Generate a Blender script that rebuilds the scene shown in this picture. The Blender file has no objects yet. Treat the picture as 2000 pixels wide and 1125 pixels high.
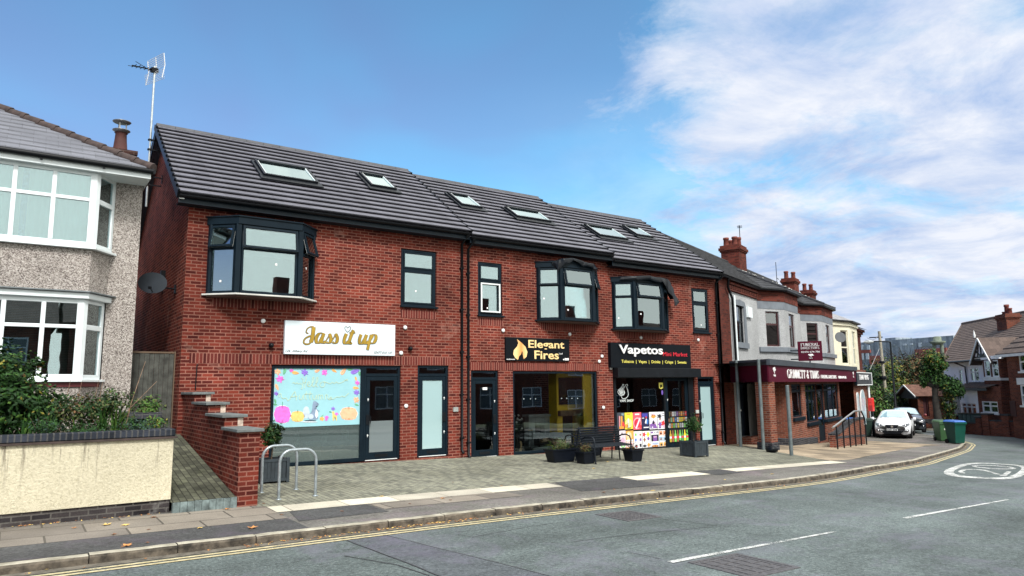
import bpy, math, random
import numpy as np
from mathutils import Matrix, Vector, noise
random.seed(7)
R = math.radians
scene = bpy.context.scene
COL = scene.collection

# ---------------------------------------------------------------- camera, sky, sun, exposure
FPX = 1380.0; PITCH = R(7.95); YAW = R(35.1); ROLL = .0112
CAM = Vector((0, -16.6, 1.89))
_F = Vector((math.sin(YAW)*math.cos(PITCH), math.cos(YAW)*math.cos(PITCH), math.sin(PITCH)))
_R0 = Vector((math.cos(YAW), -math.sin(YAW), 0)); _U0 = _R0.cross(_F)
_R = math.cos(ROLL)*_R0-math.sin(ROLL)*_U0; _U = math.sin(ROLL)*_R0+math.cos(ROLL)*_U0
cd = bpy.data.cameras.new('camera'); cam = bpy.data.objects.new('camera', cd); COL.objects.link(cam)
cd.sensor_width = 36; cd.lens = 36*FPX/2000; cd.clip_start = .1; cd.clip_end = 3000
m = Matrix((( _R[0], _U[0], -_F[0], CAM[0]), (_R[1], _U[1], -_F[1], CAM[1]), (_R[2], _U[2], -_F[2], CAM[2]), (0, 0, 0, 1)))
cam.matrix_world = m; scene.camera = cam

SUN_EL, SUN_AZ = 48, 197          # azimuth measured clockwise from +Y
w = bpy.data.worlds.new('World'); scene.world = w; w.use_nodes = True
nt = w.node_tree; nt.nodes.clear(); N = nt.nodes.new; L = nt.links.new
def mathn(op, a, b=None, c=None, clamp=False, t=None):
    t = t or nt
    n = t.nodes.new('ShaderNodeMath'); n.operation = op; n.use_clamp = clamp
    for i, v in enumerate((a, b, c)):
        if v is None: continue
        if isinstance(v, (int, float)): n.inputs[i].default_value = v
        else: t.links.new(v, n.inputs[i])
    return n.outputs[0]
def mixc(t, f, a, b, mode='MIX'):
    n = t.nodes.new('ShaderNodeMix'); n.data_type = 'RGBA'; n.blend_type = mode
    for s, v in ((n.inputs[0], f), (n.inputs[6], a), (n.inputs[7], b)):
        if isinstance(v, (int, float)): s.default_value = v
        elif isinstance(v, tuple): s.default_value = (*v[:3], 1)
        else: t.links.new(v, s)
    return n.outputs[2]
def ramp(t, f, stops):
    n = t.nodes.new('ShaderNodeValToRGB')
    while len(n.color_ramp.elements) < len(stops): n.color_ramp.elements.new(.5)
    for e, (p, c) in zip(n.color_ramp.elements, stops):
        e.position = p; e.color = (*c, 1) if isinstance(c, tuple) else (c, c, c, 1)
    t.links.new(f, n.inputs[0]); return n.outputs[0]
def noisen(t, vec, scale, detail=4, rough=.55, dist=0):
    n = t.nodes.new('ShaderNodeTexNoise'); n.inputs['Scale'].default_value = scale
    n.inputs['Detail'].default_value = detail; n.inputs['Roughness'].default_value = rough
    n.inputs['Distortion'].default_value = dist
    if vec: t.links.new(vec, n.inputs['Vector'])
    return n.outputs['Fac']
sky = N('ShaderNodeTexSky'); sky.sky_type = 'NISHITA'; sky.sun_disc = False
sky.sun_elevation = R(SUN_EL); sky.sun_rotation = R(SUN_AZ); sky.air_density = 1.0; sky.dust_density = .6; sky.ozone_density = 1.6
tc = N('ShaderNodeTexCoord'); gen = tc.outputs['Generated']
sx = N('ShaderNodeSeparateXYZ'); L(gen, sx.inputs[0]); X_, Y_, Z_ = sx.outputs
zz = mathn('ADD', mathn('MAXIMUM', Z_, 0.0), .16)
cx = N('ShaderNodeCombineXYZ'); L(mathn('DIVIDE', X_, zz), cx.inputs[0]); L(mathn('DIVIDE', Y_, zz), cx.inputs[1])
cv = cx.outputs[0]
n1 = noisen(nt, cv, .75, 5, .55, .25)
n2 = noisen(nt, cv, 3.1, 9, .66, .35)
nn = mathn('ADD', mathn('MULTIPLY', n1, .48), mathn('MULTIPLY', n2, .52))
# a bank of cloud to the right of the view (towards +X), thin wisps above the roofs
bank = mathn('ADD', mathn('MULTIPLY', X_, .78), mathn('MULTIPLY', Y_, -.62))      # right of the view axis
bank = mathn('MULTIPLY', mathn('ADD', bank, -.105), .90)
bank = mathn('MINIMUM', bank, .150)
bank = mathn('ADD', bank, mathn('MULTIPLY', mathn('MULTIPLY', mathn('MAXIMUM', mathn('MULTIPLY', Y_, -1.0), mathn('MAXIMUM', mathn('MULTIPLY', mathn('ADD', X_, .12), -1.0), mathn('SUBTRACT', Z_, .50))), 4.0, clamp=True), .40))     # unseen cloud added behind, left and overhead to whiten the light
low = mathn('MULTIPLY', mathn('SUBTRACT', .42, Z_), .10)
fm = mathn('ADD', mathn('ADD', nn, bank), low)
mask = ramp(nt, fm, [(.485, 0.0), (.53, .25), (.58, .65), (.66, 1.0)])
lowh = mathn('MULTIPLY', mathn('MULTIPLY', mathn('SUBTRACT', .42, Z_, clamp=True), 2.6, clamp=True), mathn('MULTIPLY', mathn('SUBTRACT', X_, .50), 3.5, clamp=True))
mask = mathn('MAXIMUM', mask, mathn('MAXIMUM', lowh, mathn('MULTIPLY', mathn('SUBTRACT', .22, Z_, clamp=True), 2.6, clamp=True)))
shade = ramp(nt, noisen(nt, cv, 2.2, 8, .65, .35), [(.36, 0.0), (.62, 1.0)])
SKYS = .125

cloudc = mixc(nt, shade, tuple(v/SKYS for v in (.27, .355, .52)), tuple(v/SKYS for v in (.53, .55, .60)))
beh = mathn('MAXIMUM', mathn('MULTIPLY', Y_, -1.0), mathn('MULTIPLY', mathn('ADD', X_, .12), -1.0)); beh = mathn('MULTIPLY', mathn('MAXIMUM', beh, mathn('SUBTRACT', Z_, .50)), 5.0, clamp=True)
cloudc = mixc(nt, beh, cloudc, tuple(v/SKYS for v in (1.05, 1.06, 1.0)))   # added white cloud out of view, for neutral light and pale panes
tf = mathn('ADD', mathn('MULTIPLY', ramp(nt, noisen(nt, cv, 1.1, 3, .5, .4), [(.35, 0.0), (.65, 1.0)]), .55), mathn('MULTIPLY', X_, .75), clamp=True)
tint = mixc(nt, tf, (.73, .66, .77), (.56, 1.10, 1.12))
blue = mixc(nt, 1.0, sky.outputs[0], tint, 'MULTIPLY'); blue = mixc(nt, 1.0, blue, ramp(nt, Z_, [(.05, (.74, .74, .78)), (.34, (1.0, 1.03, 1.03))]), 'MULTIPLY')
skyc = mixc(nt, mask, blue, cloudc)
bg = N('ShaderNodeBackground'); bg.inputs['Strength'].default_value = SKYS; L(skyc, bg.inputs['Color'])
wo = N('ShaderNodeOutputWorld'); L(bg.outputs[0], wo.inputs[0])

sd = bpy.data.lights.new('sun', 'SUN'); sd.energy = 2.6; sd.angle = R(13); sd.color = (1, .965, .92)
so = bpy.data.objects.new('sun', sd); COL.objects.link(so)
az, el = R(SUN_AZ), R(SUN_EL)
sv = Vector((math.sin(az)*math.cos(el), math.cos(az)*math.cos(el), math.sin(el)))
so.rotation_euler = sv.to_track_quat('Z', 'Y').to_euler(); so.location = sv*50
vs = scene.view_settings; vs.view_transform = 'Standard'; vs.look = 'None'; vs.exposure = .75; vs.gamma = 1
try: scene.cycles.max_bounces = 8; scene.cycles.transparent_max_bounces = 16
except Exception: pass

# ---------------------------------------------------------------- survey helpers (pixel bearings of the photo -> metres)
def ray(px, py): return FPX*_F+(px-1000)*_R-(py-562.5)*_U
def fac(px, py, Y=0.0):
    d = ray(px, py); t = (Y-CAM[1])/d[1]; p = CAM+t*d; return (p[0], p[2])
def gx(X):
    xs = [-60, -20, 5, 11, 20, 26, 36, 50, 400]; zs = [1.0, .42, .13, 0, -.22, -.52, -1.08, -1.15, -1.15]
    s = 0
    for k in (-1, -.5, 0, .5, 1): s += float(np.interp(X+k*1.6, xs, zs))
    return s/5
def G(X, Y): return gx(X)+.02*min(0, max(Y, -5.5))
def hit(px, py, dz=0):
    d = ray(px, py).normalized(); t = 3.0
    while t < 400:
        p = CAM+t*d
        if p[2] < G(p[0], p[1])+dz: return p
        t *= 1.0015
    return CAM+t*d
def vpl(px, py, O, ang):
    u = (math.cos(ang), math.sin(ang)); n = (-u[1], u[0]); d = ray(px, py)
    t = ((O[0]-CAM[0])*n[0]+(O[1]-CAM[1])*n[1])/(d[0]*n[0]+d[1]*n[1]); p = CAM+t*d
    return ((p[0]-O[0])*u[0]+(p[1]-O[1])*u[1], p[2])
def atr(px, py, r):
    """point on the bearing of a pixel at r metres of horizontal distance"""
    d = ray(px, py); t = r/math.hypot(d[0], d[1]); return CAM+t*d
def frame(O, ang=0, z=0): return Matrix.Translation((O[0], O[1], z)) @ Matrix.Rotation(ang, 4, 'Z')

# ---------------------------------------------------------------- materials
def newmat(name):
    m = bpy.data.materials.new(name); m.use_nodes = True
    t = m.node_tree; b = t.nodes['Principled BSDF']; return m, t, b
def coords(t, kind='Object'):
    n = t.nodes.new('ShaderNodeTexCoord'); return n.outputs[kind]
def bumpn(t, h, strength, dist, b):
    n = t.nodes.new('ShaderNodeBump'); n.inputs['Strength'].default_value = strength; n.inputs['Distance'].default_value = dist
    t.links.new(h, n.inputs['Height']); t.links.new(n.outputs[0], b.inputs['Normal'])
def mt(name, col, rough=.6, metal=0, var=.15, scale=3, bump=0, bscale=60, col2=None, spec=.5, coat=0, bdist=.01):
    m, t, b = newmat(name); c = coords(t)
    b.inputs['Roughness'].default_value = rough; b.inputs['Metallic'].default_value = metal
    b.inputs['Specular IOR Level'].default_value = spec; b.inputs['Coat Weight'].default_value = coat
    if var or col2:
        f = noisen(t, c, scale, 6, .6)
        lo = tuple(v*(1-var) for v in col); hi = col2 or tuple(min(1, v*(1+var)) for v in col)
        o = ramp(t, f, [(.35, lo), (.65, hi)]); t.links.new(o, b.inputs['Base Color'])
        rr = mathn('ADD', mathn('MULTIPLY', noisen(t, c, scale*4, 3), .2, t=t), rough-.1, t=t, clamp=True); t.links.new(rr, b.inputs['Roughness'])
    else: b.inputs['Base Color'].default_value = (*col, 1)
    if bump: bumpn(t, noisen(t, c, bscale, 4), bump, bdist, b)
    return m
def brickmat(name, c1, c2, mortar, bw=.225, rh=.075, ms=.0105, off=.5, rot=0, bump=.5, stain=.3, blotch=None):
    m, t, b = newmat(name); uv = coords(t, 'UV')
    mp = t.nodes.new('ShaderNodeMapping'); mp.inputs['Rotation'].default_value[2] = rot; t.links.new(uv, mp.inputs[0]); v = mp.outputs[0]
    br = t.nodes.new('ShaderNodeTexBrick'); t.links.new(v, br.inputs['Vector'])
    br.inputs['Scale'].default_value = 1; br.inputs['Brick Width'].default_value = bw; br.inputs['Row Height'].default_value = rh
    br.inputs['Mortar Size'].default_value = ms; br.inputs['Mortar Smooth'].default_value = .15; br.offset = off
    br.inputs['Color1'].default_value = (*c1, 1); br.inputs['Color2'].default_value = (*c2, 1); br.inputs['Mortar'].default_value = (*mortar, 1)
    col = br.outputs['Color']
    br2 = t.nodes.new('ShaderNodeTexBrick'); t.links.new(v, br2.inputs['Vector'])
    br2.inputs['Scale'].default_value = 1; br2.inputs['Brick Width'].default_value = bw; br2.inputs['Row Height'].default_value = rh
    br2.inputs['Mortar Size'].default_value = ms; br2.offset = off; br2.inputs['Bias'].default_value = -.4
    br2.inputs['Color1'].default_value = (1, 1, 1, 1); br2.inputs['Color2'].default_value = (.34, .33, .38, 1); br2.inputs['Mortar'].default_value = (1, 1, 1, 1)
    br2.offset_frequency = 2; br2.squash = 1
    col = mixc(t, .8, col, br2.outputs['Color'], 'MULTIPLY')
    f = noisen(t, v, 1.3, 7, .65)
    col = mixc(t, 1.0, col, ramp(t, f, [(.3, 1-stain), (.7, 1+stain*.5)]), 'MULTIPLY')
    col = mixc(t, 1.0, col, ramp(t, noisen(t, v, .33, 4, .6, .5), [(.36, 1-stain*.9), (.62, 1+stain*.35)]), 'MULTIPLY')
    fine = noisen(t, v, 45, 4, .7)
    col = mixc(t, 1.0, col, ramp(t, fine, [(.3, .75), (.7, 1.2)]), 'MULTIPLY')
    if blotch:
        fb = noisen(t, v, .9, 5, .7, .6)
        col = mixc(t, mathn('MULTIPLY', ramp(t, fb, [(.60, 0.0), (.74, 1.0)]), .45, t=t), col, blotch)
    t.links.new(col, b.inputs['Base Color']); b.inputs['Roughness'].default_value = .9; b.inputs['Specular IOR Level'].default_value = .12
    h = mathn('SUBTRACT', mathn('MULTIPLY', fine, .3, t=t), br.outputs['Fac'], t=t)
    bumpn(t, h, bump, .006, b)
    return m
def glassmat(name, tint=(.9, .95, .95), refl=.16, rough=0.0, film=None, filmfac=0, gcol=(.93, .98, 1)):
    m, t, b = newmat(name); out = t.nodes['Material Output']
    tr = t.nodes.new('ShaderNodeBsdfTransparent'); tr.inputs[0].default_value = (*tint, 1); body = tr.outputs[0]
    if film:
        d = t.nodes.new('ShaderNodeBsdfDiffuse'); d.inputs[0].default_value = (*film, 1)
        mx = t.nodes.new('ShaderNodeMixShader'); mx.inputs[0].default_value = filmfac; t.links.new(body, mx.inputs[1]); t.links.new(d.outputs[0], mx.inputs[2]); body = mx.outputs[0]
    g = t.nodes.new('ShaderNodeBsdfGlossy'); g.inputs['Roughness'].default_value = rough; g.inputs['Color'].default_value = (*gcol, 1)
    fr = t.nodes.new('ShaderNodeFresnel'); fr.inputs[0].default_value = 1.5
    c = coords(t); bm = t.nodes.new('ShaderNodeBump'); bm.inputs['Strength'].default_value = .04; bm.inputs['Distance'].default_value = .02
    t.links.new(noisen(t, c, 1.2, 2), bm.inputs['Height']); t.links.new(bm.outputs[0], g.inputs['Normal'])
    f = mathn('ADD', mathn('MULTIPLY', fr.outputs[0], 1.4, t=t), refl, t=t, clamp=True)
    mx = t.nodes.new('ShaderNodeMixShader'); t.links.new(f, mx.inputs[0]); t.links.new(body, mx.inputs[1]); t.links.new(g.outputs[0], mx.inputs[2])
    t.links.new(mx.outputs[0], out.inputs[0]); return m

# ---------------------------------------------------------------- mesh builder
class MB:
    def __init__(s, M=None): s.v = []; s.f = []; s.mi = []; s.M = M or Matrix(); s.sm = []
    def add(s, vs, fs, m=0, smooth=False):
        o = len(s.v); M = s.M
        s.v += [tuple(M @ Vector(p)) for p in vs]
        for f in fs: s.f.append(tuple(o+i for i in f)); s.mi.append(m); s.sm.append(smooth)
    def quad(s, a, b, c, d, m=0): s.add([a, b, c, d], [(0, 1, 2, 3)], m)
    def poly(s, pts, m=0): s.add(pts, [tuple(range(len(pts)))], m)
    def box(s, x0, x1, y0, y1, z0, z1, m=0):
        s.add([(x0, y0, z0), (x1, y0, z0), (x1, y1, z0), (x0, y1, z0), (x0, y0, z1), (x1, y0, z1), (x1, y1, z1), (x0, y1, z1)],
              [(0, 3, 2, 1), (4, 5, 6, 7), (0, 1, 5, 4), (1, 2, 6, 5), (2, 3, 7, 6), (3, 0, 4, 7)], m)
    def beam(s, a, b, w, h, m=0, up=(0, 0, 1)):
        a, b = Vector(a), Vector(b); d = (b-a).normalized(); r = d.cross(Vector(up))
        r = (r if r.length > 1e-4 else Vector((1, 0, 0))).normalized(); u = r.cross(d); r *= w/2; u *= h/2
        s.add([a-r-u, a+r-u, a+r+u, a-r+u, b-r-u, b+r-u, b+r+u, b-r+u],
              [(0, 1, 2, 3), (7, 6, 5, 4), (1, 0, 4, 5), (2, 1, 5, 6), (3, 2, 6, 7), (0, 3, 7, 4)], m)
    def prism(s, pts, axis, a, b, m=0):
        """polygon pts in the plane across axis ('x','y','z'), extruded a..b"""
        def P(p, t): return {'x': (t, p[0], p[1]), 'y': (p[0], t, p[1]), 'z': (p[0], p[1], t)}[axis]
        n = len(pts); vs = [P(p, a) for p in pts]+[P(p, b) for p in pts]
        fs = [tuple(range(n))[::-1], tuple(range(n, 2*n))]+[(i, (i+1) % n, n+(i+1) % n, n+i) for i in range(n)]
        s.add(vs, fs, m)
    def tube(s, path, r, n=8, m=0, caps=True, smooth=True):
        P = [Vector(p) for p in path]; rr = r if isinstance(r, (list, tuple)) else [r]*len(P)
        vs = []; ref = None
        for i, p in enumerate(P):
            d = (P[min(i+1, len(P)-1)]-P[max(i-1, 0)]).normalized()
            if ref is None: ref = Vector((0, 0, 1)) if abs(d.z) < .9 else Vector((1, 0, 0))
            x = (ref-d*ref.dot(d)).normalized(); y = d.cross(x); ref = x
            for k in range(n):
                a = 2*math.pi*k/n; vs.append(p+(x*math.cos(a)+y*math.sin(a))*rr[i])
        fs = [(i*n+k, i*n+(k+1) % n, (i+1)*n+(k+1) % n, (i+1)*n+k) for i in range(len(P)-1) for k in range(n)]
        s.add(vs, fs, m, smooth)
        if caps: s.add(vs[:n], [tuple(range(n))[::-1]], m); s.add(vs[-n:], [tuple(range(n))], m)
    def lathe(s, prof, c=(0, 0, 0), n=14, m=0, smooth=True, axis='z'):
        vs = []
        for r, z in prof:
            for k in range(n):
                a = 2*math.pi*k/n; x, y = r*math.cos(a), r*math.sin(a)
                vs.append((c[0]+x, c[1]+y, c[2]+z) if axis == 'z' else ((c[0]+x, c[1]+z, c[2]+y) if axis == 'y' else (c[0]+z, c[1]+x, c[2]+y)))
        fs = [(i*n+k, i*n+(k+1) % n, (i+1)*n+(k+1) % n, (i+1)*n+k) for i in range(len(prof)-1) for k in range(n)]
        s.add(vs, fs, m, smooth)
        for i, rev in ((0, True), (len(prof)-1, False)):
            if prof[i][0] > 1e-4: s.add(vs[i*n:(i+1)*n], [tuple(range(n))[::-1] if rev else tuple(range(n))], m)
    def build(s, name, mats, parent=None, bevel=0, smooth=None):
        me = bpy.data.meshes.new(name)
        root = parent
        while root is not None and root.parent is not None: root = root.parent
        inv = (Matrix.Translation(root.location) @ root.rotation_euler.to_matrix().to_4x4()).inverted() if root is not None else None
        vs = [tuple(inv @ Vector(p)) for p in s.v] if inv is not None else s.v
        me.from_pydata(vs, [], s.f)
        for mm in (mats if isinstance(mats, (list, tuple)) else [mats]): me.materials.append(mm)
        me.polygons.foreach_set('material_index', s.mi); me.polygons.foreach_set('use_smooth', s.sm)
        me.update()
        uv = me.uv_layers.new(name='UVMap'); d = uv.data; V = s.v
        for p in me.polygons:
            f = s.f[p.index]; a, b, c = (Vector(V[f[i]]) for i in (0, 1, 2)); n = (b-a).cross(c-a)
            if n.length < 1e-9 and len(f) > 3: n = (b-a).cross(Vector(V[f[3]])-a)
            n = n.normalized() if n.length > 1e-12 else Vector((0, 0, 1))
            if abs(n.z) > .75:
                for li in p.loop_indices: q = V[me.loops[li].vertex_index]; d[li].uv = (q[0], q[1])
            else:
                h = Vector((-n.y, n.x, 0)).normalized()
                if abs(n.y) >= abs(n.x) and h.x < 0: h = -h
                for li in p.loop_indices: q = V[me.loops[li].vertex_index]; d[li].uv = (q[0]*h.x+q[1]*h.y, q[2])
        o = bpy.data.objects.new(name, me); COL.objects.link(o)
        if parent is not None: o.parent = parent
        if bevel:
            bm = o.modifiers.new('bevel', 'BEVEL'); bm.width = bevel; bm.segments = 1; bm.limit_method = 'ANGLE'
        return o
def tag(o, label=None, cat=None, group=None, kind=None):
    if label: o['label'] = label
    if cat: o['category'] = cat
    if group: o['group'] = group
    if kind: o['kind'] = kind
    return o
def thing(name, label, cat, loc=(0, 0, 0), rz=0, group=None):
    o = bpy.data.objects.new(name, None); COL.objects.link(o); o.location = loc; o.rotation_euler = (0, 0, rz)
    o.empty_display_size = .2
    return tag(o, label, cat, group)
def copy_tree(o, parent=None):
    c = o.copy(); COL.objects.link(c); c.parent = parent
    for ch in list(o.children): copy_tree(ch, c)
    return c
def wall_holes(mb, x0, x1, z0, z1, holes, y=0, depth=.12, m=0, mr=None):
    """front face in plane y of the builder's frame with rectangular holes and reveals going to y+depth"""
    xs = sorted({x0, x1, *[h[0] for h in holes], *[h[1] for h in holes]}); zs = sorted({z0, z1, *[h[2] for h in holes], *[h[3] for h in holes]})
    xs = [v for v in xs if x0 <= v <= x1]; zs = [v for v in zs if z0 <= v <= z1]
    for i in range(len(xs)-1):
        for j in range(len(zs)-1):
            a, b, c, d = xs[i], xs[i+1], zs[j], zs[j+1]; mx, mz = (a+b)/2, (c+d)/2
            if any(h[0] < mx < h[1] and h[2] < mz < h[3] for h in holes): continue
            mb.quad((a, y, c), (b, y, c), (b, y, d), (a, y, d), m)
    mr = m if mr is None else mr
    for h in holes:
        a, b, c, d = h[:4]; e = y+depth
        mb.quad((a, y, c), (a, e, c), (a, e, d), (a, y, d), mr); mb.quad((b, y, d), (b, e, d), (b, e, c), (b, y, c), mr)
        mb.quad((a, y, d), (a, e, d), (b, e, d), (b, y, d), mr); mb.quad((a, y, c), (b, y, c), (b, e, c), (a, e, c), mr)
def text(name, s, x0, x1, z0, z1, y, mat, parent, M=None, ext=.006, bold=0, shear=0, fit=True):
    """lettering lying in the plane y of frame M, filling the given box; sticks out towards -y"""
    cu = bpy.data.curves.new(name, 'FONT'); cu.body = s; cu.size = 1; cu.shear = shear; cu.offset = bold; cu.resolution_u = 3
    ob = bpy.data.objects.new('tmp', cu); COL.objects.link(ob)
    dg = bpy.context.evaluated_depsgraph_get(); dg.update(); me = bpy.data.meshes.new_from_object(ob.evaluated_get(dg)); bpy.data.objects.remove(ob)
    vs = [v.co.copy() for v in me.vertices]; xs = [v.x for v in vs]; ys = [v.y for v in vs]
    a, b, c, d = min(xs), max(xs), min(ys), max(ys); sx = (x1-x0)/(b-a); sz = (z1-z0)/(d-c)
    mb = MB(M or Matrix()); pts = [(x0+(v.x-a)*sx, y-ext, z0+(v.y-c)*sz) for v in vs]
    mb.add(pts, [tuple(p.vertices) for p in me.polygons]); bpy.data.meshes.remove(me)
    o = mb.build(name, mat, parent)
    so_ = o.modifiers.new('solid', 'SOLIDIFY'); so_.thickness = ext*.9; so_.offset = 0
    return o
def smooth_pts(P, k=6):
    out = []; n = len(P)
    for i in range(n-1):
        p0, p1, p2, p3 = P[max(i-1, 0)], P[i], P[i+1], P[min(i+2, n-1)]
        for j in range(k):
            t = j/k; out.append(tuple(.5*(2*p1[c]+(-p0[c]+p2[c])*t+(2*p0[c]-5*p1[c]+4*p2[c]-p3[c])*t*t+(-p0[c]+3*p1[c]-3*p2[c]+p3[c])*t**3) for c in range(len(p1))))
    out.append(tuple(P[-1])); return out
def ribbon(mb, P, y, wfun, m=0, k=6, th=.004):
    """flat brush stroke in the (x,z) plane at depth y; wfun(dx,dz)->width or constant"""
    Q = smooth_pts(P, k) if k > 1 else P; Lf = []; Rt = []
    for i, p in enumerate(Q):
        a = Q[max(i-1, 0)]; b = Q[min(i+1, len(Q)-1)]; dx, dz = b[0]-a[0], b[1]-a[1]; l = math.hypot(dx, dz) or 1; dx /= l; dz /= l
        wd = wfun(dx, dz) if callable(wfun) else wfun
        Lf.append((p[0]-dz*wd/2, p[1]+dx*wd/2)); Rt.append((p[0]+dz*wd/2, p[1]-dx*wd/2))
    for i in range(len(Q)-1):
        q = [Lf[i], Lf[i+1], Rt[i+1], Rt[i]]
        mb.add([(p[0], y-th, p[1]) for p in q]+[(p[0], y, p[1]) for p in q], [(0, 1, 2, 3), (0, 4, 5, 1), (2, 6, 7, 3)], m)
def blob(cx, cz, rx, rz, n=14, k=0, amp=0, ph=0):
    return [(cx+rx*math.cos(2*math.pi*i/n)*(1+amp*math.cos(k*2*math.pi*i/n+ph)), cz+rz*math.sin(2*math.pi*i/n)*(1+amp*math.cos(k*2*math.pi*i/n+ph))) for i in range(n)]
def decal(mb, pts, y, m=0, th=.002):
    n = len(pts); cx_ = sum(p[0] for p in pts)/n; cz_ = sum(p[1] for p in pts)/n
    vs = [(p[0], y-th, p[1]) for p in pts]+[(cx_, y-th, cz_)]+[(p[0], y, p[1]) for p in pts]
    fs = [(i, (i+1) % n, n) for i in range(n)]+[(i, n+1+i, n+1+(i+1) % n, (i+1) % n) for i in range(n)]
    mb.add(vs, fs, m)
# ---------------------------------------------------------------- ground, road, pavement
SP = []   # kerb line (x, y)
SP = [(-30, -7.1), (0, -7.12), (9, -7.08), (13.5, -7.1), (16, -6.9), (21.8, -5.87), (30.6, -3.05), (36.6, -1.05), (39.4, 0.0)]
def kerb_y(X):
    v = 0
    for k in (-1, -.5, 0, .5, 1): v += float(np.interp(X+k*1.5, [p[0] for p in SP], [p[1] for p in SP]))
    v /= 5
    if X > 38.4: v = v*0+(-.42+.36*(X-38.4)+.10*(X-38.4)**2)
    return v
def drape(mb, x0, x1, ya, yb, dz, m=0, step=.5, ny=1):
    """sheet lying on the ground between the lines ya(x) and yb(x)"""
    fa = ya if callable(ya) else (lambda x: ya); fb = yb if callable(yb) else (lambda x: yb)
    xs = [x0]+[k*step for k in range(math.ceil(x0/step+1e-6), math.floor(x1/step-1e-6)+1)]+[x1]
    rows = []
    for x in xs:
        a, b = fa(x), fb(x); ys = [a+(b-a)*i/ny for i in range(ny+1)]
        ys = sorted(set(ys)); rows.append([(x, y, G(x, y)+dz) for y in ys])
    for i in range(len(rows)-1):
        for j in range(len(rows[i])-1):
            if j+1 < len(rows[i+1]): mb.quad(rows[i][j], rows[i+1][j], rows[i+1][j+1], rows[i][j+1], m)
def gpoly(mb, pts, dz, m=0, n=8):
    """small ground decal: quad given by 4 corners subdivided and laid on the ground"""
    a, b, c, d = pts
    P = [[None]*(n+1) for _ in range(n+1)]
    for i in range(n+1):
        for j in range(n+1):
            s, t = i/n, j/n
            x = (a[0]*(1-s)+b[0]*s)*(1-t)+(d[0]*(1-s)+c[0]*s)*t; y = (a[1]*(1-s)+b[1]*s)*(1-t)+(d[1]*(1-s)+c[1]*s)*t
            P[i][j] = (x, y, G(x, y)+dz)
    for i in range(n):
        for j in range(n): mb.quad(P[i][j], P[i+1][j], P[i+1][j+1], P[i][j+1], m)

# asphalt with stone chippings
def asphalt(name, base, chip, wear=.25):
    m, t, b = newmat(name); c = coords(t)
    big = noisen(t, c, .35, 5, .6, .5); mid = noisen(t, c, 2.2, 6, .7)
    vo = t.nodes.new('ShaderNodeTexVoronoi'); vo.inputs['Scale'].default_value = 55; t.links.new(c, vo.inputs['Vector'])
    chips = ramp(t, vo.outputs['Distance'], [(.12, 1.0), (.42, 0.0)])
    pick = ramp(t, noisen(t, c, 38, 4, .8), [(.48, 0.0), (.60, 1.0)])
    f = mathn('MULTIPLY', chips, pick, t=t)
    col = mixc(t, mathn('MULTIPLY', f, .75, t=t), base, chip)
    col = mixc(t, 1.0, col, ramp(t, big, [(.35, 1-wear), (.65, 1+wear*.6)]), 'MULTIPLY')
    col = mixc(t, 1.0, col, ramp(t, mid, [(.3, .82), (.7, 1.12)]), 'MULTIPLY')
    col = mixc(t, 1.0, col, ramp(t, noisen(t, c, 22, 3, .8), [(.34, .58), (.66, 1.40)]), 'MULTIPLY')
    col = mixc(t, ramp(t, noisen(t, c, .8, 6, .75, .8), [(.50, 0.0), (.68, .7)]), col, tuple(v*1.25 for v in (base[0]*1.12, base[1]*.92, base[2]*1.15)))
    mp = t.nodes.new('ShaderNodeMapping'); mp.inputs['Scale'].default_value = (.12, 1.1, 1); t.links.new(c, mp.inputs[0]); col = mixc(t, 1.0, col, ramp(t, noisen(t, mp.outputs[0], 1, 4, .6, .3), [(.36, .84), (.64, 1.12)]), 'MULTIPLY')
    t.links.new(col, b.inputs['Base Color']); b.inputs['Roughness'].default_value = .85; b.inputs['Specular IOR Level'].default_value = .25
    bumpn(t, mathn('ADD', vo.outputs['Distance'], mathn('MULTIPLY', mid, .5, t=t), t=t), .45, .006, b); return m
ASPH = asphalt('asphalt', (.108, .132, .128), (.36, .40, .385))
ASPHD = asphalt('asphalt patch', (.095, .108, .115), (.19, .21, .215), .12)
TARM = asphalt('footway tarmac', (.15, .145, .13), (.30, .28, .24), .3)
TARMD = asphalt('dark tarmac', (.075, .076, .076), (.14, .14, .14), .25)
PAVE = brickmat('block paving', (.29, .29, .225), (.235, .24, .195), (.12, .12, .095), bw=.2, rh=.1, ms=.008, rot=R(90), bump=.5, stain=.28, blotch=(.20, .21, .14))
FLAG = brickmat('paving flags', (.30, .265, .22), (.26, .235, .20), (.11, .10, .085), bw=.92, rh=.62, ms=.014, bump=.4, stain=.22)
FLAG2 = brickmat('forecourt flags', (.42, .34, .245), (.35, .29, .21), (.17, .14, .10), bw=.9, rh=.6, ms=.014, bump=.4, stain=.3)
PAVE2 = brickmat('damp shaded side paving', (.15, .155, .11), (.11, .115, .085), (.05, .05, .04), bw=.2, rh=.1, ms=.009, rot=R(90), bump=.5, stain=.35, blotch=(.10, .12, .06))  # darker than the block paving: damp and the passage's shade in its colour
PALE = brickmat('pale concrete edging', (.74, .70, .56), (.66, .62, .50), (.30, .27, .22), bw=.915, rh=9, ms=.012, bump=.3, stain=.2)
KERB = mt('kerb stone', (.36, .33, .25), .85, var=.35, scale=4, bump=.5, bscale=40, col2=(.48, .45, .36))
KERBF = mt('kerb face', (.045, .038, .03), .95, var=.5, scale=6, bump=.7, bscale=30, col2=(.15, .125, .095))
GUT = mt('gutter grit', (.13, .115, .09), .95, var=.4, scale=9, bump=.5, bscale=60)
YEL = mt('yellow paint', (.50, .42, .22), .7, var=.25, scale=14, col2=(.62, .54, .33))
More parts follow.
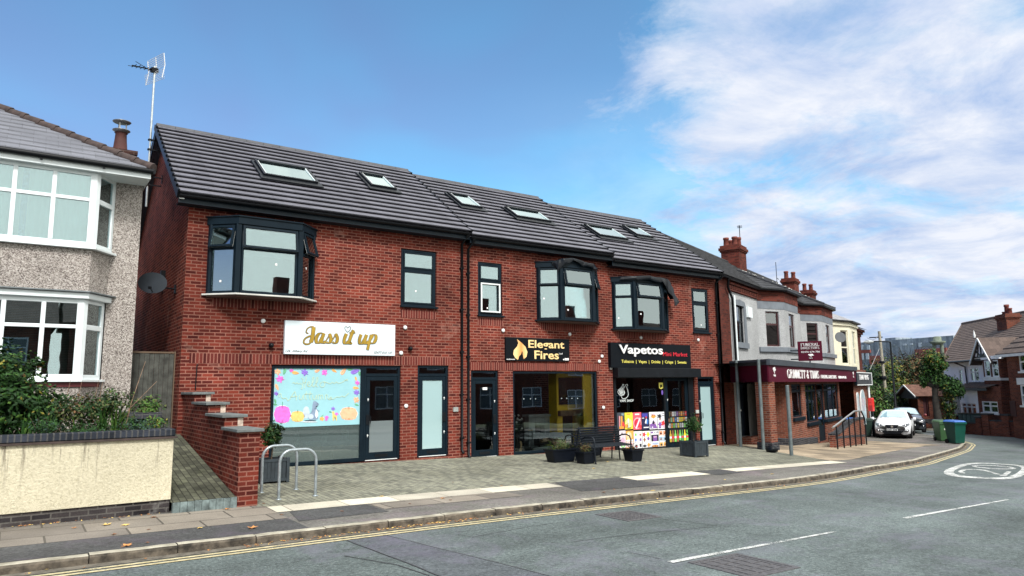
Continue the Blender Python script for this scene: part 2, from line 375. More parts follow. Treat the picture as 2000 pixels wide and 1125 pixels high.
def worn(m, thr):
    t = m.node_tree; b = t.nodes['Principled BSDF']; c = coords(t); f = mathn('ADD', mathn('MULTIPLY', noisen(t, c, 60, 5, .75), .6, t=t), mathn('MULTIPLY', noisen(t, c, 3, 3, .6), .4, t=t), t=t); t.links.new(ramp(t, f, [(thr-.02, 0.0), (thr+.02, 1.0)]), b.inputs['Alpha']); return m
WHT = worn(mt('road paint', (.58, .60, .57), .7, var=.2, scale=12, col2=(.70, .71, .68)), .475)
YEL = worn(YEL, .42)
GRASS = mt('soil and grass', (.05, .065, .03), .95, var=.4, scale=2, bump=.4)
IRON = mt('cast iron', (.085, .082, .085), .6, var=.3, scale=20, bump=.3)

mb = MB()                      # the far ground, one sheet to the horizon
gxs = [-600, -200, -80, -40, -20, 0, 10, 20, 30, 40, 50, 60, 90, 150, 300, 900]; gys = [-600, -200, -80, -40, -25, -10, 0, 10, 25, 40, 60, 90, 150, 300, 900]
for i in range(len(gxs)-1):
    for j in range(len(gys)-1):
        P = [(gxs[a], gys[b_], G(gxs[a], gys[b_])-.45) for a, b_ in ((i, j), (i+1, j), (i+1, j+1), (i, j+1))]; mb.quad(*P)
tag(mb.build('ground', GRASS), kind='structure')
mb = MB(); drape(mb, -40, 95, -15.0, -5.5, -.1, step=.5, ny=4); drape(mb, -40, 95, -5.5, 0, -.1, step=.5); drape(mb, 38, 95, 0, 60, -.1, step=1, ny=6)
tag(mb.build('road', ASPH), kind='structure')
mb = MB()
def ky(x): return kerb_y(x)
drape(mb, -30, 44.5, lambda x: ky(x)+.14, lambda x: max(-5.5, ky(x)+.15), 0)
drape(mb, -30, 44.5, lambda x: max(-5.5, ky(x)+.15), lambda x: max(0, ky(x)+.16), 0); drape(mb, -30, 44.5, lambda x: max(0, ky(x)+.16), 16, 0, ny=3)
mb.quad((44.5, ky(44.5), -1.4), (44.5, 16, -1.4), (44.5, 16, G(44, 1)), (44.5, ky(44.5), G(44, 1)))
tag(mb.build('pavement', TARM), kind='structure')
# opposite footway, where the photographer stands
mb = MB(); drape(mb, -40, 70, -18.5, -15.12, 0, step=1); mb2 = mb
for k in range(110):
    x = -40+k; mb.quad((x, -15.12, G(x, -15)-.12), (x+1, -15.12, G(x+1, -15)-.12), (x+1, -15.12, G(x+1, -15)), (x, -15.12, G(x, -15)))
tag(mb.build('pavement', TARM), kind='structure')
# kerb stones: separate lengths with joints
mb = MB(); x = -20.2; rnd = random.Random(3)
while x < 44:
    l = .915; xe = x+l-.012
    a, b_ = (x, ky(x)), (xe, ky(xe)); j = rnd.uniform(-.008, .008); dz = .004+rnd.uniform(-.004, .006)
    ta = G(*a)+dz; tb = G(*b_)+dz; r_ = .02
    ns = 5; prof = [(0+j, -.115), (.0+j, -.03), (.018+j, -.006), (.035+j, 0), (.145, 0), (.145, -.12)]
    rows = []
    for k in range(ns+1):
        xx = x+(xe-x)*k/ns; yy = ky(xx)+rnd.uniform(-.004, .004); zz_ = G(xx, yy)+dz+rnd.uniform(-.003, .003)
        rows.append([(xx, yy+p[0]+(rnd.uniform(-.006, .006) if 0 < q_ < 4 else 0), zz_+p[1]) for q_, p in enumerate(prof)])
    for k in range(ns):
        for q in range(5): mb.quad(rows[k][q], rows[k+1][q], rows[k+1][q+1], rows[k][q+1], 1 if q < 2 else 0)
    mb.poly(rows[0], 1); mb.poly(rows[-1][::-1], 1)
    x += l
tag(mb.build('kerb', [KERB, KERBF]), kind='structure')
mb = MB(); drape(mb, -20, 43, lambda x: ky(x)-.17, lambda x: ky(x)+.05, -.094); tag(mb.build('gutter_channel', GUT), kind='structure')
# block paving, edging strips, flags
mb = MB(); drape(mb, 3.30, 21.2, lambda x: -4.93 if x < 19.2 else -4.93+(x-19.2)*2.2, .0, .006); tag(mb.build('block_paving', PAVE), kind='structure')
mb = MB()
drape(mb, 3.42, 9.0, -5.48, -4.93, .007); drape(mb, 11.0, 13.35, -5.5, -4.93, .007); drape(mb, 14.4, 19.2, -5.42, -4.93, .007)
tag(mb.build('concrete_edging', PALE), kind='structure')
mb = MB(); drape(mb, -12, 3.40, -6.05, -4.72, .005); drape(mb, 4.9, 7.6, -6.1, -5.485, .005); tag(mb.build('paving_flags', FLAG), kind='structure')
mb = MB(); gpoly(mb, [(8.85, -6.2), (10.95, -6.35), (11.0, -5.49), (9.03, -5.49)], .005); gpoly(mb, [(9.03, -5.485), (10.98, -5.5), (10.98, -4.94), (9.2, -4.94)], .0065)
gpoly(mb, [(13.37, -5.7), (14.38, -5.6), (14.38, -4.95), (13.4, -4.95)], .0065); gpoly(mb, [(3.45, -6.4), (4.85, -6.35), (4.85, -5.5), (3.6, -5.5)], .004)
drape(mb, -12, 3.4, lambda x: -6.96, -6.06, .004)
tag(mb.build('tarmac_patch', TARMD), kind='structure')
mb = MB()
drape(mb, 19.25, 36, lambda x: (-4.93 if x < 20.3 else -4.93+(x-20.3)*.32), lambda x: -4.90+(x-19.2)*2.2 if x < 21.3 else -.4, .0075, ny=2)
drape(mb, 21.3, 36, lambda x: max(-.38, -4.93+(x-20.3)*.32), lambda x: max(5, -4.6+(x-20.3)*.32), .0075, ny=2)
tag(mb.build('forecourt', FLAG2), kind='structure')
# road patches and crack lines
mb = MB(); gpoly(mb, [(3.7, -7.55), (4.25, -7.55), (4.98, -11.8), (3.9, -11.8)], -.096)
gpoly(mb, [(12.0, -7.9), (24, -7.2), (24, -7.9), (12.0, -9.2)], -.0965) if False else None
tag(mb.build('road_patch', ASPHD), kind='structure')
mb = MB()
def crack(P, w_=.016):
    for i in range(len(P)-1):
        a, b_ = P[i], P[i+1]; n_ = max(2, int(math.hypot(b_[0]-a[0], b_[1]-a[1])/.35)); pr = None
        for k in range(n_+1):
            t = k/n_; q = (a[0]+(b_[0]-a[0])*t+random.uniform(-.012, .012), a[1]+(b_[1]-a[1])*t+random.uniform(-.012, .012))
            if pr:
                dx, dy = q[0]-pr[0], q[1]-pr[1]; l = math.hypot(dx, dy) or 1; ox, oy = -dy/l*w_/2, dx/l*w_/2
                mb.quad(*[(x_, y_, G(x_, y_)-.0935) for x_, y_ in ((pr[0]-ox, pr[1]-oy), (q[0]-ox, q[1]-oy), (q[0]+ox, q[1]+oy), (pr[0]+ox, pr[1]+oy))])
            pr = q
def hp(*P): return [tuple(hit(*p, -.1))[:2] for p in P]
crack(hp((672, 1086), (780, 1105), (840, 1125))); crack([(3.7, -7.5), (3.9, -11.8)]); crack([(4.25, -7.5), (4.98, -11.8)])
crack(hp((895, 1045), (925, 1050), (1030, 1030), (1090, 1021)), .01); crack(hp((895, 1040), (1000, 1028)), .01)
crack(hp((1125, 1058), (1240, 1044), (1390, 1030)), .012); crack(hp((1225, 1078), (1290, 1092)), .01); crack(hp((1275, 1012), (1400, 1027)), .01)
tag(mb.build('road_cracks', mt('tar seam', (.045, .045, .05), .7)), kind='structure')
# painted markings
mb = MB()
drape(mb, -20, 42.5, lambda x: ky(x)-.30, lambda x: ky(x)-.23, -.092); drape(mb, -20, 42.5, lambda x: ky(x)-.43, lambda x: ky(x)-.36, -.092)
tag(mb.build('yellow_lines', YEL), kind='structure')
mb = MB()
for a, b_ in ((6.25, 9.6), (11.6, 15.5), (-1.0, 1.0), (17.5, 21.5), (-6, -4)):
    yv = -10.72 if a > 10 else -10.76; gpoly(mb, [(a, yv-.045), (b_, yv-.025-(b_ > 20)*-.6), (b_, yv+.025+(b_ > 20)*.6), (a, yv+.045)], -.092, n=12)
tag(mb.build('centre_line', WHT), kind='structure')
# the 20 roundel: an oval ring with figures, stretched along the road
mb = MB(); c0 = Vector((22.6, -7.62)); ang = R(17); ex = Vector((math.cos(ang), math.sin(ang))); ey = Vector((-ex.y, ex.x))
def rp(u, v): q = c0+ex*u+ey*v; return (q.x, q.y, G(q.x, q.y)-.092)
def oval(t, k=1):
    a, b_ = 3.75*k if k > .99 else 3.3, .88 if k > .99 else .68
    c, s = math.cos(t), math.sin(t); return (a*math.copysign(abs(c)**.62, c), b_*math.copysign(abs(s)**.62, s))
n_ = 48
for i in range(n_):
    t0, t1 = 2*math.pi*i/n_, 2*math.pi*(i+1)/n_
    A_, B_ = oval(t0), oval(t1); C_, D_ = oval(t1, .9), oval(t0, .9); mb.quad(rp(*A_), rp(*B_), rp(*C_), rp(*D_))
def fig(P, w_=.13):     # digits: written to be read driving the other way; u across the road = v
    for i in range(len(P)-1):
        a, b_ = P[i], P[i+1]; dx, dy = b_[0]-a[0], b_[1]-a[1]; l = math.hypot(dx, dy) or 1
        wx = .36*abs(dy)/l+.11*abs(dx)/l; ox, oy = -dy/l, dx/l
        mb.quad(*[rp(*q) for q in ((a[0]-ox*wx/2, a[1]-oy*.055), (b_[0]-ox*wx/2, b_[1]-oy*.055), (b_[0]+ox*wx/2, b_[1]+oy*.055), (a[0]+ox*wx/2, a[1]+oy*.055))])
def dig2(o): return [(o-.95, .38), (o-.4, .50), (o+.5, .50), (o+.95, .32), (o+.8, .05), (o-.95, -.48), (o+1.0, -.48)]
def dig0(o): return [(o+.85*math.cos(t), .50*math.sin(t)) for t in [2*math.pi*k/14 for k in range(15)]]
fig(dig2(-1.45)); fig(dig0(1.35))
tag(mb.build('speed_roundel', WHT), kind='structure')
# far kerb and footway in front of the houses across the junction
KL = [(48.5, 16), (48.9, 8), (49.6, 3.5), (51.2, .5), (55, -1.3), (70, -3.0), (95, -4)]
mb = MB()
for i in range(len(KL)-1):
    a, b_ = KL[i], KL[i+1]; h0 = G(*a)-.1; h1 = G(*b_)-.1; dx, dy = b_[0]-a[0], b_[1]-a[1]; l = math.hypot(dx, dy); nx_, ny_ = -dy/l, dx/l
    mb.quad((*a, h0-.1), (*b_, h1-.1), (*b_, h1+.12), (*a, h0+.12), 0); mb.quad((*a, h0+.12), (*b_, h1+.12), (b_[0]+nx_*.15, b_[1]+ny_*.15, h1+.12), (a[0]+nx_*.15, a[1]+ny_*.15, h0+.12), 0)
tag(mb.build('kerb', [KERB]), kind='structure')
mb = MB(); pts = [(a[0]+.1, a[1]+.12) for a in KL]
mb.poly([(p[0], p[1], -1.15-.1+.115) for p in pts]+[(95, 60, -1.135), (48.5, 60, -1.135)])
tag(mb.build('pavement', TARM), kind='structure')
for i, (px, py, l1, cr) in enumerate(((1228, 1008, 'small chequered square iron cover in the road near the kerb', .34), (1452, 1104, 'large square iron cover in the road beside the white centre line', .40))):
    p = hit(px, py, -.1); t = thing('manhole_cover', l1, 'manhole cover', (p[0], p[1], G(p[0], p[1])-.1), 0, 'iron covers in the road')
    b2 = MB(Matrix.Translation((p[0], p[1], G(p[0], p[1])-.1)) @ Matrix.Rotation(math.atan2(gx(p[0]+.3)-gx(p[0]-.3), .6)*-1, 4, 'Y'))
    for s_ in (-1, 1): b2.box(s_*cr-.03, s_*cr+.03, -cr-.03, cr+.03, -.02, .008); b2.box(-cr+.03, cr-.03, s_*cr-.03, s_*cr+.03, -.02, .008)
    b2.build('frame', IRON, t)
    b3 = MB(b2.M); b3.box(-cr+.035, cr-.035, -cr+.035, cr-.035, -.02, .004)
    kk = 7 if i == 0 else 5
    for q in range(kk):
        o = -cr+.09+q*(2*cr-.18)/(kk-1); b3.box(-cr+.06, cr-.06, o-.012, o+.012, .004, .009); b3.box(o-.012, o+.012, -cr+.06, cr-.06, .004, .0095)
    b3.build('lid', IRON, t)
for (px, py) in ((1095, 865-0), ):
    pass
# ---------------------------------------------------------------- the new brick row
BR = brickmat('red brick', (.205, .038, .024), (.105, .020, .016), (.29, .125, .094), blotch=(.42, .26, .21), stain=.36)
SOLD = brickmat('soldier brick', (.175, .038, .029), (.10, .022, .019), (.30, .13, .10), bw=.075, rh=90, off=0, stain=.15)
NAVY = mt('navy frame', (.004, .011, .018), .5, var=.12, spec=.14)
FASC = mt('navy fascia board', (.006, .014, .022), .5, var=.2, spec=.25)
BLK = mt('black plastic', (.005, .006, .008), .42, var=.2, spec=.2)
BLKM = mt('black metal', (.007, .009, .012), .4, var=.2, spec=.22)
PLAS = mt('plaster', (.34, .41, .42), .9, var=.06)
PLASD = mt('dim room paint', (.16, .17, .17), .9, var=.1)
FLOORM = mt('shop floor', (.20, .17, .14), .5, var=.2)
GL = glassmat('window glass', (.78, .88, .88), refl=.19, gcol=(.80, .94, .97))
GLS = glassmat('shop glass', (.92, .95, .95), refl=.05)
GLF = glassmat('frosted glass', refl=.10, rough=.06, film=(.42, .60, .62), filmfac=.86)
GLG = glassmat('half frosted glass', (.6, .7, .7), refl=.08, film=(.24, .32, .32), filmfac=.26)
STK = mt('white sticker', (.8, .8, .8), .6, var=0)
WHITE = mt('white plastic', (.72, .75, .75), .45, var=.05)
STEELW = mt('lead grey coping', (.16, .18, .19), .6, var=.25, scale=8)
def tilemat(name, col, gauge_y, bw=.33, lite=.3, rough=.85):
    m, t, b = newmat(name); uv = coords(t, 'UV')
    br = t.nodes.new('ShaderNodeTexBrick'); t.links.new(uv, br.inputs['Vector']); br.inputs['Scale'].default_value = 1
    br.inputs['Brick Width'].default_value = bw; br.inputs['Row Height'].default_value = gauge_y; br.inputs['Mortar Size'].default_value = .003; br.offset = .5
    br.inputs['Color1'].default_value = (*col, 1); br.inputs['Color2'].default_value = (*[v*(1+lite) for v in col], 1); br.inputs['Mortar'].default_value = (*[v*.5 for v in col], 1)
    c = mixc(t, 1.0, br.outputs['Color'], ramp(t, noisen(t, uv, 1.1, 6, .7), [(.3, .85), (.7, 1.15)]), 'MULTIPLY')
    t.links.new(c, b.inputs['Base Color']); b.inputs['Roughness'].default_value = rough; b.inputs['Specular IOR Level'].default_value = .35
    bumpn(t, noisen(t, uv, 40, 3), .2, .004, b); return m
TILE = tilemat('grey flat tile', (.112, .112, .132), 9, rough=.55)

def roof_courses(mb, xl0, xl1, xr0, xr1, y0, z0, y1, z1, n, lift=.066, m=0):
    """stepped courses from the eaves line (y0,z0) to the ridge (y1,z1); x edges move linearly"""
    nrm = Vector((0, -(z1-z0), (y1-y0))).normalized()
    for k in range(n):
        a, b_ = k/n, (k+1)/n
        def P(x0_, x1_, t, h): y = y0+(y1-y0)*t+nrm.y*h; z = z0+(z1-z0)*t+nrm.z*h; return (x0_+(x1_-x0_)*t, y, z)
        ll, lr = P(xl0, xl1, a, lift), P(xr0, xr1, a, lift); ul, ur = P(xl0, xl1, b_, .006), P(xr0, xr1, b_, .006)
        e_ = .10/n*2; bl, brr = P(xl0, xl1, a, lift-.024), P(xr0, xr1, a, lift-.024); il, ir = P(xl0, xl1, a+e_, lift-.028), P(xr0, xr1, a+e_, lift-.028); jl, jr = P(xl0, xl1, a+e_, -.02), P(xr0, xr1, a+e_, -.02)
        mb.quad(ll, lr, ur, ul, m); mb.quad(bl, brr, lr, ll, m); mb.quad(bl, il, ir, brr, m); mb.quad(il, jl, jr, ir, m); mb.quad(bl, ll, ul, P(xl0, xl1, b_, -.02), m); mb.quad(brr, P(xr0, xr1, b_, -.02), ur, lr, m)

def pane(parent, M, x0, x1, z0, z1, y=0, mat=None, name='pane'):
    b_ = MB(M); b_.box(x0, x1, y-.004, y+.004, z0, z1); return b_.build(name, mat or GL, parent)
def sticker(mb, x, y, z, s=.03): mb.box(x-s, x+s, y-.003, y, z-s, z+s)
def casement(parent, M, x0, x1, z0, z1, tz, fw=.055, dp=.07, openang=0, mat=None, glass=None, name='window', lowsash=True, sill=True, y=.02, stk=True, sash_t=True):
    """window with a small top light over a tall pane; returns the frame part"""
    mat = mat or NAVY; glass = glass or GL
    f = MB(M); y0, y1 = y, y+dp
    f.box(x0, x0+fw, y0, y1, z0, z1); f.box(x1-fw, x1, y0, y1, z0, z1); f.box(x0+fw, x1-fw, y0, y1, z0, z0+fw); f.box(x0+fw, x1-fw, y0, y1, z1-fw, z1)
    if tz: f.box(x0+fw, x1-fw, y0, y1, tz-fw/2, tz+fw/2)
    s = .045
    a, b_, c, d = x0+fw+.002, x1-fw-.002, z0+fw+.002, (tz-fw/2-.002) if tz else z1-fw-.002
    if lowsash:
        f.box(a, a+s, y0-.014, y1-.01, c, d); f.box(b_-s, b_, y0-.014, y1-.01, c, d); f.box(a+s, b_-s, y0-.014, y1-.01, c, c+s); f.box(a+s, b_-s, y0-.014, y1-.01, d-s, d)
    f.box((x0+x1)/2-.13, (x0+x1)/2+.13, y0-.012, y0, z1-fw*.7, z1-fw*.7+.018)
    fo = f.build(name, mat, parent, bevel=.004)
    k = s if lowsash else 0
    pane(fo, M, a+k, b_-k, c+k, d-k, y+.03, glass)
    if stk:
        q = MB(M); sticker(q, a+k+.08+random.random()*(b_-a-.25), y+.025, c+.12+random.random()*(d-c-.3), .022); q.build('sticker', STK, fo)
    if tz:
        # top light, hinged at its head, standing open when openang > 0
        hz = z1-fw-.002; lz = tz+fw/2+.002
        TM = M @ Matrix.Translation((0, y0-.004, hz)) @ Matrix.Rotation(R(-openang), 4, 'X')
        t_ = MB(TM); L_ = hz-lz
        t_.box(a, a+s, -.012, .045, -L_, 0); t_.box(b_-s, b_, -.012, .045, -L_, 0); t_.box(a+s, b_-s, -.012, .045, -s, 0); t_.box(a+s, b_-s, -.012, .045, -L_, -L_+s)
        to = t_.build('sash', mat, fo, bevel=.003)
        # pane of the top light kept at the same level as the other sub-parts
        pane(fo, TM, a+s, b_-s, -L_+s, -s, .015, glass)
        if openang:
            g = MB(M)
            for xx in (a+.02, b_-.02): g.beam((xx, y0+.01, lz+.02), (xx, y0-math.sin(R(openang))*L_*.8, lz+.05), .012, .006)
            g.build('stay', WHITE, fo)
    if sill:
        g = MB(M); g.box(x0-.04, x1+.04, y0-.10, y1, z0-.045, z0); g.build('sill', mat, fo, bevel=.004)
    return fo

def oriel(parent, xa, xb, xl, xr, z0, z1, dy, tz, opens, capT, label=None, glass=None, paler=False):
    """three sided bay hung on the wall: left cant, front, right cant"""
    A_, L_, R_, B_ = (xa, 0), (xl, -dy), (xr, -dy), (xb, 0)
    f = MB()
    def off(k):
        return [(xa-k*1.2, .0), (xa-k*1.2, -.02), (xl-k*.5, -dy-k), (xr+k*.5, -dy-k), (xb+k*1.2, -.02), (xb+k*1.2, 0)]
    f.prism(off(.03), 'z', z1, capT)                       # head board
    f.prism(off(.055), 'z', capT, capT+.03)                  # lead flat
    for (p, w_) in ((L_, .075), (R_, .075)): f.prism([(p[0]-w_, p[1]+w_*.9), (p[0]-w_*.75, p[1]-.012), (p[0]+w_*.75, p[1]-.012), (p[0]+w_, p[1]+w_*.9)], 'z', z0, z1)
    for p, s_ in ((A_, 1), (B_, -1)): f.prism([(p[0], 0), (p[0]+s_*.02, -.10), (p[0]+s_*.07, -.10), (p[0]+s_*.07, 0)], 'z', z0, z1)
    fo = f.build('bay_window', NAVY, parent, bevel=.004)
    if label: fo['label'] = label
    g = MB(); g.prism(off(.07), 'z', z0-.035, z0); g.build('sill', mt('white sill edge', (.55, .55, .52), .6) if paler else NAVY, fo, bevel=.004)  # white sill on the one bay that asks for it, navy otherwise
    g = MB(); g.prism(off(-.01), 'z', z0-.07, z0-.037); g.build('soffit_board', mt('oriel underside', (.10, .055, .045), .8), fo)
    s = .05
    for k, (P, Q) in enumerate(((A_, L_), (L_, R_), (R_, B_))):
        ang = math.atan2(Q[1]-P[1], Q[0]-P[0]); l = math.hypot(Q[0]-P[0], Q[1]-P[1]); M = frame(P, ang)
        a, b_ = .075, l-.075
        fr = MB(M); fw = .045; y0, y1 = .0, .06
        fr.box(a, a+fw, y0, y1, z0, z1); fr.box(b_-fw, b_, y0, y1, z0, z1); fr.box(a+fw, b_-fw, y0, y1, z0, z0+fw+.02); fr.box(a+fw, b_-fw, y0, y1, z1-fw, z1); fr.box(a+fw, b_-fw, y0, y1, tz-.03, tz+.03)
        fr.build('frame', NAVY, fo, bevel=.003)
        pane(fo, M, a+fw, b_-fw, z0+fw+.02, tz-.03, .03, glass)
        hz = z1-.03; lz = tz+.0
        TM = M @ Matrix.Translation((0, -.012, hz)) @ Matrix.Rotation(R(-opens[k]), 4, 'X'); H_ = hz-lz
        t_ = MB(TM); i0, i1 = a+.01, b_-.01
        t_.box(i0, i0+s, -.02, .03, -H_, 0); t_.box(i1-s, i1, -.02, .03, -H_, 0); t_.box(i0+s, i1-s, -.02, .03, -s, 0); t_.box(i0+s, i1-s, -.02, .03, -H_, -H_+s)
        if opens[k]: t_.box(i0, i1, .03, .034, -H_, -H_+.02, 1); t_.box(i0, i0+.02, .03, .034, -H_, 0, 1); t_.box(i1-.02, i1, .03, .034, -H_, 0, 1)
        t_.build('sash', [NAVY, WHITE], fo, bevel=.003)
        pane(fo, TM, i0+s, i1-s, -H_+s, -s, .01, glass)
        if l > .6:
            q = MB(M); sticker(q, a+fw+.08+random.random()*(l-.5)*.8, .024, z0+.25+random.random()*.6, .024); q.build('sticker', STK, fo)
    return fo

def vent_caps(parent, pts, y=0):
    for p in pts:
        x, z = fac(*p, 0); b_ = MB(); b_.lathe([(.052, -.012), (.052, -.035), (.04, -.045), (0, -.046)], (x, y, z), 14, axis='y'); b_.lathe([(.052, -.012), (.03, .0)], (x, y, z), 14, axis='y')
        b_.build('vent_cap', WHITE, parent)

def room(parent, x0, x1, y0, y1, z0, z1, mat, fl=None, name='interior_room', back=None):
    b_ = MB(); b_.quad((x0, y1, z0), (x1, y1, z0), (x1, y1, z1), (x0, y1, z1), 0); b_.quad((x0, y0, z0), (x0, y1, z0), (x0, y1, z1), (x0, y0, z1)); b_.quad((x1, y1, z0), (x1, y0, z0), (x1, y0, z1), (x1, y1, z1))
    b_.quad((x0, y0, z1), (x0, y1, z1), (x1, y1, z1), (x1, y0, z1)); b_.quad((x0, y0, z0), (x1, y0, z0), (x1, y1, z0), (x0, y1, z0), 1)
    return b_.build(name, [mat, fl or FLOORM], parent)

def shop(name_label, x0, x1, zb, eav, xe, xr, ridge, holes, soldiers, left_gable=False, right_gable=False, ncourse=15):
    t = thing('shop_building', name_label, 'building', (x0, 0, zb), 0, 'new red brick shop buildings in a stepped row')
    b_ = MB(); wall_holes(b_, x0, x1, zb-.5, eav-.12, holes, 0, .10)
    for (a, c, d, e) in soldiers: b_.box(a, c, -.004, .02, d, e, 1)
    D = 8.1; YR = 3.9
    b_.quad((x1, D, zb-.5), (x0, D, zb-.5), (x0, D, eav), (x1, D, eav))
    sl = (ridge-eav)/(YR+.35)
    for X, on, sgn in ((x0, left_gable, 1), (x1, right_gable, -1)):
        zt = eav-.10+sl*.35
        pts = [(X, 0, zb-.5), (X, D, zb-.5), (X, D, zt-.05), (X, YR, ridge-.10), (X, 0, zt-.05)]
        b_.poly(pts if sgn < 0 else pts[::-1])
    b_.build('wall', [BR, SOLD], t)
    r = MB(); roof_courses(r, xe[0], xr[0], xe[1], xr[1], -.36, eav, YR, ridge, ncourse)
    r.quad((xe[1], D+.3, eav-.02), (xe[0], D+.3, eav-.02), (xr[0], YR, ridge), (xr[1], YR, ridge))
    r.quad((xe[0], -.33, eav-.035), (xe[1], -.33, eav-.035), (xr[1], YR, ridge-.04), (xr[0], YR, ridge-.04))
    r.build('roof', TILE, t)
    g = MB(); nseg = int((xr[1]-xr[0])/.45)
    for k in range(nseg):
        a, c = xr[0]+(xr[1]-xr[0])*k/nseg+.004, xr[0]+(xr[1]-xr[0])*(k+1)/nseg-.004
        g.prism([(YR-.13, ridge-.045), (YR-.06, ridge+.055), (YR+.06, ridge+.055), (YR+.13, ridge-.045)], 'x', a, c)
    g.build('ridge_tiles', mt('ridge tile', (.055, .058, .068), .6, var=.25), t)
    f = MB(); f.box(xe[0], xe[1]-.01, -.31, -.285, eav-.20, eav-.05); f.box(xe[0]+.01, xe[1]-.01, -.285, -.001, eav-.20, eav-.185); f.build('fascia', FASC, t)
    gt = MB(); ns = 10
    P = [(-.37+.062*math.cos(math.pi+math.pi*k/ns), eav-.035+.062*math.sin(math.pi+math.pi*k/ns)) for k in range(ns+1)]
    for k in range(ns): gt.quad((xe[0], P[k][0], P[k][1]), (xe[1]-.01, P[k][0], P[k][1]), (xe[1]-.01, P[k+1][0], P[k+1][1]), (xe[0], P[k+1][0], P[k+1][1]))
    gt.poly([(xe[0], p[0], p[1]) for p in P]); gt.poly([(xe[1]-.01, p[0], p[1]) for p in P][::-1])
    gt.build('gutter', BLK, t)
    # verge units on the exposed edges
    for side, X0, X1, on in ((-1, xe[0], xr[0], left_gable), (1, xe[1], xr[1], True)):
        if not on: continue
        v = MB(); n = ncourse; nv = Vector((0, -(ridge-eav), YR+.36)).normalized(); hh = .12 if left_gable and side < 0 else .045
        for k in range(n):
            A0 = Vector((X0+(X1-X0)*k/n, -.36+(YR+.36)*k/n, eav+(ridge-eav)*k/n)); A1 = Vector((X0+(X1-X0)*(k+1)/n, -.36+(YR+.36)*(k+1)/n, eav+(ridge-eav)*(k+1)/n))
            a, c = A0+nv*.078, A1+nv*.02; lo0, lo1 = A0-nv*hh, A1-nv*hh; w_ = .05*side
            for q in (a, c, lo0, lo1): q.x -= .012*side
            pts = [a, c, lo1, lo0]; vs_ = pts+[Vector((p.x+w_, p.y, p.z)) for p in pts]
            v.add(vs_, [(0, 1, 2, 3), (7, 6, 5, 4), (0, 4, 5, 1), (1, 5, 6, 2), (2, 6, 7, 3), (3, 7, 4, 0)])
        v.build('verge', BLK, t)
        if left_gable and side < 0:
            v = MB(); v.beam(Vector((X0+.06, -.36, eav-.12)), Vector((X1+.06, YR, ridge-.13)), .10, .02, 0); v.build('undercloak', WHITE, t)
            v = MB(); v.quad((X0+.03, -.3, eav-.10), (x0, -.3, eav-.10), (x0, YR, ridge-.12), (X0+.03, YR, ridge-.12)); v.build('soffit', FASC, t)
            v = MB(); v.beam((X0+.05, YR, ridge-.16), (X0+.05, D+.3, eav-.14), .03, .16); v.build('bargeboard', FASC, t)
    # rooms behind the windows
    return t

def skylight(parent, corners, eav, ridge, YR=3.9):
    """roof window; corners are its four picture corners brought onto the roof plane"""
    e0 = Vector((0, -.36, eav+.03)); sv_ = Vector((0, YR+.36, ridge-eav)); nrm = Vector((0, -sv_.z, sv_.y)).normalized(); sd_ = sv_.normalized()
    P = []
    for c in corners:
        d = ray(*c); t = (e0-CAM).dot(nrm)/d.dot(nrm); p = CAM+t*d; P.append((p.x, (p-e0).dot(sd_)))
    # corners TL TR BR BL
    xl = (P[0][0]+P[3][0])/2; xr_ = (P[1][0]+P[2][0])/2; lo = (P[2][1]+P[3][1])/2; hi = (P[0][1]+P[1][1])/2
    M = Matrix((( 1, sd_.x, nrm.x, 0), (0, sd_.y, nrm.y, e0.y), (0, sd_.z, nrm.z, e0.z), (0, 0, 0, 1)))
    f = MB(M); w_ = .065; h = .125
    f.box(xl, xl+w_, lo, hi, 0, h); f.box(xr_-w_, xr_, lo, hi, 0, h); f.box(xl+w_, xr_-w_, lo, lo+w_, 0, h); f.box(xl+w_, xr_-w_, hi-.09, hi, 0, h+.02)
    f.box(xl-.10, xr_+.10, lo-.22, lo-.002, .04, .075); f.box(xl-.08, xl-.002, lo, hi+.05, .0, .078); f.box(xr_+.002, xr_+.08, lo, hi+.05, 0, .078)
    fo = f.build('skylight', BLKM, parent, bevel=.006)
    g = MB(M); g.box(xl+w_, xr_-w_, lo+w_, hi-.09, .092, .100); g.build('pane', SKYG, fo)
    for q in (xl+w_, xr_-w_-.012): g = MB(M); g.box(q, q+.012, lo+w_, hi-.09, .100, .128); g.build('trim', WHITE, fo)
    g = MB(M); g.box(xl+w_, xr_-w_, lo+w_, hi-.09, .080, .086); g.build('blind', PLAS, fo)
SKYG = glassmat('roof window glass', refl=.22, gcol=(.85, 1, 1))

